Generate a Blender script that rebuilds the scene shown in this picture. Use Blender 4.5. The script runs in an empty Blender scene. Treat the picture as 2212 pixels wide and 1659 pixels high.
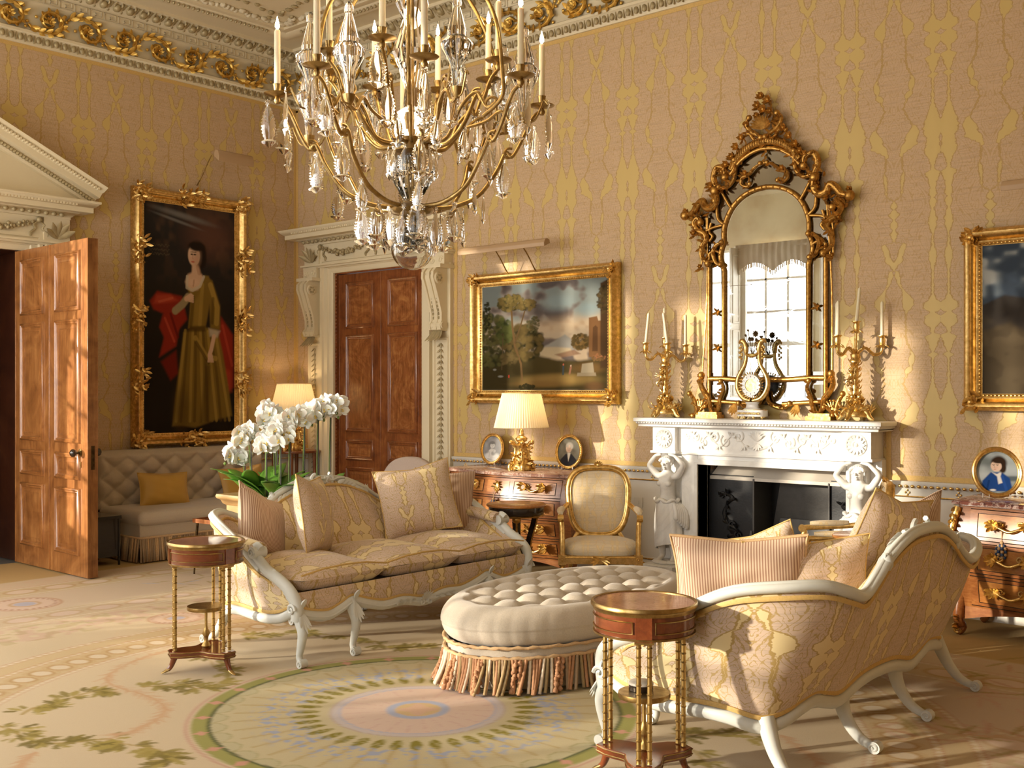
import bpy, math, random
import numpy as np
from mathutils import Vector, Matrix, Euler
random.seed(7)
S = bpy.context.scene
COL = S.collection
PI = math.pi

# ------------------------------------------------------------------ camera, light, exposure
CAM = (10.0585, -7.8223, 1.58)
cd = bpy.data.cameras.new('camera'); cam = bpy.data.objects.new('camera', cd); COL.objects.link(cam)
YAW = math.radians(49.06)
cam.location = CAM
cam.rotation_euler = (PI/2, 0, math.radians(90) - YAW)
cd.sensor_width = 36.0; cd.lens = 2356/2212*36
cd.shift_y = (845-829.5)/2212
cd.clip_start = 0.05
S.camera = cam
S.view_settings.view_transform = 'Standard'; S.view_settings.look = 'None'
S.view_settings.gamma = 1; S.view_settings.use_curve_mapping = False
S.view_settings.exposure = 0.14
S.cycles.max_bounces = 7; S.cycles.diffuse_bounces = 4; S.cycles.glossy_bounces = 3
S.cycles.transmission_bounces = 7; S.cycles.transparent_max_bounces = 10
S.cycles.caustics_reflective = False; S.cycles.caustics_refractive = False
S.cycles.sample_clamp_indirect = 4.0
S.cycles.use_denoising = True

wd = bpy.data.worlds.new('sky'); S.world = wd; wd.use_nodes = True
bg = wd.node_tree.nodes['Background']; bg.inputs[0].default_value = (.80, .90, 1, 1); bg.inputs[1].default_value = 2.2

def lamp(name, kind, loc, energy, color, rot=None, **kw):
    l = bpy.data.lights.new(name, kind); l.energy = energy; l.color = color
    for k, v in kw.items(): setattr(l, k, v)
    o = bpy.data.objects.new(name, l); o.location = loc
    if rot: o.rotation_euler = rot
    COL.objects.link(o); return o

SUN_E = math.radians(9.2); SUN_AZ = (0.50, 0.866)
sv = Vector((SUN_AZ[0]*math.cos(SUN_E), SUN_AZ[1]*math.cos(SUN_E), -math.sin(SUN_E)))
so = lamp('sun', 'SUN', (-4, -12, 4), 6.3, (1, .885, .70), angle=math.radians(1.1))
so.rotation_euler = sv.to_track_quat('-Z', 'Y').to_euler()
# openings: front wall (x0,x1), left wall (y0,y1); sill and head heights
RX, RY, RZ = 12.2, -8.5, 5.42
FW = [(.08, .96), (1.06, 2.25), (2.65, 3.65), (3.95, 5.55), (7.5, 8.9)]
LW = [(-6.45, -4.90), (-8.30, -6.75)]
WZ0, WZ1 = 0.76, 3.95
for i, (a, b) in enumerate(FW):
    lamp('window_daylight', 'AREA', ((a+b)/2, RY-.30, (WZ0+WZ1)/2), (60, 120, 95, 105, 50)[i], (1, .94, .85), (PI/2, 0, 0), shape='RECTANGLE', size=b-a, size_y=WZ1-WZ0)
for i, (a, b) in enumerate(LW):
    lamp('window_daylight', 'AREA', (-.30, (a+b)/2, (WZ0+WZ1)/2), 85, (1, .93, .83), (PI/2, 0, -PI/2), shape='RECTANGLE', size=b-a, size_y=WZ1-WZ0)

# ------------------------------------------------------------------ mesh helper
class MB:
    def __init__(s, T=None): s.v = []; s.f = []; s.m = []; s.cur = 0; s.T = T
    def add(s, vs, fs, T=None):
        n = sum(len(a) for a in s.v)
        a = np.asarray(vs, float).reshape(-1, 3)
        for M in (T, s.T):
            if M is not None:
                m = np.array(M); a = a @ m[:3, :3].T + m[:3, 3]
        s.v.append(a)
        s.f += [tuple(i+n for i in f) for f in fs]; s.m += [s.cur]*len(fs)
    def box(s, c, d, T=None):
        x, y, z = (q/2 for q in d); X, Y, Z = c
        vs = [(X+i*x, Y+j*y, Z+k*z) for i in (-1, 1) for j in (-1, 1) for k in (-1, 1)]
        s.add(vs, [(0,1,3,2),(4,6,7,5),(0,4,5,1),(2,3,7,6),(0,2,6,4),(1,5,7,3)], T)
    def b2(s, x0, x1, y0, y1, z0, z1, T=None): s.box(((x0+x1)/2, (y0+y1)/2, (z0+z1)/2), (abs(x1-x0), abs(y1-y0), abs(z1-z0)), T)
    def loft(s, rings, closed=True, caps=True, wrap=False, T=None):
        n = len(rings[0]); vs = [p for r in rings for p in r]; fs = []
        m = len(rings)
        for i in range(m if wrap else m-1):
            i2 = (i+1) % m
            for j in range(n if closed else n-1):
                k = (j+1) % n
                fs.append((i*n+j, i*n+k, i2*n+k, i2*n+j))
        if caps and closed and not wrap:
            fs.append(tuple(range(n-1, -1, -1))); fs.append(tuple((m-1)*n+j for j in range(n)))
        s.add(vs, fs, T)
    def lathe(s, prof, n=24, c=(0,0,0), T=None, sx=1, sy=1, caps=True):
        rings = [[(c[0]+r*sx*math.cos(2*PI*j/n), c[1]+r*sy*math.sin(2*PI*j/n), c[2]+z) for j in range(n)] for r, z in prof]
        s.loft(rings, caps=caps, T=T)
    def tube(s, pts, r, n=8, r2=None, up=None, T=None, caps=True, closed=False):
        P = [Vector(p) for p in pts]; m = len(P)
        R = r if hasattr(r, '__len__') else [r]*m
        R2 = R if r2 is None else (r2 if hasattr(r2, '__len__') else [r2]*m)
        tg = []
        for i in range(m):
            a = P[(i-1) % m] if (closed or i > 0) else P[i]; b = P[(i+1) % m] if (closed or i < m-1) else P[i]
            t = (b-a); tg.append(t.normalized() if t.length > 1e-9 else Vector((0,0,1)))
        u = Vector(up) if up is not None else (Vector((0,0,1)) if abs(tg[0].z) < .9 else Vector((1,0,0)))
        rings = []
        nrm = (u - tg[0]*u.dot(tg[0])).normalized()
        for i in range(m):
            base = Vector(up) if up is not None else nrm
            q = base - tg[i]*base.dot(tg[i])
            if q.length > 1e-6: nrm = q.normalized()
            bn = tg[i].cross(nrm)
            rings.append([tuple(P[i] + bn*(R[i]*math.cos(2*PI*j/n)) + nrm*(R2[i]*math.sin(2*PI*j/n))) for j in range(n)])
        s.loft(rings, caps=caps and not closed, wrap=closed, T=T)
    def ball(s, c, r, n=10, T=None):
        r = r if hasattr(r, '__len__') else (r, r, r); k = max(4, n//2+1)
        rings = []
        for i in range(k+1):
            a = PI*i/k; q = max(math.sin(a), .02)
            rings.append([(c[0]+r[0]*q*math.cos(2*PI*j/n), c[1]+r[1]*q*math.sin(2*PI*j/n), c[2]-r[2]*math.cos(a)) for j in range(n)])
        s.loft(rings, T=T)
    def grid(s, fn, nu, nv, T=None, cu=False, flip=False):
        vs = [fn(i/(nu if cu else nu-1), j/(nv-1)) for i in range(nu) for j in range(nv)]
        fs = []
        for i in range(nu if cu else nu-1):
            for j in range(nv-1):
                a, b = i*nv+j, ((i+1) % nu)*nv+j
                fs.append((a, a+1, b+1, b) if flip else (a, b, b+1, a+1))
        s.add(vs, fs, T)
    def prism(s, poly, z0, z1, T=None, taper=1.0):
        n = len(poly); cx = sum(p[0] for p in poly)/n; cy = sum(p[1] for p in poly)/n
        vs = [(x, y, z0) for x, y in poly] + [(cx+(x-cx)*taper, cy+(y-cy)*taper, z1) for x, y in poly]
        s.add(vs, [tuple(range(n-1, -1, -1)), tuple(range(n, 2*n))] + [(i, (i+1) % n, n+(i+1) % n, n+i) for i in range(n)], T)
    def sweep(s, prof, path, closed=False, up=(0,0,1), T=None, caps=True):
        # prof (offset outwards-left of travel, height along up); mitred
        P = [Vector(p) for p in path]; U = Vector(up); m = len(P); rings = []
        for i in range(m):
            d0 = (P[i]-P[i-1]).normalized() if (i > 0 or closed) else None
            d1 = (P[(i+1) % m]-P[i]).normalized() if (i < m-1 or closed) else None
            n0 = U.cross(d0) if d0 is not None else None; n1 = U.cross(d1) if d1 is not None else None
            if n0 is None: n = n1
            elif n1 is None: n = n0
            else:
                n = (n0+n1); n = n/max(.2, (1+n0.dot(n1)))
            rings.append([tuple(P[i]+n*a+U*b) for a, b in prof])
        s.loft(rings, closed=True, caps=caps and not closed, wrap=closed, T=T)
    def frame(s, w, h, prof, T=None):
        # rectangular frame in local XZ plane facing -Y; prof (inset from outer edge, depth towards viewer)
        rings = [[(sx*(w/2-a), -d, sz*(h/2-a)) for a, d in prof] for sx, sz in ((-1,-1),(1,-1),(1,1),(-1,1))]
        s.loft(rings, closed=True, wrap=True, T=T)
    def build(s, name, mats, parent=None, angle=52, bevel=0, sub=0, uv=True, flat=False, bseg=2):
        me = bpy.data.meshes.new(name)
        V = np.concatenate(s.v) if s.v else np.zeros((0, 3))
        nl = sum(len(f) for f in s.f)
        me.vertices.add(len(V)); me.vertices.foreach_set('co', V.ravel())
        me.loops.add(nl); me.polygons.add(len(s.f))
        li = np.fromiter((i for f in s.f for i in f), dtype=np.int32, count=nl)
        ln = np.array([len(f) for f in s.f], dtype=np.int32)
        me.loops.foreach_set('vertex_index', li)
        me.polygons.foreach_set('loop_start', np.concatenate(([0], np.cumsum(ln)[:-1])).astype(np.int32))
        me.update(calc_edges=True)
        mats = mats if isinstance(mats, (list, tuple)) else [mats]
        for q in mats: me.materials.append(q)
        me.polygons.foreach_set('material_index', np.array(s.m, dtype=np.int32))
        me.polygons.foreach_set('use_smooth', np.full(len(s.f), not flat, dtype=bool))
        if not flat:
            me.set_sharp_from_angle(angle=math.radians(angle))
        if uv:
            nr = np.zeros(len(s.f)*3, np.float32); me.polygons.foreach_get('normal', nr)
            ax = np.repeat(np.abs(nr.reshape(-1, 3)).argmax(1), ln); co = V[li]
            uvd = np.stack([np.where(ax == 0, co[:, 1], co[:, 0]), np.where(ax == 2, co[:, 1], co[:, 2])], 1)
            l = me.uv_layers.new(name='UVMap'); l.data.foreach_set('uv', uvd.astype(np.float32).ravel())
        me.validate(); me.update()
        o = bpy.data.objects.new(name, me); COL.objects.link(o)
        if parent is not None: o.parent = parent
        if bevel:
            b = o.modifiers.new('edge', 'BEVEL'); b.width = bevel; b.segments = bseg; b.limit_method = 'ANGLE'; b.angle_limit = math.radians(40)
        if sub:
            b = o.modifiers.new('sub', 'SUBSURF'); b.levels = sub; b.render_levels = sub
        return o

def thing(name, label, cat, loc=(0,0,0), rz=0, group=None):
    o = bpy.data.objects.new(name, None); COL.objects.link(o); o.empty_display_size = .1
    o.location = loc; o.rotation_euler = (0, 0, rz); tag(o, label, cat, group); return o
def tag(o, label, cat, group=None, kind=None):
    if label: o['label'] = label
    if cat: o['category'] = cat
    if group: o['group'] = group
    if kind: o['kind'] = kind
    return o
def struct(o, label, cat): return tag(o, label, cat, None, 'structure')
def dup(root, loc, rz, label, group=None, scale=None):
    r = root.copy(); COL.objects.link(r); r.location = loc; r.rotation_euler = (0, 0, rz); r['label'] = label
    if group: r['group'] = group
    if scale: r.scale = scale
    for ch in list(root.children):
        c = ch.copy(); COL.objects.link(c); c.parent = r
        for g in list(ch.children):
            k = g.copy(); COL.objects.link(k); k.parent = c
    return r
def Tm(loc=(0,0,0), rot=(0,0,0), sc=(1,1,1)):
    return Matrix.Translation(loc) @ Euler(rot).to_matrix().to_4x4() @ Matrix.Diagonal((*sc, 1))
def cr(pts, k=6, closed=False):
    # Catmull-Rom through points
    P = [Vector(p) for p in pts]; n = len(P); out = []
    for i in range(n if closed else n-1):
        a, b, c, d = (P[(i-1) % n] if (closed or i > 0) else P[0]), P[i], P[(i+1) % n], (P[(i+2) % n] if (closed or i < n-2) else P[n-1])
        for j in range(k):
            t = j/k
            out.append(tuple(.5*((2*b)+(c-a)*t+(2*a-5*b+4*c-d)*t*t+(3*b-a-3*c+d)*t**3)))
    if not closed: out.append(tuple(P[-1]))
    return out
def lerp(a, b, t): return a+(b-a)*t
def prof_interp(xs, ys, k): return list(np.interp(k, xs, ys))
def spiral(c, r0, r1, a0, a1, k=22, ax=(1,0,0), ay=(0,0,1)):
    C = Vector(c); X = Vector(ax); Y = Vector(ay)
    return [tuple(C + (X*math.cos(lerp(a0, a1, i/k)) + Y*math.sin(lerp(a0, a1, i/k)))*lerp(r0, r1, (i/k)**.8)) for i in range(k+1)]
def leaf(mb, p0, d, nrm, L, W, curl=0.0, t=.25, k=5, n=6, T=None, tw=0):
    # lens-section leaf or acanthus lobe along d, bending towards nrm
    d = Vector(d).normalized(); N = Vector(nrm); N = (N-d*N.dot(d)).normalized()
    pts = []; w = []
    for i in range(k+1):
        q = i/k; a = curl*q
        pts.append(Vector(p0)+d*(L*(math.sin(a)/curl if abs(curl) > .01 else q))+N*(L*((1-math.cos(a))/curl) if abs(curl) > .01 else 0))
        w.append(W*.5*max(.06, math.sin(PI*min(1, .12+.86*q))**.8))
    mb.tube(pts, w, n=n, r2=[x*t for x in w], up=N, T=T)

# ------------------------------------------------------------------ materials
class NT:
    def __init__(s, name):
        s.mat = bpy.data.materials.new(name); s.mat.use_nodes = True; s.t = s.mat.node_tree
        s.b = s.t.nodes['Principled BSDF']; s.out = s.t.nodes['Material Output']
    def n(s, ty, **kw):
        nd = s.t.nodes.new('ShaderNode'+ty)
        for k, v in kw.items():
            if k.startswith('i') and k[1:].isdigit(): s.put(nd.inputs[int(k[1:])], v)
            elif k in nd.inputs.keys(): s.put(nd.inputs[k], v)
            else: setattr(nd, k, v)
        return nd
    def put(s, sock, v):
        if isinstance(v, bpy.types.NodeSocket): s.t.links.new(v, sock)
        elif isinstance(v, bpy.types.Node): s.t.links.new(v.outputs[0], sock)
        else:
            if hasattr(v, '__len__') and len(v) == 3 and sock.type == 'RGBA': v = (*v, 1)
            sock.default_value = v
    def m(s, op, a, b=None, c=None):
        nd = s.t.nodes.new('ShaderNodeMath'); nd.operation = op; s.put(nd.inputs[0], a)
        if b is not None: s.put(nd.inputs[1], b)
        if c is not None: s.put(nd.inputs[2], c)
        return nd.outputs[0]
    def mix(s, f, a, b, bt='MIX'):
        nd = s.t.nodes.new('ShaderNodeMixRGB'); nd.blend_type = bt
        s.put(nd.inputs[0], f); s.put(nd.inputs[1], a); s.put(nd.inputs[2], b); return nd.outputs[0]
    def ss(s, x, a, b):
        nd = s.n('MapRange', interpolation_type='SMOOTHSTEP'); s.put(nd.inputs[0], x); s.put(nd.inputs[1], a); s.put(nd.inputs[2], b); return nd.outputs[0]
    def noise(s, vec, scale, detail=3, rough=.55, dist=0.0):
        nd = s.n('TexNoise'); nd.inputs['Scale'].default_value = scale; nd.inputs['Detail'].default_value = detail
        nd.inputs['Roughness'].default_value = rough; nd.inputs['Distortion'].default_value = dist
        if vec is not None: s.put(nd.inputs['Vector'], vec)
        return nd.outputs[0]
    def ramp(s, f, stops, interp='LINEAR'):
        nd = s.n('ValToRGB'); nd.color_ramp.interpolation = interp; e = nd.color_ramp.elements
        while len(e) < len(stops): e.new(.5)
        for i, (p, c) in enumerate(stops): e[i].position = p; e[i].color = (*c, 1)
        s.put(nd.inputs[0], f); return nd.outputs[0]
    def set(s, **kw):
        for k, v in kw.items(): s.put(s.b.inputs[k.replace('_', ' ')], v)
        return s
    def bump(s, h, strength=.3, dist=.01):
        nd = s.n('Bump'); nd.inputs['Strength'].default_value = strength; nd.inputs['Distance'].default_value = dist
        s.put(nd.inputs['Height'], h); s.put(s.b.inputs['Normal'], nd.outputs[0])
    def obj(s): return s.n('TexCoord').outputs['Object']
    def uv(s): return s.n('TexCoord').outputs['UV']

def simple(name, col, rough=.5, metal=0., var=.12, vs=6., bs=0., bsc=80., **kw):
    q = NT(name); o = q.obj()
    nz = q.noise(o, vs, 4)
    c = q.mix(nz, tuple(x*(1-var) for x in col), tuple(min(1, x*(1+var)) for x in col))
    q.set(Base_Color=c, Roughness=rough, Metallic=metal)
    if bs: q.bump(q.noise(o, bsc, 3), bs, .004)
    for k, v in kw.items(): q.put(q.b.inputs[k.replace('_', ' ')], v)
    return q.mat
def metal(name, c1, c2, rough=.3, vs=25., bs=.25, bsc=60.):
    q = NT(name); o = q.obj(); nz = q.noise(o, vs, 5, .65)
    q.set(Base_Color=q.mix(q.ss(nz, .35, .65), c1, c2), Metallic=1., Roughness=q.m('ADD', q.m('MULTIPLY', nz, .25), rough-.1))
    if bs: q.bump(q.noise(o, bsc, 4), bs, .003)
    return q.mat
def wood(name, c1, c2, c3, rough=.3, sc=1., axis=2, coat=.25, flame=0.):
    q = NT(name); o = q.obj()
    st = [14., 14., 14.]; st[axis] = 1.3
    mp = q.n('Mapping'); q.put(mp.inputs['Vector'], o); mp.inputs['Scale'].default_value = [x*sc for x in st]
    big = q.noise(o, 2.2*sc, 3, .6, 1.2+flame)
    fine = q.noise(mp.outputs[0], 3., 6, .7, .6)
    f = q.m('ADD', q.m('MULTIPLY', big, .5), q.m('MULTIPLY', fine, .5))
    q.set(Base_Color=q.ramp(f, [(.32, c1), (.5, c2), (.68, c3)]), Roughness=rough)
    q.b.inputs['Coat Weight'].default_value = coat; q.b.inputs['Coat Roughness'].default_value = .15
    q.bump(fine, .08, .002)
    return q.mat

STEM_A = ([(0,.03),(.02,.034),(.04,.012),(.06,.006),(.08,.011),(.10,.005),(.12,.01),(.145,.008),(.165,.035),(.18,.08),(.192,.086),(.203,.05),(.213,.015),(.222,.07),(.245,.07),(.265,.025),(.284,.006),(.295,.072),(.31,.05),(.335,.03),(.352,.008),(.362,.05),(.372,.008),(.42,.006),(.46,.012),(.49,.035),(.52,.065),(.545,.085),(.565,.08),(.585,.05),(.60,.055),(.635,.075),(.66,.03),(.685,.015),(.70,.012),(.71,.07),(.73,.045),(.765,.018),(.785,.034),(.80,.012),(.818,.032),(.838,.006),(.855,.015),(.872,.034),(.9,.03),(.93,.006),(.955,.005),(.975,.012),(1,.03)])
STEM_BC = [(0,.428),(.02,.458),(.035,.485),(.05,.5),(.055,.47),(.08,.455),(.10,.44),(.12,.42),(.125,.40),(.15,.355),(.18,.34),(.205,.37),(.3,.37),(.36,.30),(.40,.315),(.43,.36),(.47,.40),(.54,.28),(.60,.33),(.63,.42),(.70,.40),(.78,.42),(.80,.5),(.945,.5),(.955,.39),(.97,.405),(1,.428)]
STEM_BW = [(0,.02),(.018,.036),(.035,.024),(.05,.003),(.058,.006),(.068,.02),(.09,.012),(.12,.002),(.127,.004),(.142,.028),(.165,.046),(.185,.042),(.207,.002),(.24,0),(.35,0),(.365,.02),(.385,.024),(.402,.006),(.415,.03),(.43,.006),(.45,.0),(.53,0),(.56,.06),(.585,.045),(.6,.07),(.62,.03),(.64,0),(.69,0),(.72,.014),(.76,.004),(.80,.0),(.815,.03),(.832,.006),(.85,.046),(.868,.008),(.888,.036),(.905,.008),(.92,.03),(.945,.004),(.953,.0),(.962,.02),(.98,.026),(1,.02)]
def damask(q, u, v, cw, ph, u0, v0, ground, motif, line, lw=.008, moire=.10, vs=.62):
    a = q.m('PINGPONG', q.m('DIVIDE', q.m('SUBTRACT', u, u0), cw), .5)
    b = q.m('FRACT', q.m('DIVIDE', q.m('SUBTRACT', v0, v), ph))
    cv = q.n('CombineXYZ'); q.put(cv.inputs[0], a); q.put(cv.inputs[1], q.m('MULTIPLY', b, ph/cw))
    nz = q.noise(cv.outputs[0], 26., 2, .6); nz2 = q.noise(cv.outputs[0], 9., 3, .6)
    p = q.m('ADD', a, q.m('MULTIPLY', q.m('SUBTRACT', nz, .5), .05))
    bb = q.m('ADD', b, q.m('MULTIPLY', q.m('SUBTRACT', nz2, .5), .02))
    def curve(pts, sc):
        nd = q.n('FloatCurve'); nd.mapping.use_clip = False; c = nd.mapping.curves[0]
        while len(c.points) < len(pts): c.points.new(.5, .5)
        for i, (x, y) in enumerate(pts): c.points[i].location = (x, y*sc); c.points[i].handle_type = 'VECTOR'
        nd.mapping.update(); q.put(nd.inputs['Value'], bb); nd.inputs['Factor'].default_value = 1
        return q.m('DIVIDE', nd.outputs[0], sc)
    dA = q.m('SUBTRACT', q.m('ABSOLUTE', q.m('SUBTRACT', p, .083)), q.m('MULTIPLY', curve(STEM_A, 8.), 1.15))
    dB = q.m('SUBTRACT', q.m('ABSOLUTE', q.m('SUBTRACT', p, curve(STEM_BC, 1.5))), q.m('MULTIPLY', curve(STEM_BW, 8.), 1.2))
    d = q.m('MINIMUM', dA, dB)
    mask = q.m('SUBTRACT', 1., q.ss(d, -.003, .003))
    ol = q.m('SUBTRACT', 1., q.ss(q.m('ABSOLUTE', q.m('SUBTRACT', d, .006)), lw*.45, lw))
    # leaf contours: mirrored sums of waves read as lobed outlines and veins
    h1 = q.m('SINE', q.m('ADD', q.m('MULTIPLY', a, 25.), q.m('MULTIPLY', q.m('SINE', q.m('MULTIPLY', bb, 25.13)), 2.4)))
    h2 = q.m('COSINE', q.m('ADD', q.m('MULTIPLY', bb, 44.), q.m('MULTIPLY', q.m('COSINE', q.m('MULTIPLY', p, 31.)), 1.6)))
    h = q.m('ADD', q.m('MULTIPLY', h1, h2), q.m('MULTIPLY', nz2, .6))
    fr = q.m('ABSOLUTE', q.m('SUBTRACT', q.m('FRACT', q.m('MULTIPLY', h, 1.5)), .5))
    vein = q.m('MULTIPLY', q.m('SUBTRACT', 1., q.ss(fr, .05, .12)), vs)
    br = q.m('MULTIPLY', q.ss(q.noise(cv.outputs[0], 34., 3, .7), .52, .66), q.ss(nz2, .5, .62))
    lines = q.m('MAXIMUM', q.m('MAXIMUM', ol, vein), q.m('MULTIPLY', br, .6))
    lines = q.m('MULTIPLY', lines, q.m('SUBTRACT', 1., mask))
    sv_ = q.n('CombineXYZ'); q.put(sv_.inputs[0], q.m('MULTIPLY', u, 5.)); q.put(sv_.inputs[1], q.m('MULTIPLY', v, 130.))
    st = q.noise(sv_.outputs[0], 1., 3, .6)
    mo = q.mix(q.m('MULTIPLY', q.ss(st, .4, .7), 1.), motif, tuple(x*(1-moire*1.8) for x in motif))
    c = q.mix(lines, mo, line)
    return q.mix(mask, c, ground), mask
# wallpaper silk: pattern laid out in metres on each wall
WG, WM, WL = (.60, .435, .15), (.59, .415, .255), (.45, .29, .10)
def wallpaper(name, axis, u0):
    q = NT(name); sp = q.n('SeparateXYZ'); q.put(sp.inputs[0], q.n('NewGeometry').outputs['Position'])
    c, mk = damask(q, sp.outputs[axis], sp.outputs[2], .672, 1.99, u0, 2.56, WG, WM, WL)
    q.set(Base_Color=c, Roughness=q.m('SUBTRACT', .72, q.m('MULTIPLY', mk, .22))); q.b.inputs['Sheen Weight'].default_value = .15
    return q.mat
M = {}
M['silk_back'] = wallpaper('silk_damask_back_wall', 0, 3.931)
M['silk_left'] = wallpaper('silk_damask_left_wall', 1, -3.231)
def fabric(name, cw=.60, ph=1.5, g=(.78, .63, .34), m_=(.68, .52, .40), l=(.46, .31, .10)):
    q = NT(name); sp = q.n('SeparateXYZ'); q.put(sp.inputs[0], q.uv())
    c, mk = damask(q, sp.outputs[0], sp.outputs[1], cw, ph, .11, .9, g, m_, l, lw=.015, vs=.85)
    q.set(Base_Color=c, Roughness=.75); q.b.inputs['Sheen Weight'].default_value = .25
    q.bump(q.noise(q.uv(), 900., 1), .08, .001); return q.mat
M['damask'] = fabric('silk_damask_upholstery')
M['damask_pillow'] = fabric('silk_damask_pillow', .42, 1.0)
M['ivory_silk'] = fabric('pale_ivory_brocade', .22, .5, (.80, .62, .34), (.80, .66, .46), (.72, .54, .30))
def stripes():
    q = NT('striped_silk'); sp = q.n('SeparateXYZ'); q.put(sp.inputs[0], q.uv())
    w = q.m('SINE', q.m('MULTIPLY', sp.outputs[0], 2*PI/.0125))
    q.set(Base_Color=q.mix(q.ss(w, -.3, .5), (.68, .52, .38), (.36, .20, .13)), Roughness=.7); q.b.inputs['Sheen Weight'].default_value = .2
    return q.mat
M['stripe'] = stripes()
M['braid'] = simple('gold_braid', (.62, .41, .14), .7, 0, .25, 120)
M['cream'] = simple('cream_paint', (.76, .66, .46), .55, 0, .04, 3)
M['white_paint'] = simple('white_paint', (.80, .76, .68), .5, 0, .03, 3)
M['dado'] = simple('dado_paint', (.80, .75, .66), .5, 0, .03, 2)
def painted_carved(name, base, rec):
    q = NT(name); g = q.n('NewGeometry')
    q.set(Base_Color=q.mix(q.noise(q.obj(), 30., 4), base, tuple(x*.9 for x in base)), Roughness=.45); q.bump(q.noise(q.obj(), 40., 3), .12, .003)
    return q.mat
M['grey_paint'] = painted_carved('grey_white_distressed_paint', (.68, .69, .65), (.4, .4, .36))
M['marble'] = None
def marble(name, base, vein, vs, rough=.25, amt=1., extra=None):
    q = NT(name); o = q.obj(); n1 = q.noise(o, vs, 6, .65, 1.4); n2 = q.noise(o, vs*3.1, 5, .6, .8)
    v = q.m('SUBTRACT', 1., q.ss(q.m('ABSOLUTE', q.m('SUBTRACT', n1, .5)), 0., .07))
    c = q.mix(q.m('MULTIPLY', v, amt), base, vein)
    if extra: c = q.mix(q.ss(n2, .52, .66), c, extra)
    q.set(Base_Color=c, Roughness=rough); return q.mat
M['marble'] = marble('white_statuary_marble', (.86, .84, .80), (.70, .68, .65), 2.2, .38, .35)
M['marble_red'] = marble('mottled_red_marble', (.20, .075, .055), (.62, .50, .44), 9., .12, .75, (.09, .035, .03))
M['marble_brown'] = marble('mottled_brown_marble', (.36, .19, .14), (.66, .52, .44), 8., .14, .8, (.24, .12, .09))
M['marble_pink'] = marble('dusky_pink_marble_top', (.34, .17, .12), (.42, .24, .18), 12., .1, .6, (.30, .14, .10))
M['gilt'] = metal('burnished_gilt', (.88, .62, .25), (.60, .38, .12), .34, 30)
M['gilt_old'] = metal('antique_gilt', (.62, .36, .10), (.38, .20, .05), .40, 40)
M['gilt_bronze'] = metal('ormolu', (.93, .68, .29), (.62, .41, .14), .28, 40, .3, 90)
M['brass'] = metal('aged_brass', (.46, .32, .13), (.28, .18, .065), .3, 18, .1)
M['bamboo_brass'] = metal('gilt_bamboo', (.56, .39, .15), (.38, .25, .085), .36, 14, .1)
M['dark_bronze'] = metal('dark_bronze', (.10, .065, .03), (.05, .03, .015), .35)
M['gold_paint'] = metal('gilded_plaster', (.74, .45, .10), (.34, .19, .045), .42, 14, .4, 40)
def cornice_gilt():
    q = NT('gilded_plaster_relief'); n1 = q.noise(q.obj(), 14, 4)
    q.set(Base_Color=q.mix(q.ss(n1, .4, .6), (.60, .35, .07), (.80, .55, .15)), Metallic=.8, Roughness=.4); q.bump(q.noise(q.obj(), 45, 3), .4, .006); return q.mat
M['relief_gilt'] = cornice_gilt()
M['relief_dull'] = simple('dull_gilded_cream_relief', (.42, .34, .19), .5, .25, .35, 18)
M['relief_cream'] = simple('cream_plaster_relief', (.66, .58, .42), .6, 0, .1, 12)
M['mahogany'] = wood('mahogany', (.105, .028, .010), (.25, .078, .024), (.40, .155, .048), .28, 1., 2, .3, 1.5)
M['mahogany_panel'] = wood('flame_mahogany', (.14, .044, .014), (.31, .11, .034), (.52, .23, .072), .25, 1.3, 2, .35, 3.)
M['mahogany_sun'] = wood('sunlit_mahogany', (.16, .055, .016), (.33, .13, .038), (.50, .23, .075), .28, 1., 2, .3, 1.5)  # lighter copy of the mahogany, sunlight on the open door put into the colour
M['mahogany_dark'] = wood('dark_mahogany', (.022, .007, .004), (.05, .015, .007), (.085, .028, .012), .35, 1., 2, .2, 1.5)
M['red_mahogany'] = wood('polished_red_mahogany', (.10, .024, .009), (.18, .042, .013), (.26, .075, .022), .16, 1., 0, .6)
M['kingwood'] = wood('kingwood_veneer', (.14, .042, .012), (.27, .09, .024), (.42, .17, .048), .27, 1.2, 0, .35, 1.)
M['kingwood_light'] = wood('tulipwood_inlay', (.28, .10, .026), (.42, .165, .04), (.52, .24, .065), .27, 1.6, 0, .35, 1.)
M['ebony'] = simple('ebonised_wood', (.018, .011, .008), .22, 0, .3, 8, Coat_Weight=.5)
M['planter_wood'] = wood('pale_varnished_wood', (.40, .22, .085), (.55, .34, .14), (.66, .44, .20), .4, 1., 0, .1)
M['linen'] = NT('oatmeal_linen')
def weave(name, col, sc=420., amt=.2, bs=.35):
    q = NT(name); sp = q.n('SeparateXYZ'); q.put(sp.inputs[0], q.obj())
    nz = q.noise(q.obj(), sc, 2, .6); big = q.noise(q.obj(), 5, 3)
    c = q.mix(nz, tuple(x*(1-amt) for x in col), tuple(min(1, x*(1+amt)) for x in col)); c = q.mix(q.m('MULTIPLY', big, .25), c, tuple(x*.8 for x in col))
    q.set(Base_Color=c, Roughness=.9); q.b.inputs['Sheen Weight'].default_value = .3; q.bump(nz, bs, .002); return q.mat
M['linen'] = weave('oatmeal_linen', (.56, .49, .40), 160.)
M['linen_cream'] = weave('cream_linen', (.56, .47, .36), 180.)
M['taupe'] = weave('plain_taupe_cloth', (.52, .42, .36), 200.)
M['mustard'] = simple('mustard_silk', (.58, .34, .06), .45, 0, .12, 4, Sheen_Weight=.3)
M['rope'] = simple('tan_rope', (.58, .38, .20), .85, 0, .3, 90, .3, 200)
M['bullion_a'] = simple('terracotta_bullion', (.46, .235, .12), .85, 0, .25, 60)
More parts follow.
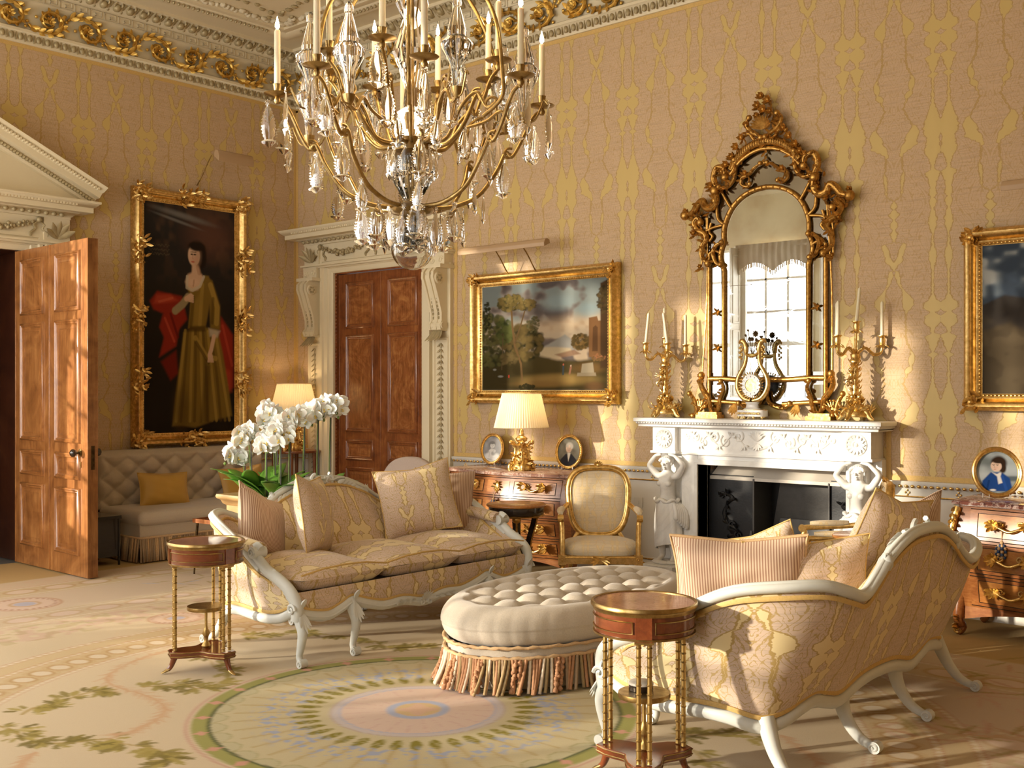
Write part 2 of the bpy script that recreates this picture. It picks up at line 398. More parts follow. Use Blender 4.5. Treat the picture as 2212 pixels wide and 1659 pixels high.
M['bullion_b'] = simple('cream_bullion', (.68, .56, .42), .85, 0, .15, 60)
M['bullion_c'] = simple('olive_bullion', (.36, .25, .12), .85, 0, .2, 60)
M['bullion_d'] = simple('brown_bullion', (.34, .235, .14), .85, 0, .2, 60)
M['candle'] = simple('ivory_wax', (.84, .76, .56), .5, 0, .03, 5, Subsurface_Weight=.1)
M['black_iron'] = simple('black_cast_iron', (.012, .012, .013), .45, .3, .2, 30, .2, 60)
M['grey_iron'] = simple('grey_cast_iron', (.085, .08, .075), .55, .3, .25, 20, .3, 50)
M['steel'] = simple('pale_steel_hood', (.58, .52, .44), .45, .1, .1, 8)
M['slate'] = simple('grey_stone', (.17, .155, .14), .5, 0, .2, 5)
M['soil'] = simple('dark_soil', (.03, .025, .02), .9, 0, .4, 60, .5, 80)
M['petal'] = simple('white_petal', (.90, .89, .84), .5, 0, .02, 20, Subsurface_Weight=.15)
M['lip'] = simple('yellow_orchid_lip', (.75, .55, .12), .5)
M['leaf'] = simple('glossy_orchid_leaf', (.085, .23, .025), .3, 0, .35, 12)
M['stem'] = simple('green_stem', (.16, .25, .05), .5, 0, .3, 20)
M['stake'] = simple('dark_plant_stake', (.05, .045, .04), .5)
M['navy'] = simple('navy_silk_thread', (.03, .07, .18), .8, 0, .2, 60)
M['plastic'] = simple('white_switch_plate', (.74, .70, .62), .4)
M['black'] = simple('black_lacquer', (.012, .010, .009), .25, 0, .2, 9, Coat_Weight=.4)
M['enamel'] = simple('white_enamel', (.84, .82, .80), .2, 0, .02, 5, Coat_Weight=.4)
M['light_shade_tan'] = simple('tan_metal_shade', (.45, .30, .17), .5, 0, .05, 4)
def shade_mat():
    q = NT('pleated_ivory_silk'); q.set(Base_Color=(.88, .80, .62), Roughness=.8)
    tr = q.n('BsdfTranslucent'); q.put(tr.inputs[0], (.95, .80, .52)); mx = q.n('MixShader'); mx.inputs[0].default_value = .35
    q.put(mx.inputs[1], q.b.outputs[0]); q.put(mx.inputs[2], tr.outputs[0]); q.put(q.out.inputs[0], mx.outputs[0]); return q.mat
M['shade'] = shade_mat()
def emis(name, col, st):
    q = NT(name); q.set(Base_Color=col, Emission_Color=col, Emission_Strength=st); return q.mat
M['flame'] = emis('candle_flame', (1, .74, .38), 60.)
def crystal(name, tint, rough=.02):
    q = NT(name); q.set(Base_Color=tint, Roughness=rough, IOR=1.5, Transmission_Weight=1.); return q.mat
M['crystal'] = crystal('clear_cut_crystal', (.985, .98, .97))
M['crystal_rose'] = crystal('faintly_rose_crystal', (.97, .93, .92))
def pane():
    q = NT('window_glass'); tr = q.n('BsdfTransparent'); gl = q.n('BsdfGlossy'); gl.inputs['Roughness'].default_value = .02
    mx = q.n('MixShader'); mx.inputs[0].default_value = .06; q.put(mx.inputs[1], tr.outputs[0]); q.put(mx.inputs[2], gl.outputs[0]); q.put(q.out.inputs[0], mx.outputs[0]); return q.mat
M['pane'] = pane()
def mirror_mat():
    q = NT('antique_mirror_glass'); o = q.obj(); mp = q.n('Mapping'); q.put(mp.inputs['Vector'], o); mp.inputs['Scale'].default_value = (3., 1., 7.); mp.inputs['Rotation'].default_value = (0, .7, 0)
    n1 = q.noise(mp.outputs[0], 1.3, 7, .7, 1.5); n2 = q.noise(o, 2.2, 4)
    q.set(Base_Color=q.mix(q.ss(n2, .3, .7), (.60, .66, .70), (.46, .45, .43)), Metallic=1., Roughness=q.m('ADD', .008, q.m('MULTIPLY', q.ss(n1, .52, .78), .09)))
    return q.mat
M['mirror'] = mirror_mat()
M['mirror_dark'] = simple('dim_mercury_glass', (.34, .34, .35), .1, 1., .3, 4)
def attr_mat(name, rough=.6, noise_sc=0., amt=.1, bs=0.):
    q = NT(name); a = q.n('Attribute', attribute_name='paint'); c = a.outputs['Color']
    if noise_sc:
        nz = q.noise(q.obj(), noise_sc, 3, .7); c = q.mix(q.m('MULTIPLY', nz, amt*2), c, q.mix(1., c, (.55, .5, .45), 'MULTIPLY'))
        if bs: q.bump(nz, bs, .006)
    q.set(Base_Color=c, Roughness=rough); q.b.inputs['Specular IOR Level'].default_value = .04; return q.mat
M['oil'] = attr_mat('oil_paint', .85)
M['carpet'] = attr_mat('hand_woven_carpet', .95, 260., .16, .22)
# ------------------------------------------------------------------ floor and carpet
RZ = 5.40
def painted(name, vs, fs, cols, mat_, parent=None):
    mb = MB(); mb.add(vs, fs); o = mb.build(name, mat_, parent, uv=False)
    a = o.data.color_attributes.new('paint', 'FLOAT_COLOR', 'POINT')
    a.data.foreach_set('color', np.concatenate([cols, np.ones((len(cols), 1))], 1).astype(np.float32).ravel()); return o
mb = MB(); mb.b2(-3.5, RX+.2, RY-.2, .6, -.08, -.012)
struct(mb.build('floor', M['slate']), 'stone floor under the carpet and through the left doorway', 'floor')

def sm(x, a, b): t = np.clip((x-a)/(b-a), 0, 1); return t*t*(3-2*t)
rng = np.random.default_rng(3)
def vnoise(X, Y, sc):
    gx, gy = X*sc, Y*sc; ix = np.floor(gx).astype(int); iy = np.floor(gy).astype(int); fx = gx-ix; fy = gy-iy
    tb = np.random.default_rng(11).random((64, 64)); fx = fx*fx*(3-2*fx); fy = fy*fy*(3-2*fy)
    g = lambda a, b: tb[a % 64, b % 64]
    return (g(ix, iy)*(1-fx)+g(ix+1, iy)*fx)*(1-fy)+(g(ix, iy+1)*(1-fx)+g(ix+1, iy+1)*fx)*fy
st = .013
xs = np.arange(.02, 9.6, st); ys = np.arange(-6.6, -.02, st)
X, Y = np.meshgrid(xs, ys, indexing='ij')
MC = (6.16, -4.04)
fieldc = np.array((.66, .55, .39)); C = np.zeros(X.shape+(3,)); C[:] = fieldc
C *= (1-.10*(vnoise(X, Y, 1.7)-.5))[..., None]
def put(mask, col, a=1.0):
    k = np.clip(mask*a, 0, 1)[..., None]; C[:] = C*(1-k)+np.array(col)*k
def band(v, c, w, s=.008): return 1-sm(np.abs(v-c), w-s, w+s)
TAN, OLIVE, PINK, BLUE, ROSE, CREAM, SAND = (.56, .40, .19), (.36, .29, .09), (.64, .42, .33), (.42, .47, .64), (.55, .30, .20), (.74, .64, .50), (.60, .46, .26)
dl = np.minimum(np.minimum(X, 12.2-X), -Y-.1)            # distance to the nearest edge
al = np.where(dl == X, Y, X)
put(1-sm(dl, 1.0, 1.06), TAN); put(band(dl, 1.22, .16, .02)*(.4+.6*(vnoise(X, Y, 26) > .5)), (.66, .50, .36), .6)
def chain(c, h, per, base, ov, line, strength=.9):
    put(band(dl, c, h), base, .6)
    q = (al/per) % 1-.5; e = np.hypot(q*per/(per*.36), (dl-c)/(h*.62)); put(1-sm(e, .85, 1.0), ov, strength); put(band(e, 1.12, .12, .1), line, .6*strength)
    for k in (-1, 1): put(band(dl, c+k*(h+.02), .012)*((al*22 % 1) < .6), CREAM, .7); put(band(dl, c+k*(h+.045), .006), ROSE, .4)
chain(1.52, .13, .31, SAND, (.72, .58, .46), (.50, .30, .15))
put(band(dl, 2.05, .32, .02), (.66, .52, .41), .55)
chain(2.58, .12, .30, (.60, .47, .33), (.70, .55, .46), (.50, .31, .17), .8)
put(band(dl, 3.02, .24, .02)*sm(vnoise(X, Y, 17), .45, .6), (.62, .40, .34), .45)
put(band(dl, 3.02, .24, .02)*sm(vnoise(X+9, Y+3, 21), .6, .7), OLIVE, .3)
def rosette(cx, cy, r):
    d = np.hypot(X-cx, Y-cy)/r; th = np.arctan2(Y-cy, X-cx)
    put(1-sm(d, .95, 1.0), (.70, .54, .43)); put(band(d, .93, .05, .03), (.50, .30, .18), .7)
    put(band(d, .8, .05, .03)*((th*14/PI) % 1 < .5), (.38, .2, .12), .8); put(1-sm(d, .26, .32), (.46, .46, .56), .9); put(band(d, .38, .05, .03), (.52, .34, .18), .7)
rosette(2.03, -4.08, .27); rosette(3.32, -3.62, .20); rosette(2.03, -2.0, .27)
# central oval with its border
rc = np.hypot(X-MC[0], Y-MC[1]); e = rc; th = np.arctan2(Y-MC[1], X-MC[0]); arc = th*2.27
put(1-sm(e, 2.60, 2.62), fieldc*1.02)
put(sm(e, 2.13, 2.14)*(1-sm(e, 2.58, 2.60)), SAND, .7)
q = (arc/.1427) % 1-.5; oe = np.hypot(q/.34, (e-2.27)/.062); put((1-sm(oe, .8, 1.0)), (.72, .62, .48), .9); put(band(oe, 1.15, .16, .1), (.46, .27, .11), .65)
put(band(oe, 1.6, .12, .1)*band(e, 2.27, .10), (.52, .32, .15), .35)
for c_ in (2.13, 2.42, 2.59): put(band(e, c_, .014, .005)*((arc*22 % 1) < .55), CREAM, .9); put(band(e, c_+.02, .0045, .003), ROSE, .7); put(band(e, c_-.02, .0045, .003), ROSE, .5)
# medallion
r = np.hypot(X-MC[0], Y-MC[1]); t = np.arctan2(Y-MC[1], X-MC[0])
put(1-sm(r, 1.115, 1.125), (.68, .56, .41)); put(band(r, 1.105, .008, .006), (.58, .34, .27), .75)
put(band(r, 1.04, .042), (.37, .36, .13)); put(band(r, 1.0, .010, .007), (.10, .12, .06), .9)
pk = ((t/(2*PI)*26) % 1-.5)*(2*PI*1.04/26); put(np.maximum((1-sm(np.hypot(pk/.034, (r-1.04)/.022), .8, 1)), (1-sm(np.hypot(pk/.014, (r-1.04)/.046), .8, 1))), (.66, .36, .28), .95)
put((1-sm(r, .985, .992)), (.60, .53, .35))
sc_ = ((t/(2*PI)*40) % 1-.5); sr = np.hypot(sc_*2*PI*.98/40, r-.99); put((r < .99)*(1-sm(sr, .07, .075)), (.54, .50, .33), .8); put((r < .99)*band(sr, .072, .005, .004), (.38, .34, .16), .6)
ry = (((t/(2*PI)*40)+.5) % 1-.5)*2*PI*np.maximum(r, .1)/40
put(band(ry, 0, .009, .006)*(r > .55)*(r < .9), (.48, .36, .17), .65); put(band(np.abs(ry), .02, .004, .004)*(r > .6)*(r < .85), (.56, .43, .24), .4)
ear = np.hypot(ry/.030, (r-.55)/.075); put((1-sm(ear, .8, 1))*(.6+.4*((r*55+np.abs(ry)*60) % 1 < .6)), (.27, .235, .05), 1.)
put(band(r, .69, .10, .06)*(vnoise(X, Y, 46) > .64), (.36, .42, .62), .85)
put(1-sm(r, .425, .435), (.70, .55, .47)); put(band(r, .415, .022), (.56, .54, .58), .75); put(band(r, .385, .006, .004), BLUE, .8); put(band(r, .43, .005, .004), (.5, .36, .24), .6)
put((r < .37)*(np.abs(((t/(2*PI)*24) % 1-.5)) < .08)*(vnoise(X, Y, 30) > .4), (.60, .38, .36), .4)
put(band(r, .135, .022), BLUE, .95); put(1-sm(r, .11, .115), (.64, .48, .28)); put((1-sm(r*(1+.25*np.cos(4*t)), .07, .08)), (.68, .46, .36), .8)
def leafspot(cx, cy, a, L, W, col, st_=.9):
    i0, i1 = np.searchsorted(xs, (cx-L, cx+L)); j0, j1 = np.searchsorted(ys, (cy-L, cy+L))
    if i1-i0 < 2 or j1-j0 < 2: return
    x = X[i0:i1, j0:j1]-cx; y = Y[i0:i1, j0:j1]-cy; u = x*math.cos(a)+y*math.sin(a); v = -x*math.sin(a)+y*math.cos(a)
    k = 1-sm(np.abs(v)-W*np.clip(1-(u/L*2)**2, 0, 1)**.7*(.75+.25*np.cos(u/L*30)), -.006, .006); k = k*(np.abs(u) < L/2)*st_
    k = k[..., None]; C[i0:i1, j0:j1] = C[i0:i1, j0:j1]*(1-k)+np.array(col)*k
def sprig(path, kind, n, spread=.05, size=.12):
    P = cr([(a, b, 0) for a, b in path], 40); R = random.Random(len(path)*7+n)
    for p in P[::1]: leafspot(p[0], p[1], 0, .03, .006, (.44, .32, .12) if kind == 'o' else (.62, .40, .24), .5)
    for i in range(n):
        k = int((i+R.random())/n*(len(P)-2)); p, q2 = P[k], P[k+1]; a = math.atan2(q2[1]-p[1], q2[0]-p[0])
        if kind == 'o':
            a += R.choice((-1, 1))*R.uniform(.3, 1.3); d = R.uniform(0, spread); L = R.uniform(.6, 1.2)*size
            for dx, s_ in ((0, 1), (.5, .75), (-.5, .75)):
                aa = a+dx; leafspot(p[0]+math.cos(aa)*(d+L*.4), p[1]+math.sin(aa)*(d+L*.4), aa, L*s_, L*.20, np.array(OLIVE)*R.uniform(.55, 1.25), .92)
        else:
            a += R.choice((-1, 1))*R.uniform(.35, .9); L = R.uniform(.5, 1.1)*size*.7
            leafspot(p[0]+math.cos(a)*L*.5, p[1]+math.sin(a)*L*.5, a, L, .006, (.62, .40, .25), .7)
SPR = [(((4.76,-5.37),(4.7,-5.28),(4.75,-5.22),(4.67,-5.08),(4.64,-4.94),(4.73,-4.86)), 'o', 16),
       (((5.09,-5.53),(5.27,-5.5),(5.36,-5.4),(5.43,-5.28),(5.52,-5.28),(5.7,-5.22),(5.81,-5.23),(5.93,-5.3)), 'o', 24),
       (((4.86,-5.52),(4.99,-5.51),(5.09,-5.53)), 'o', 6),
       (((4.75,-4.72),(4.81,-4.63),(4.88,-4.54),(5.02,-4.53),(4.96,-4.32)), 'o', 14),
       (((4.36,-4.04),(4.67,-4.22),(4.82,-4.22)), 'o', 9),
       (((4.17,-3.66),(4.24,-3.48),(4.4,-3.29)), 'o', 12),
       (((4.5,-3.26),(4.79,-3.18),(5.05,-3.23),(5.19,-3.17),(5.28,-3.03)), 'o', 18),
       (((7.32,-3.54),(7.44,-3.47),(7.59,-3.34)), 'o', 9),
       (((7.51,-3.67),(7.66,-3.8),(7.78,-3.96)), 'o', 8),
       (((4.2,-4.44),(4.33,-4.64),(4.47,-4.77),(4.69,-4.81),(4.88,-4.79),(5.06,-4.81),(5.21,-4.86),(5.34,-4.99),(5.4,-5.13),(5.4,-5.24)), 'r', 190),
       (((5.36,-5.58),(5.45,-5.69),(5.57,-5.81)), 'r', 50),
       (((7.71,-3.23),(7.88,-3.36),(8.02,-3.48)), 'r', 60),
       (((4.2,-4.44),(4.14,-4.23),(4.21,-4.05)), 'r', 50),
       (((6.9,-5.3),(7.3,-5.1),(7.6,-4.8)), 'o', 20), (((8.3,-2.7),(8.6,-2.5),(8.8,-2.2)), 'r', 60)]
for a in SPR: sprig(*a)
for k in range(26): leafspot(2.15+rng.uniform(-.25, .25), -3.0+k*.05, rng.uniform(0, 3), .16, .014, OLIVE if k % 3 else BLUE, .7)
for k in range(170): leafspot(8.6+rng.uniform(-.6, .9), rng.uniform(-2.9, -.9), rng.uniform(0, 3), .2, .02, (OLIVE, PINK, ROSE, PINK)[k % 4], .55)
cf = np.array(CAM[:2]); dv = np.array((-math.cos(YAW), math.sin(YAW))); rv = np.array((math.sin(YAW), math.cos(YAW)))
dep = (X-cf[0])*dv[0]+(Y-cf[1])*dv[1]; lat = (X-cf[0])*rv[0]+(Y-cf[1])*rv[1]
hearth = (X > 4.85)*(X < 7.25)*(Y > -.62)
vis = (dep > 3.55)*(np.abs(lat/np.maximum(dep, .1)) < .62)*(hearth < 1)
idx = -np.ones(X.shape, int); use = np.zeros(X.shape, bool); cell = vis[:-1, :-1]*vis[1:, :-1]*vis[:-1, 1:]*vis[1:, 1:]
use[:-1, :-1] |= cell; use[1:, :-1] |= cell; use[:-1, 1:] |= cell; use[1:, 1:] |= cell
idx[use] = np.arange(use.sum()); ci, cj = np.nonzero(cell)
fs = np.stack([idx[ci, cj], idx[ci+1, cj], idx[ci+1, cj+1], idx[ci, cj+1]], 1)
vs = np.stack([X[use], Y[use], np.full(use.sum(), .001)], 1)
rug = painted('carpet', vs, fs.tolist(), C[use], M['carpet'])
tag(rug, 'pale hand-woven carpet with a round sunflower medallion and floral borders', 'carpet')
# plain border of the carpet beyond the drawn part is a second strip of the same weave
mb = MB(); mb.b2(.02, RX-.05, RY+.05, -6.6, -.01, -.0005); mb.b2(9.6, RX-.05, -6.6, -.02, -.01, -.0005); mb.b2(.02, 9.6, -6.6, -.02, -.012, -.004)
tag(mb.build('carpet_underlay', simple('plain_carpet_weave', (.56, .45, .30), .95, 0, .1, 90), uv=False), 'plain beige carpet ground running on past the patterned middle', 'carpet')
mb = MB(); mb.b2(4.85, 7.25, -.62, .0, -.011, .006)
struct(mb.build('trim_8', M['slate'], bevel=.004), 'grey stone hearth slab set in front of the white fireplace', 'hearth')
# ------------------------------------------------------------------ walls
DH, DW = 2.88, .695                     # door opening height and half width
DB, DL = 1.385, -3.86                   # door centres: back wall x, left wall y
SILK0, SILK1 = .934, 4.80
FPX = 5.94                              # chimneypiece centre
FO = (5.40, 6.66, 1.0)                  # fire opening x0, x1, top
TW = Matrix.Rotation(PI/2, 4, 'Z')      # back-wall layout -> left wall
def wall(name, silk, lo, hi, hole, thick, T, label, split=None):
    # layout along u on a wall facing -y; dado below, silk above
    mb = MB(T); u0, u1 = hole[0]-hole[1], hole[0]+hole[1]
    segs = []
    for z0, z1, mi in ((0, SILK0, 1), (SILK0, RZ+.1, 0)):
        mb.cur = mi
        for a, b in split(z0, z1): mb.b2(a[0], a[1], 0, thick, b[0], b[1])
    return struct(mb.build(name, [silk, M['dado']]), label, 'wall')
def split_back(z0, z1):
    out = [((-.02, DB-DW), (z0, z1)), ((DB+DW, FO[0]), (z0, z1)), ((FO[1], RX), (z0, z1))]
    if z1 > 2: out += [((DB-DW, DB+DW), (DH, z1)), ((FO[0], FO[1]), (FO[2], z1))]
    return out
def split_left(z0, z1):
    xs_ = [RY]; 
    for a, b in LW: xs_ += [a, b]
    cuts = sorted([RY] + [q for w in LW for q in w] + [DL-DW, DL+DW, 0]); out = []
    for a, b in zip(cuts[:-1], cuts[1:]):
        mid = (a+b)/2
        if abs(mid-DL) < DW:
            if z1 > DH: out.append(((a, b), (max(z0, DH), z1)))
        elif any(w[0] < mid < w[1] for w in LW):
            if z0 < WZ0: out.append(((a, b), (z0, WZ0)))
            else: out.append(((a, b), (WZ1, z1)))
        else: out.append(((a, b), (z0, z1)))
    return out
wall('wall_back', M['silk_back'], 0, RX, (DB, DW), .14, None, 'gold and rose silk damask wall behind the fireplace, white dado below', split_back)
wall('wall_left', M['silk_left'], RY, 0, (DL, DW), .14, TW, 'gold and rose silk damask wall on the left, with the portrait', split_left)
mb = MB(); mb.b2(RX, RX+.12, RY-.12, .14, 0, RZ+.1); struct(mb.build('wall_right', M['silk_left']), 'right-hand end wall of the drawing room, out of the photograph', 'wall')
mb = MB()
cuts = sorted([-.14, RX] + [q for w in FW for q in w])
for a, b in zip(cuts[:-1], cuts[1:]):
    if any(w[0] < (a+b)/2 < w[1] for w in FW): mb.b2(a, b, RY-.14, RY, 0, WZ0); mb.b2(a, b, RY-.14, RY, WZ1, RZ+.1)
    else: mb.b2(a, b, RY-.14, RY, 0, RZ+.1)
struct(mb.build('wall_front', M['cream']), 'window wall opposite the fireplace, seen only in the mirror', 'wall')
mb = MB(); mb.b2(-.14, RX+.12, RY-.14, .14, RZ, RZ+.1); ceil_ = struct(mb.build('ceiling', M['cream']), 'cream plaster ceiling with moulded borders', 'ceiling')
# windows with glazing bars, panes and folded shutters
def window(name, w, T, lab):
    a, b = w; mb = MB(T)
    for x in (a, b): mb.b2(x-.06, x+.06, -.03, .16, WZ0-.05, WZ1+.05)
    for z in (WZ0, (WZ0+WZ1)/2, WZ1): mb.b2(a, b, .02, .09, z-.035, z+.035)
    for k in (1, 2): mb.b2(lerp(a, b, k/3)-.022, lerp(a, b, k/3)+.022, .03, .07, WZ0, WZ1)
    for k in range(1, 6):
        if k != 3: z = lerp(WZ0, WZ1, k/6); mb.b2(a, b, .03, .07, z-.02, z+.02)
    o = struct(mb.build(name, M['white_paint'], bevel=.004), lab, 'window')
    mb = MB(T); mb.b2(a, b, .053, .057, WZ0, WZ1); mb.build('pane', M['pane'], o)
    for sx, x in (((1, b+.05),) if T is not TW else ()):
        mb = MB(T @ Tm((x, -.02, 0), (0, 0, -sx*1.35))); mb.b2(0, sx*.26, -.03, 0, .2, WZ1)
        for z0, z1 in ((WZ0-.1, 1.4), (1.5, 2.6), (2.7, WZ1-.1)): mb.frame(.18, z1-z0, [(0, 0), (.01, .012), (.03, .012), (.04, .002)], Tm((sx*.13, -.03, (z0+z1)/2)))
        mb.build('shutter', M['white_paint'], o, bevel=.004)
    if lab.endswith('number 2 along the window wall facing the fireplace'):
        mb = MB(T); n = 41; xs_ = [lerp(a-.08, b+.08, i/(n-1)) for i in range(n)]; rows_ = []
        for v in (0, .35, .7, 1): rows_.append([(x, -.10-.03*math.sin(v*PI)-.012*math.sin(i*1.9), lerp(WZ1+.05, WZ1-.42+.16*abs(math.sin(PI*2*i/(n-1)))-.0, v)) for i, x in enumerate(xs_)])
        mb.loft(rows_, closed=False, caps=False)
        for i in range(0, n): mb.tube([rows_[-1][i], (rows_[-1][i][0], rows_[-1][i][1], rows_[-1][i][2]-.07)], .012, 4)
        mb.build('valance', M['linen_cream'], o)
    return o
for i, w in enumerate(FW): window('window_%d' % (i+1), (-w[1], -w[0]), Matrix.Translation((0, RY, 0)) @ Matrix.Rotation(PI, 4, 'Z'), 'tall sash window, number %d along the window wall facing the fireplace' % (i+1))
for i, w in enumerate(LW): window('window_%d' % (i+6), w, TW, ('tall sash window on the left wall nearer the open door', 'tall sash window at the far end of the left wall')[i])
# ------------------------------------------------------------------ cornice
loop = [(0, 0, 0), (0, RY, 0), (RX, RY, 0), (RX, 0, 0)]
cp = [(0, 4.80), (.025, 4.80), (.03, 4.82), (.055, 4.895), (.065, 4.90), (.065, 4.925), (.045, 4.93), (.03, 4.95), (.028, 5.16), (.05, 5.19), (.06, 5.20), (.06, 5.285), (.085, 5.29), (.10, 5.30), (.14, 5.31), (.20, 5.365), (.22, 5.37), (.22, RZ+.005), (0, RZ+.005)]
mb = MB(); mb.sweep(cp, loop, closed=True)
cornice = struct(mb.build('trim_1', M['cream'], angle=50), 'deep cream cornice with gilded scroll frieze round the room', 'cornice')
WALLS = [(None, 0, 7.4), (TW, -5.2, 0)]       # transform, u range that can be seen
eg = MB(); dn = MB(); fr = MB()
for T, a, b in WALLS:
    eg.T = dn.T = fr.T = T
    u = a+.05
    while u < b-.04:
        eg.ball((u, -.05, 4.852), (.026, .020, .034), 6); eg.box((u+.042, -.046, 4.85), (.008, .02, .07)); u += .085
    u = a+.1
    while u < b-.08:
        dn.ball((u, -.155, 5.325), (.042, .05, .04), 8); dn.tube([(u+.07, -.10, 5.30), (u+.07, -.2, 5.365)], [.012, .018], 5)
        for k in (-1, 1): dn.tube([(u+k*.02, -.14, 5.30), (u+k*.04, -.2, 5.345), (u+k*.03, -.215, 5.36)], [.006, .012, .006], 5)
        u += .14
    u = a+.12; z0, h, t = 5.207, .070, .006
    while u < b-.1:      # Greek key
        w = .15
        seq = [(0, 0), (0, h), (w*.8, h), (w*.8, h*.3), (w*.4, h*.3), (w*.4, h*.62), (w*.58, h*.62)]
        for (x0, q0), (x1, q1) in zip(seq[:-1], seq[1:]): fr.b2(u+min(x0, x1)-t/2, u+max(x0, x1)+t/2, -.068, -.058, z0+min(q0, q1)-t/2, z0+max(q0, q1)+t/2)
        fr.b2(u, u+w, -.068, -.058, z0-t/2, z0+t/2); u += w
    for z, r_, o_ in ((5.292, .007, .09), (4.80, .006, .03)):
        pass
eg.build('egg_moulding', M['relief_dull'], cornice); dn.build('leaf_moulding', M['relief_dull'], cornice); fr.build('greek_key', M['relief_cream'], cornice)
sc = MB()
def scroll_unit(s, sx):
    # one running-scroll unit .38 long, alternately up and down
    z0 = 5.05
    P = cr([(-.20, 0, -sx*.06), (-.14, 0, -sx*.105), (-.04, 0, -sx*.115), (.07, 0, -sx*.085), (.115, 0, 0), (.08, 0, sx*.07), (0, 0, sx*.085), (-.065, 0, sx*.04), (-.06, 0, -sx*.03), (-.005, 0, -sx*.055), (.04, 0, -sx*.02)], 4)
    n = len(P); s.tube([(x, -.04-.02*math.sin(PI*i/n), z0+z) for i, (x, y, z) in enumerate(P)], [lerp(.013, .022, math.sin(PI*i/n)) for i in range(n)], 6)
    for i in range(2, n-10, 3):
        x, y, z = P[i]; xx, _, zz = P[i+1]; a = math.atan2(zz-z, xx-x)
        for k in (-1, 1): leaf(s, (x, -.05, z0+z), (math.cos(a+k*.55*sx), -.25, math.sin(a+k*.55*sx)), (0, -1, 0), .085, .044, .8, .4, 4, 5)
    for k in range(8):
        a = 2*PI*k/8; leaf(s, (.0, -.05, z0+.005*sx), (math.cos(a), -.4, math.sin(a)), (0, -1, 0), .058, .032, .6, .4, 3, 5)
    s.ball((0, -.065, z0), .013, 6)
    for x, z in ((.15, .09), (.165, .04), (-.13, .02), (.13, -.1)): s.ball((x, -.05, z0+z*sx), (.017, .014, .017), 6)
    s.tube([(.115, -.045, z0), (.14, -.05, z0+sx*.05), (.15, -.05, z0+sx*.09)], [.008, .006, .004], 5)
    leaf(s, (.12, -.05, z0-sx*.02), (.7, -.2, -sx*.6), (0, -1, 0), .09, .035, .9, .4, 4, 5)
su = MB(); scroll_unit(su, 1); sd = MB(); scroll_unit(sd, -1)
for T, a, b in WALLS:
    k = 0; u = (b if b == 0 else a)+(-.26 if b == 0 else .26)
    while (u > a) if b == 0 else (u < b):
        src = su if k % 2 else sd
        off = 0
        Tt = (T or Matrix()) @ Tm((u, 0, 0))
        V = np.concatenate(src.v); sc.add(V, src.f, Tt); k += 1; u += -.38 if b == 0 else .38
sc.build('gilded_scroll_frieze', M['relief_gilt'], cornice, angle=60)
# ceiling mouldings and garlands
mb = MB(); ins = lambda d: [(d, -d, 0), (d, RY+d, 0), (RX-d, RY+d, 0), (RX-d, -d, 0)]
mb.sweep([(0, RZ+.002), (.0, RZ-.035), (.03, RZ-.045), (.08, RZ-.015), (.10, RZ+.002)], ins(.52), closed=True)
mb.sweep([(0, RZ+.002), (.0, RZ-.02), (.03, RZ-.02), (.04, RZ+.002)], ins(.70), closed=True)
mb.build('ceiling_moulding', M['cream'], ceil_)
mb = MB(); g2 = MB(); R = random.Random(5)
for T, a, b in ((0, 0, 0), (1, 0, 0)):
    for k in range(95):
        d = .85+k*.055; jx = R.uniform(-.03, .03)
        p = (d, -.84+jx) if T == 0 else (.84+jx, -d)
        mb.ball((p[0], p[1], RZ-.012), (R.uniform(.025, .045), R.uniform(.025, .045), .028), 6)
        p = (d, -1.08+jx*1.2) if T == 0 else (1.08+jx*1.2, -d)
        if k % 2: g2.ball((p[0], p[1], RZ-.008), (R.uniform(.02, .04), R.uniform(.02, .04), .02), 6)
        q = (d, -.595) if T == 0 else (.595, -d)
        g2.ball((q[0], q[1], RZ-.03), (.016, .016, .02), 5)
for k in range(60):
    a = 2*PI*k/60; mb.ball((2.3+1.05*math.cos(a), -2.3+1.05*math.sin(a), RZ-.012), (.04, .04, .028), 6)
for k in range(8):
    a = 2*PI*k/8; leaf(g2, (2.0, -2.0, RZ-.01), (math.cos(a), math.sin(a), -.1), (0, 0, -1), .3, .11, .5, .25)
mb.build('plaster_garland', M['relief_cream'], ceil_); g2.build('gilded_garland', M['relief_dull'], ceil_)
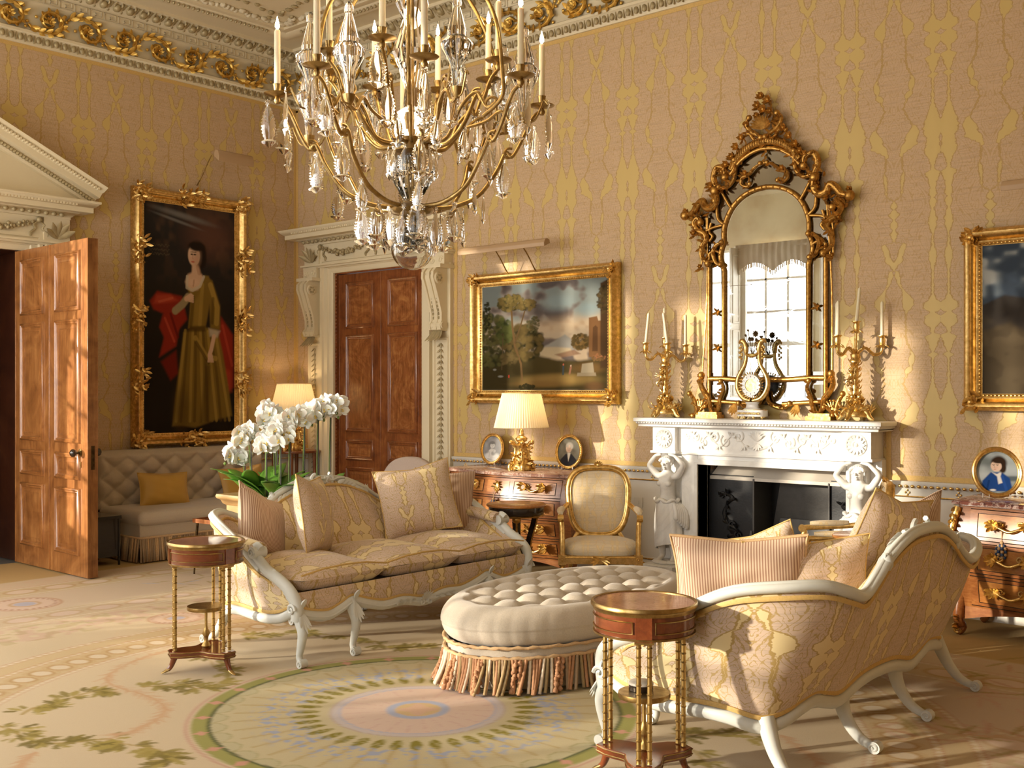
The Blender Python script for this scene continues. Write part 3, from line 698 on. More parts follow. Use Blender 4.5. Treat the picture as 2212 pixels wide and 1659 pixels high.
# ------------------------------------------------------------------ dado rail, skirting, silk edging
def runs(which): return [(0, DB-DW-.44), (DB+DW+.44, 4.99), (6.90, RX)] if which == 0 else [(RY, -8.35), (-6.75, -6.45), (-4.85, DL-DW-.44), (DL+DW+.44, 0)]
for w, T, side in ((0, None, 'back'), (1, TW, 'left')):
    mb = MB(T); g = MB(T); bs_ = MB(T); bg_ = MB(T); ed = MB(T)
    for a, b in runs(w):
        pa = [(b, 0, 0), (a, 0, 0)]
        mb.sweep([(0, .815), (.008, .815), (.010, .83), (.012, .875), (.022, .885), (.034, .90), (.045, .915), (.048, .934), (0, .934)], pa)
        bs_.sweep([(0, 0), (.03, 0), (.03, .065), (.022, .075), (.022, .125), (.010, .14), (.012, .155), (0, .16)], pa)
        if b < -4.6: continue
        n = int((b-a)/.045)
        for k in range(n):
            u = a+(k+.5)*(b-a)/n; g.ball((u, -.036, .897), (.016, .012, .013), 6)
            if k % 2: bg_.ball((u, -.026, .10), (.022, .01, .02), 6)
            if k % 8 == 3:
                for q in range(4): g.ball((u+.014*math.cos(q*PI/2), -.014, .851+.016*math.sin(q*PI/2)), (.009, .005, .009), 5)
        g.tube([(a, -.012, .822), (b, -.012, .822)], .006, 6); bg_.tube([(a, -.016, .148), (b, -.016, .148)], .006, 6)
        ed.b2(a, b, -.004, 0, .937, .972); (ed.b2(a, a+.035, -.004, 0, .972, 4.79) if a < 2.6 and a != 0 and w == 0 else None); (ed.b2(b-.035, b, -.004, 0, .972, 4.79) if w == 1 and b == 0 else None); (ed.b2(a, a+.035, -.004, 0, .972, 4.79) if w == 0 and a == 0 else None); (ed.b2(a, a+.035, -.004, 0, .972, 1.36) if a > 6 else None)
    ed.b2(*((0, 7.6) if w == 0 else (-4.8, 0)), -.004, 0, 4.765, 4.80)
    d = struct(mb.build('trim_'+('2' if w == 0 else '3'), M['white_paint'], angle=50), 'white dado rail with gilt beading along the %s wall' % side, 'dado rail')
    g.build('gilt_beading', M['gilt'], d)
    ed.build('gold_silk_edging', M['braid'], d)
    k = struct(bs_.build('baseboard_'+side, M['white_paint'], angle=50), 'white skirting board with gilt leaf row on the %s wall' % side, 'skirting board')
    bg_.build('gilt_leaf_row', M['gilt_old'], k)
# ------------------------------------------------------------------ door surrounds
def casing(name, u0, T, pediment, label):
    mb = MB(T); gd = MB(T); A = DW
    # architrave with dark rebate
    mb.sweep([(0, 0), (0, .03), (.03, .05), (.05, .05), (.06, .065), (.12, .065), (.13, .085), (.165, .085), (.17, 0)], [(u0-A, 0, 0), (u0-A, 0, DH), (u0+A, 0, DH), (u0+A, 0, 0)], up=(0, -1, 0))
    for s in (-1, 1):
        x = u0+s*(A+.295)
        mb.b2(x-.125, x+.125, -.045, 0, 0, 2.86); mb.b2(x-.145, x+.145, -.06, 0, 0, .22)
        mb.frame(.21, 1.80, [(0, 0), (.006, .012), (.02, .012), (.026, 0)], Tm((x, -.045, 1.22)))
        # scroll console
        prof = [(0, 2.80), (-.16, 2.80), (-.20, 2.76), (-.205, 2.70), (-.17, 2.62), (-.12, 2.48), (-.085, 2.36), (-.085, 2.28), (-.11, 2.24), (-.10, 2.19), (-.05, 2.18), (0, 2.18)]
        for k, (dx, w, sh) in enumerate(((-.07, .03, 1), (0, .045, .97), (.07, .03, 1), (-.035, .045, .88), (.035, .045, .88))):
            Tp = Matrix(((0, 0, 1, x+dx), (1, 0, 0, -.04), (0, 1, 0, 0), (0, 0, 0, 1)))
            mb.prism([(a*sh, b) for a, b in prof], -w/2, w/2, Tp)
        for sd in (-1, 1):
            mb.tube([(x+sd*.082, -.04-.13, 2.70), (x+sd*.098, -.04-.13, 2.70)], [.062, .05], 14)
            for q in range(6): gd.ball((x+sd*.100, -.17+.028*math.cos(q*PI/3), 2.70+.028*math.sin(q*PI/3)), (.006, .012, .012), 5)
        mb.tube([(x-.10, -.11, 2.235), (x+.10, -.11, 2.235)], .034, 10)
        for k in (-.035, .035):
            for q in range(12):
                f = q/11; yy = np.interp(f, [0, .4, 1], [-.215, -.155, -.115]); gd.ball((x+k, yy, lerp(2.74, 2.31, f)), (.012, .010, .017), 5)
        for k in range(-2, 3): leaf(gd, (x+k*.022, -.09, 2.20), (k*.18, -.35, -1), (0, -1, 0), .17, .04, .7, .35)
        mb.b2(x-.14, x+.14, -.20, 0, 2.80, 2.835); mb.b2(x-.115, x+.115, -.12, 0, 2.835, 2.95)
        for k in (-1, 1): mb.tube(spiral((x+k*.06, -.12, 2.89), .038, .008, 0, 7*k, 20), .012, 6)
        for k in range(30):       # leaf drop
            z = lerp(2.06, .42, k/29); gd.tube([(x, -.052, z), (x, -.054, z-.05)], .005, 5)
            for q in (-1, 1): leaf(gd, (x, -.052, z), (q*.6, -.15, -.7), (0, -1, 0), .06, .02, .5, .4, 3, 5)
    W = A+.42; mb.b2(u0-W-.001, u0+W+.001, -.1055, 0, 3.2045, 3.24)
    mb.b2(u0-W, u0+W, -.075, 0, 2.95, 3.23); mb.b2(u0-W-.02, u0+W+.02, -.10, 0, 2.945, 2.97); mb.b2(u0-W-.035, u0+W+.035, -.13, 0, 2.965, 2.985)
    for s in (-1, 1): mb.b2(u0+s*(W-.13)-.125, u0+s*(W-.13)+.125, -.10, 0, 2.985, 3.225)
    rt = [(u0-W-.002, 0, 0), (u0-W-.002, -.104, 0), (u0+W+.002, -.104, 0), (u0+W+.002, 0, 0)]
    cpf = [(0, 3.205), (0, 3.225), (-.03, 3.25), (-.055, 3.262), (-.06, 3.27), (-.15, 3.272), (-.15, 3.318), (-.165, 3.325), (-.20, 3.36), (-.205, 3.372), (0, 3.372)]
    mb.sweep(cpf, rt)
    for k in range(int(W*2/.075)):
        u = u0-W+.03+k*.075; gd.ball((u, -.135, 3.24), (.026, .022, .022), 6)
    for k in range(int(W*2/.03)):
        mb.b2(u0-W+k*.03, u0-W+k*.03+.017, -.285, -.26, 3.322, 3.342)
    # swags
    def swag(a, b, drop, z):
        P = [(lerp(a, b, i/16), -.095, z-drop*math.sin(PI*i/16)) for i in range(17)]
        for i, p in enumerate(P):
            rr = lerp(.016, .036, math.sin(PI*i/16)); 
            for q in range(3): gd.ball((p[0]+random.uniform(-.5, .5)*rr, p[1]-random.uniform(0, .02), p[2]+random.uniform(-.7, .7)*rr), rr*.62, 6)
    n = 2; span = (W-.27)/n*2
    for k in range(n):
        a = u0-W+.29+k*span; swag(a, a+span-.06, .085, 3.17)
    for k in range(n+1):
        a = u0-W+.28+k*(span-.02); gd.ball((a, -.10, 3.175), .028, 8)
        for q in (-1, 1):
            P = cr([(a, -.09, 3.16), (a+q*.05, -.095, 3.13), (a+q*.035, -.09, 3.09), (a+q*.08, -.095, 3.05), (a+q*.075, -.09, 3.02)], 4); gd.tube(P, .011, 5)
    for s in (-1, 1):
        x = u0+s*(W-.125)
        for q in range(5):
            a = PI/2+(q-2)*.55; leaf(gd, (x, -.105, 3.02), (math.cos(a), -.2, math.sin(a)), (0, -1, 0), .17, .06, .4, .35)
    if pediment:
        H, zb = .62, 3.372; hw = W+.205
        for s in (-1, 1):
            ang = math.atan2(H, hw)
            P0 = (u0+s*hw, -.06, zb); P1 = (u0, -.06, zb+H)
            pa = [P0, P1] if s < 0 else [P1, P0]
            mb.sweep([(-.005, 0), (-.005, .06), (.03, .085), (.06, .10), (.065, .16), (.115, .165), (.125, .20), (.16, .235), (.17, .24), (.17, 0)], pa, up=(0, -1, 0))
            n = 46
            for k in range(n):
                f = (k+.5)/n; gd.ball((lerp(P0[0], P1[0], f), -.15, lerp(P0[2], P1[2], f)+.035), (.022, .022, .022), 5)
                mb.box((lerp(P0[0], P1[0], f), -.27, lerp(P0[2], P1[2], f)+.13), (.018, .03, .022))
        mb.prism([(u0-hw, zb), (u0+hw, zb), (u0, zb+H)], 0, .07, Matrix(((1, 0, 0, 0), (0, 0, -1, 0), (0, 1, 0, 0), (0, 0, 0, 1))))
        mb.b2(u0-hw, u0+hw, -.305, 0, 3.355, 3.378)
    o = struct(mb.build(name, M['cream'], angle=40), label, 'door surround'); gd.build('gilded_carving', M['relief_dull'], o, angle=60); return o
casing('trim_4', DB, None, False, 'cream carved door surround with scroll brackets, left of the landscape painting')
casing('trim_5', DL, TW, True, 'cream pedimented door surround with gilded swags over the open door')
def door_leaf(name, label, both, T, th, panel_mat, body_mat):
    # leaf drawn from u=0 (hinge) to u=1.38, front face at y=-.055
    mb = MB(); mb.b2(0, 1.385, -th, 0, .012, 2.865)
    mb.tube([(.6925, -th-.001, .012), (.6925, -th-.001, 2.865)], .009, 8)
    for x in (.008, 1.377): mb.b2(x-.008, x+.008, -th-.003, .002, .012, 2.865)
    o = struct(mb.build(name, body_mat, bevel=.003), label, 'door'); o.matrix_world = T
    for side in ((-th, 1),) + (((0, -1),) if both else ()):
        for cx in (.355, 1.03):
            for z0, z1 in ((2.30, 2.74), (1.17, 2.16), (.86, 1.02), (.22, .72)):
                p = MB(); w, h = .385, z1-z0
                Tp = Tm((cx, side[0], (z0+z1)/2), (0, 0, 0 if side[1] > 0 else PI))
                p.cur = 1; p.frame(w+.07, h+.07, [(0, 0), (.004, .014), (.016, .020), (.026, .012), (.034, .016), (.044, .004), (.05, .001)], Tp)
                p.cur = 0; p.box((0, -.001, 0), (w-.03, .004, h-.03), Tp); p.frame(w-.05, h-.05, [(0, .002), (.02, .007), (.021, .003)], Tp)
                p.build('door_panel', [panel_mat, body_mat], o)
    return o
# reveals, left door leaf (open), right door (shut)
mb = MB(); 
for s in (-1, 1): mb.b2(DB+s*(DW-.012), DB+s*(DW+.004), -.005, .16, 0, DH)
mb.b2(DB-DW, DB+DW, -.005, .16, DH-.012, DH)
for k in range(70):
    for s in (-1, 1): mb.ball((DB+s*(DW-.016), -.004, .03+k*.041), (.012, .012, .017), 5)
struct(mb.build('trim_6', M['mahogany']), 'beaded mahogany lining of the closed doorway', 'door lining')
d1 = door_leaf('door_1', 'closed mahogany double door in the back wall, left of the landscape painting', False, Tm((DB-.6925, .10, 0)), .055, M['mahogany_panel'], M['mahogany'])
lin = MB(TW); zz = [(2.30, 2.74), (1.17, 2.16), (.86, 1.02), (.22, .72)]
for s in (-1, 1):
    lin.b2(DL+s*(DW-.006), DL+s*(DW+.05), .0, .75, 0, DH)
    for z0, z1 in zz: lin.frame(.42, z1-z0, [(0, 0), (.005, .016), (.03, .018), (.045, .004), (.05, .001)], Tm((DL+s*(DW-.006), .36, (z0+z1)/2), (0, 0, s*PI/2)))
lin.b2(DL-DW, DL+DW, .0, .75, DH-.006, DH+.05)
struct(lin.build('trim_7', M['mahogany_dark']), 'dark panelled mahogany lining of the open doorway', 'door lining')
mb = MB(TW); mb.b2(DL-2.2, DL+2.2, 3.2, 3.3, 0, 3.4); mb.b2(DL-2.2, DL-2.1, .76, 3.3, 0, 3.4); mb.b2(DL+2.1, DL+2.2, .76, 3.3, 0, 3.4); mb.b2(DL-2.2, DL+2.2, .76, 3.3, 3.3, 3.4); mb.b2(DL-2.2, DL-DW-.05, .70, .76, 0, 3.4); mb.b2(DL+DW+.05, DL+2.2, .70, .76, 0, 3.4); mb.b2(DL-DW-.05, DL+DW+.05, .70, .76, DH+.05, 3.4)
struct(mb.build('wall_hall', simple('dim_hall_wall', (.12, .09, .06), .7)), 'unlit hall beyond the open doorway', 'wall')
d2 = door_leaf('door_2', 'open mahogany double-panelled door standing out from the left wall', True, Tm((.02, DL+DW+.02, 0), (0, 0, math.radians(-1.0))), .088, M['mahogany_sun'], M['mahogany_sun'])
def knob(parent, x, z, y, s):
    mb = MB(); Tq = Tm((x, y, z), (PI/2*s, 0, 0))
    mb.cur = 1; mb.lathe([(.001, 0), (.034, 0), (.034, .006), (.012, .010), (.012, .012)], 16, T=Tq)
    mb.cur = 0; mb.lathe([(.011, .01), (.011, .035), (.024, .045), (.034, .062), (.032, .078), (.018, .09), (.001, .092)], 16, T=Tq)
    mb.cur = 1; mb.box((x, y-.004*s, z-.10), (.022, .006, .05)); mb.build('door_knob', [M['ebony'], M['brass']], parent)
knob(d2, 1.26, 1.06, -.088, 1); knob(d2, 1.26, 1.06, 0, -1)
mb = MB(); mb.box((1.3855, -.044, 1.02), (.004, .03, .20)); mb.build('lock_plate', M['dark_bronze'], d2)
# ------------------------------------------------------------------ chimneypiece
def skin_body(V, E_, sub=2):
    me = bpy.data.meshes.new('tmp'); names = list(V); ix = {n: i for i, n in enumerate(names)}
    me.from_pydata([V[n][:3] for n in names], [(ix[a], ix[b]) for a, b in E_], [])
    o = bpy.data.objects.new('tmp', me); COL.objects.link(o)
    o.modifiers.new('s', 'SKIN'); m = o.modifiers.new('u', 'SUBSURF'); m.levels = sub; m.render_levels = sub
    for n in names:
        r = V[n][3]; d = me.skin_vertices[0].data[ix[n]]; d.radius = r if hasattr(r, '__len__') else (r, r); d.use_root = (n == names[0])
    dg = bpy.context.evaluated_depsgraph_get(); ev = o.evaluated_get(dg); m2 = ev.to_mesh()
    vs = [tuple(v.co) for v in m2.vertices]; fs = [tuple(p.vertices) for p in m2.polygons]
    ev.to_mesh_clear(); bpy.data.objects.remove(o); bpy.data.meshes.remove(me); return vs, fs
fp = thing('fireplace', 'white marble chimneypiece carried by two half-draped marble women, black hearth within', 'fireplace', (0,0,0))
mb = MB(); path = [(4.90, 0, 0), (4.90, -.27, 0), (6.95, -.27, 0), (6.95, 0, 0)]
mb.sweep([(0, 1.29), (0, 1.305), (-.015, 1.315), (-.015, 1.325), (-.03, 1.33), (-.03, 1.355), (-.025, 1.36), (.26, 1.36), (.26, 1.29)], path, caps=True)
mb.b2(4.90, 6.95, -.25, 0, 1.30, 1.359)
for k in range(80): mb.ball((4.90+k*.0258, -.288, 1.321), (.007, .006, .006), 5)
mb.build('mantel_shelf', M['marble'], fp)
mb = MB()
for x0, x1 in ((5.01, 5.225), (6.655, 6.875)):
    mb.b2(x0, x1, -.22, 0, 1.085, 1.30); mb.b2(x0-.015, x1+.015, -.235, 0, 1.07, 1.09); mb.b2(x0-.01, x1+.01, -.23, 0, 1.285, 1.30)
    c = ((x0+x1)/2, -.222, 1.19)
    for rr, w in ((.075, .008), (.028, .007)): mb.tube([(c[0]+rr*math.cos(2*PI*i/24), c[1], c[2]+rr*math.sin(2*PI*i/24)) for i in range(24)], w, 6, closed=True)
    for q in range(14): a = 2*PI*q/14; leaf(mb, (c[0]+.026*math.cos(a), c[1], c[2]+.026*math.sin(a)), (math.cos(a), -.15, math.sin(a)), (0, -1, 0), .052, .024, .5, .35, 3, 5)
    mb.ball(c, .016, 8)
mb.b2(5.225, 6.655, -.17, 0, 1.07, 1.30); mb.b2(5.225, 6.655, -.185, 0, 1.065, 1.08)
mb.build('frieze', M['marble'], fp, bevel=.003)
mb = MB(); yc = -.172; cx = FPX
for s in (-1, 1):
    for i, (dx, dz, r_, dr) in enumerate(((.16, .03, .05, 1), (.27, -.01, .055, -1), (.38, .02, .048, 1), (.47, -.02, .042, -1), (.55, .015, .035, 1), (.62, .02, .022, -1))):
        mb.tube(spiral((cx+s*dx, yc, 1.19+dz), r_, .006, s*.6*dr+1.5, s*.6*dr+1.5+dr*s*9, 26), [lerp(.008, .005, k/26) for k in range(27)], 6)
        for q in range(3): a = 1.2+q*.9; leaf(mb, (cx+s*(dx-.045), yc, 1.185-dr*.03), (s*math.cos(a)*.7, -.1, -dr*math.sin(a)*.7), (0, -1, 0), .055, .02, .5, .4, 3, 5)
    mb.tube(cr([(cx, yc, 1.12), (cx+s*.1, yc, 1.15), (cx+s*.2, yc, 1.235), (cx+s*.32, yc, 1.14), (cx+s*.43, yc, 1.225), (cx+s*.52, yc, 1.15), (cx+s*.6, yc, 1.2)], 6), .006, 6)
for q in range(7): a = PI/2+(q-3)*.3; leaf(mb, (cx, yc, 1.19), (math.cos(a), -.1, math.sin(a)), (0, -1, 0), .085, .022, .3, .4, 3, 5)
for q in range(5): a = -PI/2+(q-2)*.5; leaf(mb, (cx, yc, 1.17), (math.cos(a), -.1, math.sin(a)), (0, -1, 0), .06, .026, .3, .4, 3, 5)
mb.build('carved_scrolls', M['marble'], fp)
mb = MB()
for x0, x1, w in ((5.245, 5.40, 1), (6.66, 6.815, -1)):
    mb.b2(x0, x1, -.15, 0, 0, 1.064); i0 = x1 if w > 0 else x0
    mb.b2(i0-.03 if w > 0 else i0, i0 if w > 0 else i0+.03, -.165, .05, .10, 1.0); mb.b2(x0-.002, x1+.002, -.185, .055, 0, .11)
    q0, q1 = (5.0, 5.26) if w > 0 else (6.80, 6.90)
    mb.b2(q0, q1, -.08, 0, 0, 1.08)
mb.b2(5.4005, 6.6595, -.1495, 0, 1.0, 1.068); mb.b2(5.402, 6.658, -.166, .05, .986, 1.03)
mb.build('surround', M['marble'], fp, bevel=.003)
def caryatid(x, flip):
    s = flip
    V = dict(pelvis=(0, 0, .47, (.078, .06)), waist=(.006*s, 0, .56, (.056, .045)), chest=(.002, -.008, .655, (.074, .052)), collar=(0, 0, .72, (.05, .034)), neck=(0, -.006, .765, .026), head=(0, -.014, .815, (.040, .044)), top=(0, -.012, .862, (.036, .04)),
        shL=(-.082, 0, .712, .030), elL=(-.150, -.015, .80, .022), wrL=(-.085, -.025, .884, .014), haL=(-.030, -.028, .898, .015), shR=(.082, 0, .712, .030), elR=(.142, -.015, .812, .022), wrR=(.075, -.025, .888, .014), haR=(.022, -.028, .90, .015),
        hpL=(-.042, 0, .42, .058), knL=(-.042, -.03, .245, .04), anL=(-.038, .0, .055, .022), toL=(-.045, -.065, .014, .018), hpR=(.042, 0, .42, .058), knR=(.046, -.018, .245, .04), anR=(.052, .01, .055, .022), toR=(.064, -.05, .014, .018))
    E_ = [('pelvis','waist'),('waist','chest'),('chest','collar'),('collar','neck'),('neck','head'),('head','top'),('collar','shL'),('shL','elL'),('elL','wrL'),('wrL','haL'),('collar','shR'),('shR','elR'),('elR','wrR'),('wrR','haR'),
        ('pelvis','hpL'),('hpL','knL'),('knL','anL'),('anL','toL'),('pelvis','hpR'),('hpR','knR'),('knR','anR'),('anR','toR')]
    vs, fs = skin_body(V, E_); T = Tm((x, -.175, .165), (0, 0, 0), (1.16, 1.12, 1.0))
    mb = MB(T); mb.add(vs, fs)
    mb.ball((0, -.058, .812), (.007, .010, .013), 6); mb.ball((0, -.052, .792), (.012, .006, .004), 6); mb.ball((0, -.045, .778), (.014, .012, .010), 6)
    for k in (-1, 1): mb.ball((k*.016, -.050, .822), (.008, .005, .005), 6); mb.ball((k*.034, -.048, .655), (.026, .024, .025), 8); mb.ball((k*.042, -.012, .815), (.006, .010, .014), 6)
    f = mb.build('marble_woman', M['marble'], fp, angle=180)
    mb = MB(T); mb.ball((0, .002, .845), (.046, .046, .042), 12); mb.ball((0, .045, .825), (.026, .022, .024), 8)
    for k in range(9): a = PI*(k+.5)/9; mb.ball((.043*math.cos(a), -.034, .838+.026*math.sin(a)), .012, 6)
    mb.build('hair', M['marble'], f)
    mb = MB(T); rings = []; n = 44; m = 15
    for i in range(m):
        t = i/(m-1); z = lerp(.515, .135, t); ring = []
        for j in range(n):
            a = 2*PI*j/n; fold = (math.sin(a*9+t*2.5)*.55+math.sin(a*15-t)*.45)*lerp(.001, .010, t)
            rx = lerp(.080, .090, t)+.012*math.sin(PI*t)+(.03*t*max(0, math.cos(a)*s))+fold; ry = lerp(.064, .070, t)+fold+.012*math.sin(PI*min(1, t*1.4))
            zz = z+.05*math.cos(a+.6)*t*.6
            ring.append((rx*math.cos(a)+.004*s, ry*math.sin(a)-.008, zz))
        rings.append(ring)
    mb.loft(rings, caps=False)
    mb.tube([(.086*math.cos(2*PI*i/28), .070*math.sin(2*PI*i/28)-.005, .515+.012*math.sin(i*1.3)) for i in range(28)], [.014+.004*math.sin(i*2.1) for i in range(28)], 6, closed=True)
    for k in range(6):     # gathered end of the drapery at the hip
        P = cr([(s*.075, -.04+.014*k, .50), (s*(.10+.008*k), -.045+.012*k, .43), (s*(.105+.010*k), -.05+.01*k, .36-.015*k)], 4); mb.tube(P, [.012, .013, .015, .017, .018, .02, .021, .02, .012], 6)
    mb.build('drapery', M['marble'], f, angle=180)
    mb = MB(T); mb.box((0, 0, -.085), (.26, .30, .155)); mb.box((0, 0, -.012), (.24, .28, .02))
    for k in range(9): a = k*.7; mb.ball((.07*math.cos(a), .06*math.sin(a)-.01, .008), (.045, .04, .02), 7)
    mb.box((.02*s, .09, .12), (.07, .06, .26)); mb.build('figure_plinth', M['marble'], fp, bevel=.004)
caryatid(5.125, 1); caryatid(6.765, -1)
# register grate
mb = MB()
mb.b2(5.40, 5.81, .02, .05, 0, .90); mb.b2(6.46, 6.66, .02, .05, 0, .90); mb.b2(5.40, 6.66, .30, .34, .0, 1.04); mb.b2(5.38, 5.398, .056, .34, 0, 1.04); mb.b2(6.662, 6.68, .056, .34, 0, 1.04); mb.b2(5.38, 6.68, .056, .34, 1.004, 1.04); mb.b2(5.40, 6.66, .02, .34, -.008, .004)
rg = mb.build('register_plate', M['black_iron'], fp, bevel=.003)
mb = MB(); mb.loft([[(5.42, .015, .885), (6.645, .015, .885), (6.645, .02, .87), (5.42, .02, .87)], [(5.47, .085, .99), (6.61, .085, .99), (6.61, .10, .985), (5.47, .10, .985)]]); mb.b2(5.42, 6.645, .005, .02, .862, .888)
mb.build('smoke_hood', M['steel'], fp)
mb = MB()
mb.b2(5.81, 5.825, .0, .30, .02, .88); mb.b2(6.445, 6.46, .0, .30, .02, .88); mb.loft([[(5.83, .28, .40), (6.44, .28, .40), (6.44, .30, .40), (5.83, .30, .40)], [(5.95, .20, .86), (6.35, .20, .86), (6.35, .22, .86), (5.95, .22, .86)]])
mb.loft([[(5.86, .16, .22), (6.42, .16, .22), (6.42, .18, .22), (5.86, .18, .22)], [(5.93, .24, .56), (6.40, .24, .56), (6.40, .26, .56), (5.93, .26, .56)]])
for i, (a, b) in enumerate(((6.0, .30), (6.1, .44), (6.22, .30), (6.3, .46), (6.36, .34))): mb.tube([(a, .155+.06*(b-.22)/.34*1.3, b), (a, .15+.06*(b-.22)/.34*1.3, b)], .008, 8)
mb.build('fire_back', M['grey_iron'], fp, bevel=.003)
mb = MB()
for z in (.14, .21, .28, .33): mb.b2(5.79, 6.50, -.03, -.012, z, z+.022 if z < .33 else z+.03)
for k in range(5):
    x = 5.81+k*.165; mb.b2(x-.012, x+.012, -.035, -.005, .0, .36); mb.prism([(-.02, -.015), (.02, -.015), (.02, .015), (-.02, .015)], .36, .47, Tm((x, -.02, 0)), .35)
mb.tube([(5.80, -.05, .10), (6.5, -.05, .10)], .03, 10); mb.b2(5.80, 6.49, -.02, .16, .12, .14)
mb.build('fire_basket', M['grey_iron'], fp, bevel=.002)
for sx, x in ((1, 5.60), (-1, 6.58)):
    mb = MB(); P = [(-.09, .72), (-.03, .75), (.02, .72), (-.03, .66), (-.05, .58), (-.01, .50), (.05, .47), (.03, .42), (-.02, .40), (-.03, .32), (.02, .26), (.09, .25), (.11, .30)]
    mb.tube(cr([(x+sx*a, .012, b) for a, b in P], 4), [.012+.006*math.sin(i*.9) for i in range(49)], 6)
    for a, b in ((-.07, .73), (.02, .50), (.07, .28), (.0, .33), (.07, .42)): mb.tube(spiral((x+sx*a, .008, b), .035, .008, 0, 7*sx, 16), .008, 5)
    R = random.Random(4)
    for k in range(26): a, b = P[k % 13]; q = R.uniform(0, 6.28); leaf(mb, (x+sx*a, .01, b), (math.cos(q), -.3, math.sin(q)), (0, -1, 0), .06, .026, .7, .4, 3, 5)
    mb.build('iron_scroll_ornament', M['black_iron'], fp)
# ------------------------------------------------------------------ mirror over the mantel
mx = 5.945
mir = thing('wall_mirror', 'tall rococo mirror in a carved gilt frame standing on the white mantelpiece', 'mirror', (mx, 0, 0))
half = [(0, 3.50), (.14, 3.475), (.25, 3.41), (.30, 3.30), (.36, 3.22), (.47, 3.25), (.44, 3.10), (.50, 3.03), (.60, 3.04), (.64, 2.96), (.55, 2.86), (.56, 2.76), (.50, 2.68), (.50, 1.50), (.30, 1.49), (0, 1.47)]
out = [(-a, b) for a, b in half] + [(a, b) for a, b in half[::-1]][1:-1]
Tf = Matrix(((1, 0, 0, 0), (0, 0, -1, 0), (0, 1, 0, 0), (0, 0, 0, 1)))    # polygon (u,z) extruded towards -y
mb = MB(Tf); mb.prism(out, .012, .028); mb.build('border_glass', M['mirror_dark'], mir, flat=True)
arch = [(-.365, 1.70), (-.365, 2.55), (-.40, 2.66), (-.385, 2.74), (-.37, 2.78), (-.365, 2.90), (-.31, 3.03), (-.22, 3.12), (-.11, 3.17), (0, 3.185)]
inner = arch + [(-a, b) for a, b in arch[::-1]][1:]
inner_s = arch[:2] + [(a, b) for a, b, _ in cr([(a, b, 0) for a, b in arch[1:]], 4)[1:]]
innerP = inner_s + [(-a, b) for a, b in inner_s[::-1]][1:]
mb = MB(Tf); mb.prism(innerP, .030, .036); mb.build('mirror_plate', M['mirror'], mir, flat=True)
for s in (-1, 1):
    mb = MB(Tf); mb.prism([(s*.385, 1.73), (s*.49, 1.73), (s*.49, 2.64), (s*.40, 2.58)][::s], .029, .033)
    mb.build('side_glass', M['mirror'], mir, flat=True)
    for a, b in ((.40, .48), (.20, .33), (.06, .16)): mb = MB(Tf); mb.prism([(s*a, 1.53), (s*b, 1.53), (s*b, 1.63), (s*a, 1.63)][::s], .029, .033); mb.build('lower_glass', M['mirror'], mir, flat=True)
    mb = MB(Tf); mb.prism([(s*.40, 1.40), (s*.47, 1.40), (s*.485, 1.49), (s*.40, 1.49)][::s], .02, .026); mb.build('foot_glass', M['mirror'], mir, flat=True)
g = MB()
def bar(pts, r, y=-.05, n=8, k=5, taper=None, smooth=True):
    P = [(a, y, b) for a, b in pts]; P = cr(P, k) if smooth else P
    m = len(P); rr = [r]*m if taper is None else [lerp(taper[0], taper[1], abs(2*i/(m-1)-1)**1.5)*r for i in range(m)]
    g.tube(P, [x*1.25 for x in rr], n, r2=[x*1.25 for x in rr])
def cscroll(pts, r, y=-.06, curl=.05):
    bar(pts, r, y, taper=(1.15, .7))
    for (a, b), (c, d) in ((pts[0], pts[1]), (pts[-1], pts[-2])): g.ball((a, y-.012, b), r*1.7, 8)
    m = len(P_ := cr([(a, y-r*1.1, b) for a, b in pts], 5)); g.tube(P_, [r*.45]*m, 5)
    for k in range(2, m-1, 3): q_ = random.uniform(0, 6.28); leaf(g, (P_[k][0], y-r, P_[k][2]), (math.cos(q_), -.35, math.sin(q_)), (0, -1, 0), .045, .024, .9, .45, 3, 5)
bar(innerP[:1]+innerP[1:], .016, -.046, smooth=False)
for i, (a, b) in enumerate(innerP[::2]): g.ball((a, -.058, b), .012, 5)
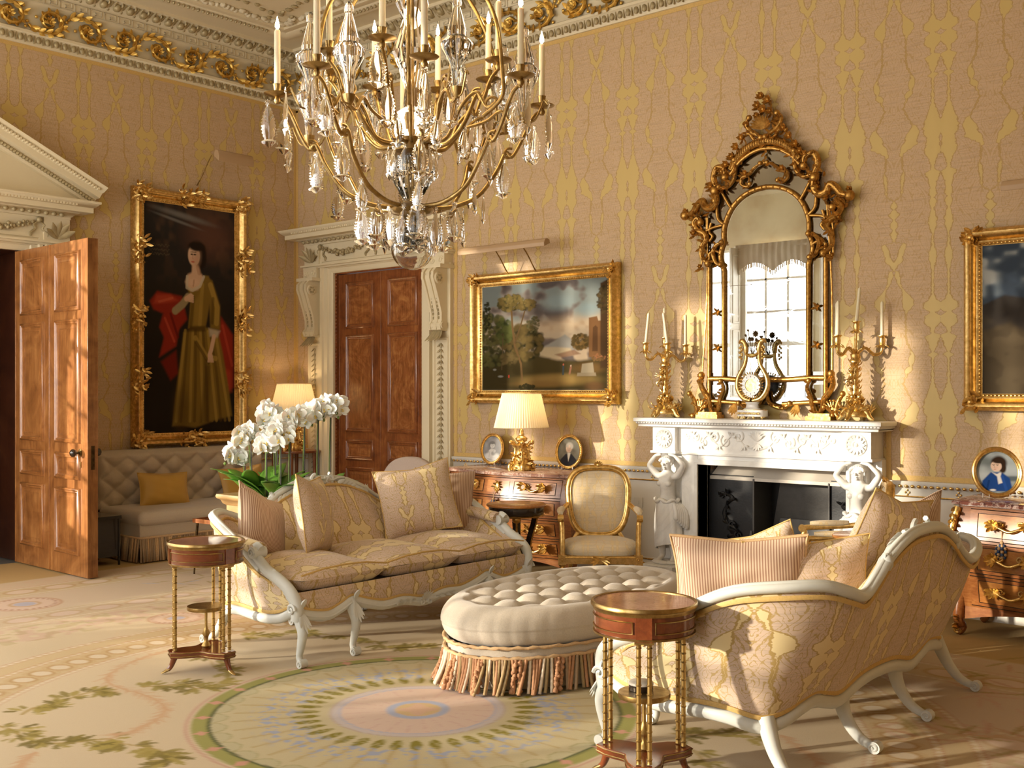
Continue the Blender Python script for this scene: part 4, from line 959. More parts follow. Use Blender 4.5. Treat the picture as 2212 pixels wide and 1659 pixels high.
for s in (-1, 1):
    bar([(s*.365, 1.70), (s*.365, 2.55)], .016, -.046, smooth=False); bar([(s*.503, 1.50), (s*.503, 2.70)], .014, -.045, smooth=False)
    for k in range(26): g.ball((s*.365, -.058, 1.72+k*.034), (.009, .008, .014), 5)
    for z in (2.22, 1.93):
        for q in range(4): leaf(g, (s*.43, -.04, z), (math.cos(q*1.6+.4), -.3, math.sin(q*1.6+.4)), (0, -1, 0), .05, .024, .8, .4, 3, 5)
    # shoulders: big C and S scrolls
    cscroll([(s*.50, 2.62), (s*.56, 2.68), (s*.555, 2.77), (s*.52, 2.82), (s*.545, 2.87), (s*.60, 2.90), (s*.635, 2.96), (s*.60, 3.0), (s*.57, 2.96)], .019)
    cscroll([(s*.71, 3.03), (s*.64, 3.05), (s*.60, 3.10), (s*.55, 3.13), (s*.52, 3.08), (s*.46, 3.07), (s*.42, 3.12), (s*.43, 3.20)], .024, -.07)
    cscroll([(s*.43, 3.12), (s*.42, 3.22), (s*.45, 3.30), (s*.42, 3.385), (s*.35, 3.37), (s*.34, 3.30)], .020, -.065)
    cscroll([(s*.40, 3.23), (s*.33, 3.22), (s*.27, 3.28), (s*.255, 3.36), (s*.26, 3.43)], .014)
    bar([(s*.37, 2.93), (s*.42, 2.98), (s*.43, 3.08)], .011); bar([(s*.30, 3.05), (s*.35, 3.13), (s*.40, 3.22)], .010); bar([(s*.38, 2.92), (s*.46, 2.91), (s*.55, 2.88)], .010); bar([(s*.40, 2.70), (s*.45, 2.72), (s*.50, 2.70)], .010); bar([(s*.48, 2.95), (s*.50, 2.88), (s*.47, 2.84), (s*.50, 2.80)], .010)
    cscroll([(s*.375, 2.78), (s*.43, 2.76), (s*.46, 2.70), (s*.43, 2.62), (s*.385, 2.60)], .014)
    cscroll([(s*.03, 3.37), (s*.09, 3.34), (s*.13, 3.30), (s*.19, 3.28), (s*.20, 3.23), (s*.15, 3.20), (s*.12, 3.22)], .012)
    bar([(0, 3.375), (s*.03, 3.37)], .012)
    # feet with trophies
    cscroll([(s*.56, 1.71), (s*.57, 1.63), (s*.53, 1.56), (s*.50, 1.52), (s*.485, 1.45), (s*.46, 1.40)], .018)
    cscroll([(s*.38, 1.66), (s*.36, 1.60), (s*.39, 1.53), (s*.40, 1.48), (s*.42, 1.42), (s*.46, 1.40)], .013)
    bar([(s*.50, 1.68), (s*.37, 1.68), (s*.2, 1.67), (0, 1.67)], .017, -.048); bar([(s*.48, 1.50), (s*.30, 1.49), (s*.15, 1.48)], .014, -.048)
    cscroll([(s*.22, 1.485), (s*.16, 1.45), (s*.10, 1.46), (s*.04, 1.49), (s*.02, 1.56)], .014, -.055)
    g.box((s*.48, -.075, 1.375), (.20, .11, .03)); g.box((s*.48, -.07, 1.40), (.17, .09, .022))
    cscroll([(s*.66, 1.56), (s*.62, 1.50), (s*.60, 1.42), (s*.63, 1.38)], .014, -.08); cscroll([(s*.51, 1.46), (s*.55, 1.44), (s*.58, 1.40)], .011, -.08)
    for k in range(7): a = PI*.15+k*.33; g.tube([(s*.575+.0*k, -.08, 1.43), (s*.575+.075*math.cos(a), -.08, 1.43+.075*math.sin(a))], .006, 5); g.ball((s*.575+.08*math.cos(a), -.08, 1.43+.08*math.sin(a)), .011, 5)
    for q in range(5): leaf(g, (s*.27, -.05, 1.48), ((q-2)*.3, -.2, -1), (0, -1, 0), .11-.012*abs(q-2), .028, .5, .4)
bar([(-.30, 3.36), (-.23, 3.45), (-.12, 3.52), (0, 3.54), (.12, 3.52), (.23, 3.45), (.30, 3.36)], .030, -.05); bar([(-.30, 3.32), (-.22, 3.405), (-.11, 3.465), (0, 3.485), (.11, 3.465), (.22, 3.405), (.30, 3.32)], .013, -.06)
for k in range(34): a = PI*(.17+.66*k/33); g.ball((.335*math.cos(a), -.085, 3.205+.335*math.sin(a)*1.0), (.009, .008, .02), 5)
for k in range(11):       # shell
    a = PI*(.06+.88*k/10); leaf(g, (0, -.07, 3.64), (math.cos(a), -.25, math.sin(a)), (0, -1, 0), .115, .034, .7, .5, 4, 5)
for s in (-1, 1): cscroll([(s*.02, 3.57), (s*.06, 3.60), (s*.12, 3.64), (s*.15, 3.70), (s*.12, 3.74)], .015, -.07); cscroll([(s*.03, 3.55), (s*.09, 3.57), (s*.13, 3.62), (s*.19, 3.60)], .012, -.06)
R = random.Random(9)
def flower(x, y, z, r):
    for k in range(6): a = k*PI/3; leaf(g, (x, y, z), (math.cos(a), -.45, math.sin(a)), (0, -1, 0), r, r*.6, .8, .4, 3, 5)
    g.ball((x, y-.012, z), r*.28, 6)
for x, z, r_ in ((-.02, 3.90, .035), (.04, 3.86, .04), (-.05, 3.83, .04), (.0, 3.79, .045), (.06, 3.77, .035), (-.06, 3.75, .03), (.12, 3.70, .03), (-.14, 3.69, .035), (.17, 3.62, .04), (-.19, 3.60, .035), (.22, 3.55, .04), (-.24, 3.53, .04), (.27, 3.48, .04), (-.28, 3.46, .035), (.31, 3.42, .035), (-.33, 3.40, .04), (.35, 3.39, .035), (-.37, 3.35, .035), (.16, 3.31, .03), (-.16, 3.31, .03), (.46, 3.33, .03), (-.47, 3.24, .03), (.70, 3.08, .025), (-.71, 3.07, .025), (.62, 2.88, .03), (-.63, 2.88, .03), (.56, 1.70, .03), (-.56, 1.70, .03), (.57, 2.60, .025), (-.57, 2.60, .025)):
    flower(x, -.07, z, r_*1.25); x1, z1 = x*.92, max(3.0, z-.09)
    g.tube(cr([(x, -.06, z), ((x+x1)/2+.02, -.055, (z+z1)/2), (x1, -.05, z1)], 4), .007, 5)
    for k in range(3): q_ = R.uniform(0, 6.28); leaf(g, (x, -.06, z-.02), (math.cos(q_), -.3, math.sin(q_)), (0, -1, 0), .06, .026, .8, .4, 3, 5)
for k in range(230):
    t = R.random(); x, z = out[int(t*len(out)) % len(out)]; 
    if z < 2.6: continue
    q = R.uniform(0, 6.28); leaf(g, (x+R.uniform(-.03, .03), -.05, z+R.uniform(-.02, .05)), (math.cos(q), -.3, math.sin(q)), (0, -1, 0), .065, .026, .8, .4, 3, 5)
for x, z0, z1 in ((0, 3.48, 3.38),):
    for k in range(5): leaf(g, (x, -.05, lerp(z0, z1, k/4)), ((-1)**k*.5, -.2, -.8), (0, -1, 0), .05, .025, .5, .4, 3, 5)
g.build('gilt_frame', M['gilt_old'], mir, angle=60)
mb = MB(); mb.b2(-.375, .375, -.0375, -.036, 2.425, 2.428); mb.build('plate_joint', M['dark_bronze'], mir)
# ------------------------------------------------------------------ lyre clock
ck = thing('lyre_clock', 'gilt lyre-shaped clock with white dial on the mantelpiece before the mirror', 'clock', (5.90, -.165, 1.361))
mb = MB(); mb.prism([(a*.118, b*.065) for a, b in [(math.copysign(abs(math.cos(t))**.4, math.cos(t)), math.copysign(abs(math.sin(t))**.7, math.sin(t))) for t in [2*PI*i/32 for i in range(32)]]], .022, .072)
mb.lathe([(.08, .072), (.075, .08), (.055, .09), (.05, .115), (.058, .128), (.06, .134), (.02, .135)], 20, sx=1, sy=.7); mb.build('marble_base', M['enamel'], ck, bevel=.002)
mb = MB()
for x, y in ((-.10, -.035), (-.04, -.058), (.04, -.058), (.10, -.035), (-.08, .04), (.08, .04)): mb.lathe([(.004, 0), (.008, .006), (.014, .018), (.011, .024)], 10, (x, y, 0))
for k in range(16): mb.ball((-.09+k*.012, -.066, .046), (.006, .003, .010), 6)
mb.prism([(a*.121, b*.067) for a, b in [(math.cos(2*PI*i/32), math.sin(2*PI*i/32)) for i in range(32)]], .070, .075)
for s in (-1, 1):
    P = cr([(s*.01, 0, .145), (s*.075, 0, .165), (s*.125, 0, .235), (s*.128, 0, .31), (s*.10, 0, .37), (s*.07, 0, .42), (s*.055, 0, .48), (s*.055, 0, .545)], 5)
    m = len(P); mb.tube(P, [lerp(.03, .012, i/(m-1)) for i in range(m)], 8, r2=[lerp(.025, .014, i/(m-1)) for i in range(m)])
    P = cr([(s*.055, 0, .52), (s*.06, 0, .58), (s*.085, 0, .61), (s*.108, 0, .605), (s*.115, 0, .59)], 4); mb.tube(P, [.018, .02, .022, .022, .021, .02, .02, .022, .024, .022, .020, .016, .012, .010, .008, .006, .004], 8)
    for k in range(9): mb.ball((s*(.095+.012*math.sin(k*2)), -.01, .57-k*.012), .011, 6)
    for k in range(5): leaf(mb, (s*.06, -.02, .19+k*.03), (s*.8, -.3, .6), (0, -1, 0), .05, .02, .6, .4, 3, 5)
mb.tube([(-.055, 0, .50), (.055, 0, .50)], .014, 8)
for k in range(24): mb.ball((.006*0+.05*math.cos(k), -.012+.012*math.sin(k*3), .50+.012*math.cos(k*2)), .010, 5)
for k in range(30): a = 2*PI*k/30; leaf(mb, (.084*math.cos(a), -.018, .265+.084*math.sin(a)), (math.cos(a), -.2, math.sin(a)), (0, -1, 0), .028, .014, .4, .4, 3, 5)
mb.build('lyre_body', M['gilt_bronze'], ck, angle=60)
mb = MB(); 
for k in range(6): mb.tube([(-.028+k*.0112, 0, .34), (-.024+k*.0096, 0, .49)], .0014, 5)
mb.build('lyre_strings', M['steel'], ck)
Tq = Tm((0, 0, .265), (PI/2, 0, 0))
mb = MB(); mb.cur = 0; mb.lathe([(.05, .012), (.05, .03), (.082, .03), (.084, .026), (.084, .0), (.05, 0)], 40, T=Tq); mb.cur = 1
mb.lathe([(.001, .008), (.05, .008), (.052, .02), (.05, .024)], 32, T=Tq); mb.cur = 2
for k in range(12):
    a = 2*PI*k/12; mb.box((.067*math.sin(a), -.0315, .265+.067*math.cos(a)), (.004, .002, .011), Matrix.Translation((.067*math.sin(a), -.0315, .265+.067*math.cos(a))) @ Matrix.Rotation(a, 4, 'Y') @ Matrix.Translation((-.067*math.sin(a), .0315, -.265-.067*math.cos(a))))
mb.cur = 1
for k in range(14): mb.ball((.028*math.cos(k*1.9)*(.4+.05*k), -.012, .265+.028*math.sin(k*1.9)*(.4+.05*k)), (.010, .006, .010), 6)
mb.build('dial', [M['enamel'], M['gilt_bronze'], M['ebony']], ck)
mb = MB()
for x, z, r_, kind in ((.03, .665, .026, 1), (-.035, .685, .018, 0), (-.055, .645, .02, 0), (.0, .625, .018, 1), (-.02, .625, .018, 1), (.035, .62, .014, 1), (.075, .63, .02, 0), (.055, .60, .014, 0)):
    mb.tube(cr([(0, 0, .50), (x*.5, 0, .56), (x, 0, z)], 4), .0025, 5)
    for k in range(8 if kind else 2): a = k*PI/4 if kind else PI/2+k*.5; leaf(mb, (x, 0, z), (math.cos(a), -.2, math.sin(a)), (0, -1, 0), r_*1.2, r_*.8, .3, .4, 3, 5)
mb.build('metal_flowers', M['dark_bronze'], ck)
# ------------------------------------------------------------------ candelabra and candles
def candelabrum(name, label, loc, rz, arms, group):
    t = thing(name, label, 'candelabrum', loc, rz, group); b = MB(); R = random.Random(2)
    for k in range(4):
        a = PI/4+k*PI/2; P = cr([(.03*math.cos(a), .03*math.sin(a), .10), (.08*math.cos(a), .08*math.sin(a), .075), (.11*math.cos(a), .11*math.sin(a), .03), (.135*math.cos(a), .135*math.sin(a), .012)], 5); b.tube(P, [lerp(.035, .014, i/15) for i in range(16)], 8); b.ball((.135*math.cos(a), .135*math.sin(a), .014), .013, 7)
    b.lathe([(.10, .03), (.105, .05), (.085, .075), (.06, .10), (.045, .13), (.04, .16), (.02, .17)], 16)
    for k in range(44): a = R.uniform(0, 6.28); r_ = R.uniform(.03, .11); z = .13-.8*r_+R.uniform(0, .05); leaf(b, (r_*math.cos(a), r_*math.sin(a), max(.02, z)), (math.cos(a+R.uniform(-1, 1)), math.sin(a), R.uniform(-.2, .8)), (0, 0, 1), .055, .028, .9, .45, 3, 5)
    for k in range(10): a = R.uniform(0, 6.28); b.ball((.05*math.cos(a), .05*math.sin(a), .13+R.uniform(0, .05)), R.uniform(.014, .024), 7)
    b.build('foliate_base', M['gilt_bronze'], t, angle=60)
    s = MB(); s.lathe([(.03, .14), (.024, .20), (.028, .24), (.02, .30), (.026, .36), (.022, .40), (.030, .425), (.042, .43), (.042, .445), (.03, .455), (.036, .49), (.012, .50)], 14)
    for k in range(40): z = .15+k*.0075; a = k*1.1; leaf(s, (.024*math.cos(a), .024*math.sin(a), z), (math.cos(a), math.sin(a), .5), (0, 0, 1), .045, .022, .9, .45, 3, 5)
    # little putto clinging to the shaft
    s.ball((-.035, -.02, .375), .020, 8); s.ball((-.032, -.02, .335), (.018, .016, .028), 8)
    for q in ((-.06, -.03, .30), (-.075, -.02, .285)): s.tube([(-.035, -.02, .32), q, (q[0]+.02, q[1], q[2]-.03)], [.013, .011, .008], 6)
    s.tube([(-.03, -.025, .35), (-.05, -.04, .365), (-.02, -.04, .40)], [.010, .008, .006], 6)
    for q in range(3): leaf(s, (-.04, .0, .35), (-.8, .3, .3-q*.4), (0, 0, 1), .05, .018, .3, .3, 3, 5)
    for k in range(6): a = k*PI/3; leaf(s, (.02*math.cos(a), .02*math.sin(a), .49), (math.cos(a)*.5, math.sin(a)*.5, 1), (math.cos(a), math.sin(a), 0), .06, .026, .8, .4, 4, 5)
    s.build('shaft', M['gilt_bronze'], t, angle=60)
    tops = []
    for (dx, dy, z) in arms:
        a = MB(); L = math.hypot(dx, dy)
        if L > .01: P = cr([(0, 0, .47), (dx*.35, dy*.35, z-.05), (dx*.7, dy*.7, z-.10), (dx*.95, dy*.95, z-.085), (dx, dy, z-.035)], 5)
        else: P = [(0, 0, .48), (.004, 0, z-.06), (dx, dy, z-.03)]
        a.tube(P, [lerp(.012, .010, i/(len(P)-1)) for i in range(len(P))], 8)
        a.lathe([(.010, -.05), (.016, -.04), (.020, -.02), (.024, 0), (.020, .02), (.024, .03), (.034, .035), (.034, .04), (.014, .041)], 14, (dx, dy, z))
        for k in range(7): q = 2*PI*k/7; leaf(a, (dx+.010*math.cos(q), dy+.010*math.sin(q), z-.03), (math.cos(q), math.sin(q), .2), (0, 0, -1), .05, .026, 1.3, .35, 4, 5)
        for k in range(5): q = P[3+k*2] if len(P) > 13 else P[0]; leaf(a, q, (R.uniform(-1, 1), R.uniform(-1, 1), R.uniform(-.5, 1)), (0, 0, 1), .03, .016, .5, .4, 3, 5)
        a.build('candle_arm', M['gilt_bronze'], t, angle=60); tops.append((dx, dy, z+.035))
    return t, tops
def taper(loc, h, lean, label, group=None):
    mb = MB(); mb.lathe([(.013, 0), (.013, .01), (.0115, h*.93), (.010, h*.97), (.004, h), (.001, h+.002)], 12); mb.tube([(0, 0, h-.002), (.001, 0, h+.012)], .001, 5)
    o = mb.build('candle', M['candle']); o.location = loc; o.rotation_euler = lean; return tag(o, label, 'candle', group)
ca = math.radians(40.9)      # arms spread square to the view
def rotp(p, a): return (p[0]*math.cos(a)-p[1]*math.sin(a), p[0]*math.sin(a)+p[1]*math.cos(a), p[2])
for nm, lab, loc, arms, leans, labs in (
  ('candelabrum', 'gilt foliate candelabrum at the door end of the mantelpiece', (5.10, -.17, 1.361), [(-.165, -.02, .58), (.165, -.02, .565), (.0, -.13, .575), (.012, .10, .63)], [(.0, .10), (.0, .0), (.0, -.13), (0, -.02)],
   ('white candle tilted inward on the outer branch of the door-end candelabrum', 'upright white candle on the branch nearest the mirror of the door-end candelabrum', 'white candle leaning sharply over in the front socket of the door-end candelabrum', 'tallest white candle at the back of the door-end candelabrum')),
  ('candelabrum', 'gilt candelabrum with a putto on its shaft at the painting end of the mantelpiece', (6.735, -.17, 1.361), [(.19, -.02, .585), (-.15, -.07, .585), (-.11, .08, .585), (.01, 0, .69)], [(0, 0), (0, .02), (0, 0), (0, .09)],
   ('upright white candle on the outermost branch of the putto candelabrum', 'white candle in front of the close pair on the putto candelabrum', 'white candle behind the close pair on the putto candelabrum', 'white candle tilting atop the tall central socket of the putto candelabrum'))):
    t, tops = candelabrum(nm, lab, loc, ca, arms, 'gilt candelabra on the mantelpiece')
    for p, ln, l in zip(tops, leans, labs):
        q = rotp(p, ca); taper((loc[0]+q[0], loc[1]+q[1], loc[2]+q[2]-.012), .265, Euler((-ln[1]*math.sin(ca), ln[1]*math.cos(ca), 0)), l, 'white candles in the mantelpiece candelabra')
# ------------------------------------------------------------------ sofas
def make_sofa(label, loc, rz):
    t = thing('sofa', label, 'sofa', loc, rz, 'pair of facing carved sofas')
    ST = [((.40,-1.02,.33),(.40,-1.03,.40)), ((.30,-1.03,.28),(.30,-1.07,.50)), ((.18,-1.03,.26),(.18,-1.08,.54)), ((.06,-1.03,.26),(.05,-1.08,.615)), ((-.08,-1.03,.27),(-.10,-1.09,.705)), ((-.20,-1.02,.265),(-.26,-1.08,.775)), ((-.31,-.97,.235),(-.43,-1.0,.80)),
          ((-.36,-.88,.245),(-.55,-.87,.80)), ((-.38,-.76,.275),(-.60,-.75,.765)), ((-.385,-.64,.285),(-.605,-.64,.74)), ((-.385,-.52,.255),(-.605,-.50,.80)), ((-.385,-.40,.235),(-.61,-.38,.895)), ((-.39,-.2,.275),(-.62,-.2,.96)), ((-.39,0,.285),(-.62,0,.975))]
    ST = ST + [((b[0], -b[1], b[2]), (p[0], -p[1], p[2])) for b, p in ST[-2::-1]]
    B = cr([b for b, p in ST], 4); P = cr([(p[0], p[1], p[2]-.022*(abs(p[1]) < .45)) for b, p in ST], 4); n = len(B)
    def off(i, d):     # horizontal inward normal of the plan curve
        a = Vector(P[max(0, i-1)]); c = Vector(P[min(n-1, i+1)]); q = (c-a); q.z = 0; q.normalize(); return Vector((-q.y, q.x, 0))*-d if False else Vector((q.y, -q.x, 0))*d
    sgn = 1 if off(n//2, 1).x > 0 else -1
    def outer(u, v, d=0.):
        i = min(n-1, int(round(u*(n-1)))); b = Vector(B[i]); p = Vector(P[i]); q = b.lerp(p, v); return tuple(q - off(i, sgn*.022*math.sin(PI*v)) )
    mb = MB(); mb.grid(lambda u, v: outer(u, v), n, 7); o = mb.build('outer_upholstery', M['damask'], t, angle=180)
    # metre UVs that run round the wrap
    me = o.data; ul = me.uv_layers['UVMap'].data; s_ = [0]
    for i in range(1, n): s_.append(s_[-1]+(Vector(B[i])-Vector(B[i-1])).length)
    for lp in me.loops: i, j = divmod(lp.vertex_index, 7); ul[lp.index].uv = (s_[i], .25+j*.11)
    mb = MB()
    def inner(u, v):
        i = min(n-1, int(round(u*(n-1)))); p = Vector(P[i])+off(i, sgn*.02); b = Vector(B[i]); b = b+off(i, sgn*.085); b.z = .40
        q = b.lerp(p, v); return tuple(q+off(i, sgn*.035*math.sin(PI*min(1, v*1.05))))
    k0 = 0
    mb.grid(inner, n, 8, flip=True); o = mb.build('inner_upholstery', M['damask'], t, angle=180)
    ul = o.data.uv_layers['UVMap'].data
    for lp in o.data.loops: i, j = divmod(lp.vertex_index, 8); ul[lp.index].uv = (s_[i], .38+j*.085)
    wp = M['grey_paint']
    rl = MB(); m0 = 8
    rl.tube([(x, y, z+.005) for x, y, z in P[m0:n-m0]], .030, 10, r2=.022)
    rl.tube([(x, y, z+.022) for x, y, z in P[m0:n-m0]], .012, 8)
    rl.build('top_rail', wp, t)
    br = MB()
    br.tube([tuple(Vector(P[i])-off(i, sgn*.012)-Vector((0, 0, .034))) for i in range(m0, n-m0)], .007, 6, r2=.011)
    br.tube([tuple(Vector(P[i])+off(i, sgn*.050)-Vector((0, 0, .030))) for i in range(m0, n-m0)], .006, 6, r2=.009)
    br.tube([tuple(Vector(B[i])-off(i, sgn*.016)+Vector((0, 0, .034))) for i in range(n)], .007, 6, r2=.011)
    for s in (-1, 1): br.tube([(x, y*s*-1 if s > 0 else y, z) for x, y, z in [(p[0]-.05, p[1]-.014, p[2]-.015) for p in P[1:16]]], .006, 6)
    # front rail wave
    fy = [(-1.0, .33), (-.9, .30), (-.78, .285), (-.68, .315), (-.60, .345), (-.5, .315), (-.35, .28), (-.18, .285), (0, .255), (.18, .285), (.35, .28), (.5, .315), (.60, .345), (.68, .315), (.78, .285), (.9, .30), (1.0, .33)]
    FP = cr([(.415, y, z-.02) for y, z in fy], 4)
    br.tube([(x+.004, y, z+.034) for x, y, z in FP], .007, 6, r2=.010)
    br.build('gold_braid', M['braid'], t)
    ar = MB(); ar.tube(FP, .026, 10, r2=.03); ar.tube([tuple(Vector(q)+Vector((0, 0, -.008))) for q in B], .026, 10, r2=.03)
    ar.tube([(x+.022, y, z-.004) for x, y, z in FP], .008, 6)
    for q in range(9): a = PI/2+(q-4)*.33; leaf(ar, (.437, 0, .245), (.25, math.cos(a), math.sin(a)), (1, 0, 0), .075, .02, .3, .4, 3, 5)
    for s in (-1, 1):
        ar.tube(spiral((.442, s*.035, .235), .024, .006, 1.5, 1.5+s*6, 16, (0, 1, 0), (0, 0, 1)), .007, 5)
        for k in range(6): leaf(ar, (.440, s*(.09+.028*k), .262+.001*k), (.2, s, .35*(-1)**k), (1, 0, 0), .05, .022, .4, .4, 3, 5)
    ar.build('carved_apron', wp, t)
    fa = MB(); fa.grid(lambda u, v: ((lambda q: (.412+.014*math.sin(PI*v), q[1], lerp(q[2]+.02, .425, v)))(FP[min(len(FP)-1, int(round(u*(len(FP)-1))))])), len(FP), 5)
    fa.b2(-.28, .39, -.90, .90, .30, .40)
    fa.build('seat_base', M['damask'], t)
    for k in range(3):
        y0 = -.985+k*.6567; y1 = y0+.652; c = MB(); N1, N2 = 22, 20
        def top(u, v, sg):
            x = lerp(-.40, .425, u); y = lerp(y0, y1, v); a, b_ = abs(2*u-1), abs(2*v-1)
            e_ = (max(0, 1-a**5)*max(0, 1-b_**5))**.5; dome = .052*(1-a**2.2)*(1-b_**2.2)
            wr = .004*math.sin(14*u+5*v+k*2)*math.sin(9*v-4*u+k)
            return (x+(.012*e_ if u > .9 else 0), y, (.487+.045*e_+dome+wr) if sg > 0 else (.487-.068*min(1, e_*1.5)))
        c.grid(lambda u, v: top(u, v, 1), N1, N2); c.grid(lambda u, v: top(u, v, -1), N1, N2, flip=True)
        o = c.build('seat_cushion', M['damask'], t, angle=180)
        pp = MB(); pp.tube([(.425, y0, .52), (.43, (y0*3+y1)/4, .545), (.432, (y0+y1)/2, .552), (.43, (y0+3*y1)/4, .545), (.425, y1, .52)], .006, 6); pp.build('piping', M['braid'], o)
    for s in (-1, 1):      # arm supports, scrolled
        a = MB()
        Q = cr([(.42, s*1.015, .27), (.43, s*1.02, .36), (.40, s*1.045, .44), (.32, s*1.065, .50), (.22, s*1.075, .545), (.14, s*1.075, .60), (.10, s*1.075, .635), (.13, s*1.075, .665), (.165, s*1.075, .650)], 5)
        m = len(Q); a.tube(Q, [.036]*m, 10, r2=[lerp(.034, .022, i/(m-1)) for i in range(m)], up=(0, s, 0))
        a.tube([(x+.01, y, z+.022) for x, y, z in Q[:-6]], .010, 6)
        a.tube([(.135, s*1.03, .640), (.135, s*1.12, .640)], .034, 14); a.tube(spiral((.135, s*1.122, .640), .028, .005, 0, 8, 20), .006, 6)
        a.tube(spiral((.42, s*1.055, .335), .036, .006, 0, 8, 20), .010, 6)
        for k in range(7): leaf(a, (.425-.02*k, s*(1.05+.004*k), .36+.025*k), (-.35, s*.05, .9), (.7, s*.6, 0), .055, .034, .1, .4, 4, 5)
        a.build('arm_support', wp, t)
        p = MB(); R_ = cr([(.12, s*1.05, .655), (.02, s*1.05, .665), (-.10, s*1.045, .68), (-.24, s*1.02, .685)], 5)
        p.tube(R_, [.055]*len(R_), 12, r2=[.040]*len(R_)); p.build('arm_pad', M['damask'], t)
    cv = MB()      # carved crest on the back and corner buds
    for s in (-1, 1):
        cv.tube(spiral((-.60, s*.06, .955), .045, .010, PI/2, PI/2+s*-7.5, 24, (0, 1, 0), (0, 0, 1)), .013, 6)
        for k in range(8): yy = .12+.035*k; zz = np.interp(yy, [0, .2, .38, .5], [.985, .97, .91, .82]); leaf(cv, (-.572, s*yy, zz-.042), (.12, s*.9, (.22, .1, -.05, -.2, -.45, -.7, -.9, -1)[k]), (1, 0, .15), .06, .034, .2, .4, 4, 5)
        cv.tube(cr([(-.60, s*.02, .97), (-.597, s*.08, .95), (-.597, s*.13, .962), (-.60, s*.2, .962)], 4), .011, 6)
        cb = MB(); cb.ball((-.612, s*.415, .855), (.03, .03, .04), 8)
        for k in range(5): leaf(cb, (-.612, s*.41, .825), (-.2+.1*k, s*.2*(k-2), 1), (-1, 0, .2), .08, .026, .5, .4, 3, 5)
        cb.build('carved_bud', wp, t); cb = MB(); cb.ball((.02, s*1.085, .64), (.028, .026, .03), 8); cb.build('carved_bud', wp, t)
    for q in range(7): a = PI/2+(q-3)*.32; leaf(cv, (-.585, 0, .925), (.2, math.cos(a), math.sin(a)), (1, 0, 0), .026, .02, .2, .45, 3, 5)
    cv.build('carved_crest', wp, t)
    for y in (-1.0, -.60, .60, 1.0):
        l = MB(); ex = .02 if abs(y) > .9 else 0
        Q = cr([(.40, y, .335), (.43, y, .27), (.455, y, .20), (.44, y, .12), (.425, y, .06), (.445, y, .022)], 4); m = len(Q)
        l.tube(Q, [lerp(.040, .019, min(1, i/(m-1)*1.3)) for i in range(m)], 10)
        l.tube([(.452, y-.024, .026), (.452, y+.024, .026)], .025, 12); l.tube(spiral((.455, y-.026, .026), .02, .005, 0, 7, 14), .005, 5)
        for q in range(5): leaf(l, (.448, y, .32), (.3, (q-2)*.22, -1), (1, 0, .2), .13-.015*abs(q-2), .028, .35, .4, 4, 5)
        leaf(l, (.45, y, .34), (.35, 0, 1), (1, 0, 0), .07, .045, .4, .4, 4, 5)
        l.build('leg', wp, t)
    for y in (-.97, -.31, .31, .97):
        l = MB(); s = 0 if abs(y) < .5 else math.copysign(1, y)
        Q = cr([(-.365+.04*abs(s), y*.975, .262), (-.362+.01*abs(s), y*.99, .20), (-.385, y, .13), (-.44, y+s*.012, .06), (-.505, y+s*.025, .03), (-.535, y+s*.03, .04)], 4); m = len(Q)
        l.tube(Q, [lerp(.040, .018, min(1, i/(m-1)*1.2)) for i in range(m)], 10); yy = y+s*.03
        l.tube([(-.52, yy-.022, .028), (-.52, yy+.022, .028)], .027, 12)
        for q in (-1, 1): l.tube(spiral((-.52, yy+q*.024, .028), .021, .005, 0, 7, 14), .005, 5)
        l.build('leg', wp, t)
    return t
make_sofa('damask sofa with grey-white carved frame, back to the orchid planter, three seat cushions in view', (4.63, -2.91, 0), 0)
make_sofa('damask sofa seen from behind, its curved back and splayed white legs towards the brass-handled commode', (7.62, -2.88, 0), PI)
def pillow(name, label, loc, rot, w, h, th, mat_, group, pipe='braid', sag=.05):
    mb = MB(); N = 20
    def f(u, v, sg):
        a, b = 2*u-1, 2*v-1; k = (1-abs(a)**2.6)*(1-abs(b)**2.6)
        x = w/2*a*(1-.07*(1-b*b)); z = h/2*b*(1-.07*(1-a*a))-sag*h*(1-abs(a))**1.5*max(0, b)*.9
        wr = .006*math.sin(9*a+6*b)*math.sin(5*b-3*a)*k
        return (x, sg*(th/2*max(0, k)**.55+wr), z)
    mb.grid(lambda u, v: f(u, v, -1), N, N); mb.grid(lambda u, v: f(u, v, 1), N, N, flip=True)
    o = mb.build(name, M[mat_], None, angle=180)
    if pipe:
        E_ = [f(i/14, 0, 0) for i in range(14)]+[f(1, i/14, 0) for i in range(14)]+[f(1-i/14, 1, 0) for i in range(14)]+[f(0, 1-i/14, 0) for i in range(14)]
        p = MB(); p.tube(E_, .0042 if pipe != 'rope' else .008, 6, closed=True); p.build('piping', M[pipe], o)
    o.location = loc; o.rotation_euler = rot; return tag(o, label, 'cushion', group)
GL, GR = 'scatter cushions on the sofa facing the ottoman from the door side', 'scatter cushions on the sofa with its back to the commode'
D = math.radians
pillow('cushion', 'striped cushion slumped on the near arm of the three-cushion sofa', (4.36, -3.66, .74), (D(-20), D(24), D(104)), .46, .44, .17, 'stripe', GL, 'stripe')
pillow('cushion', 'damask cushion standing edge-on beside the striped one on the near arm', (4.50, -3.36, .79), (D(-10), D(6), D(124)), .52, .50, .19, 'damask_pillow', GL)
pillow('cushion', 'large pale damask cushion propped right of the carved crest, half in sun', (4.38, -2.32, .80), (D(-18), D(-10), D(54)), .56, .52, .19, 'damask_pillow', GL)
pillow('cushion', 'square beige striped cushion against the far arm, partly behind the large damask one', (4.33, -2.00, .77), (D(-16), D(4), D(48)), .46, .46, .16, 'stripe', GL, 'stripe')
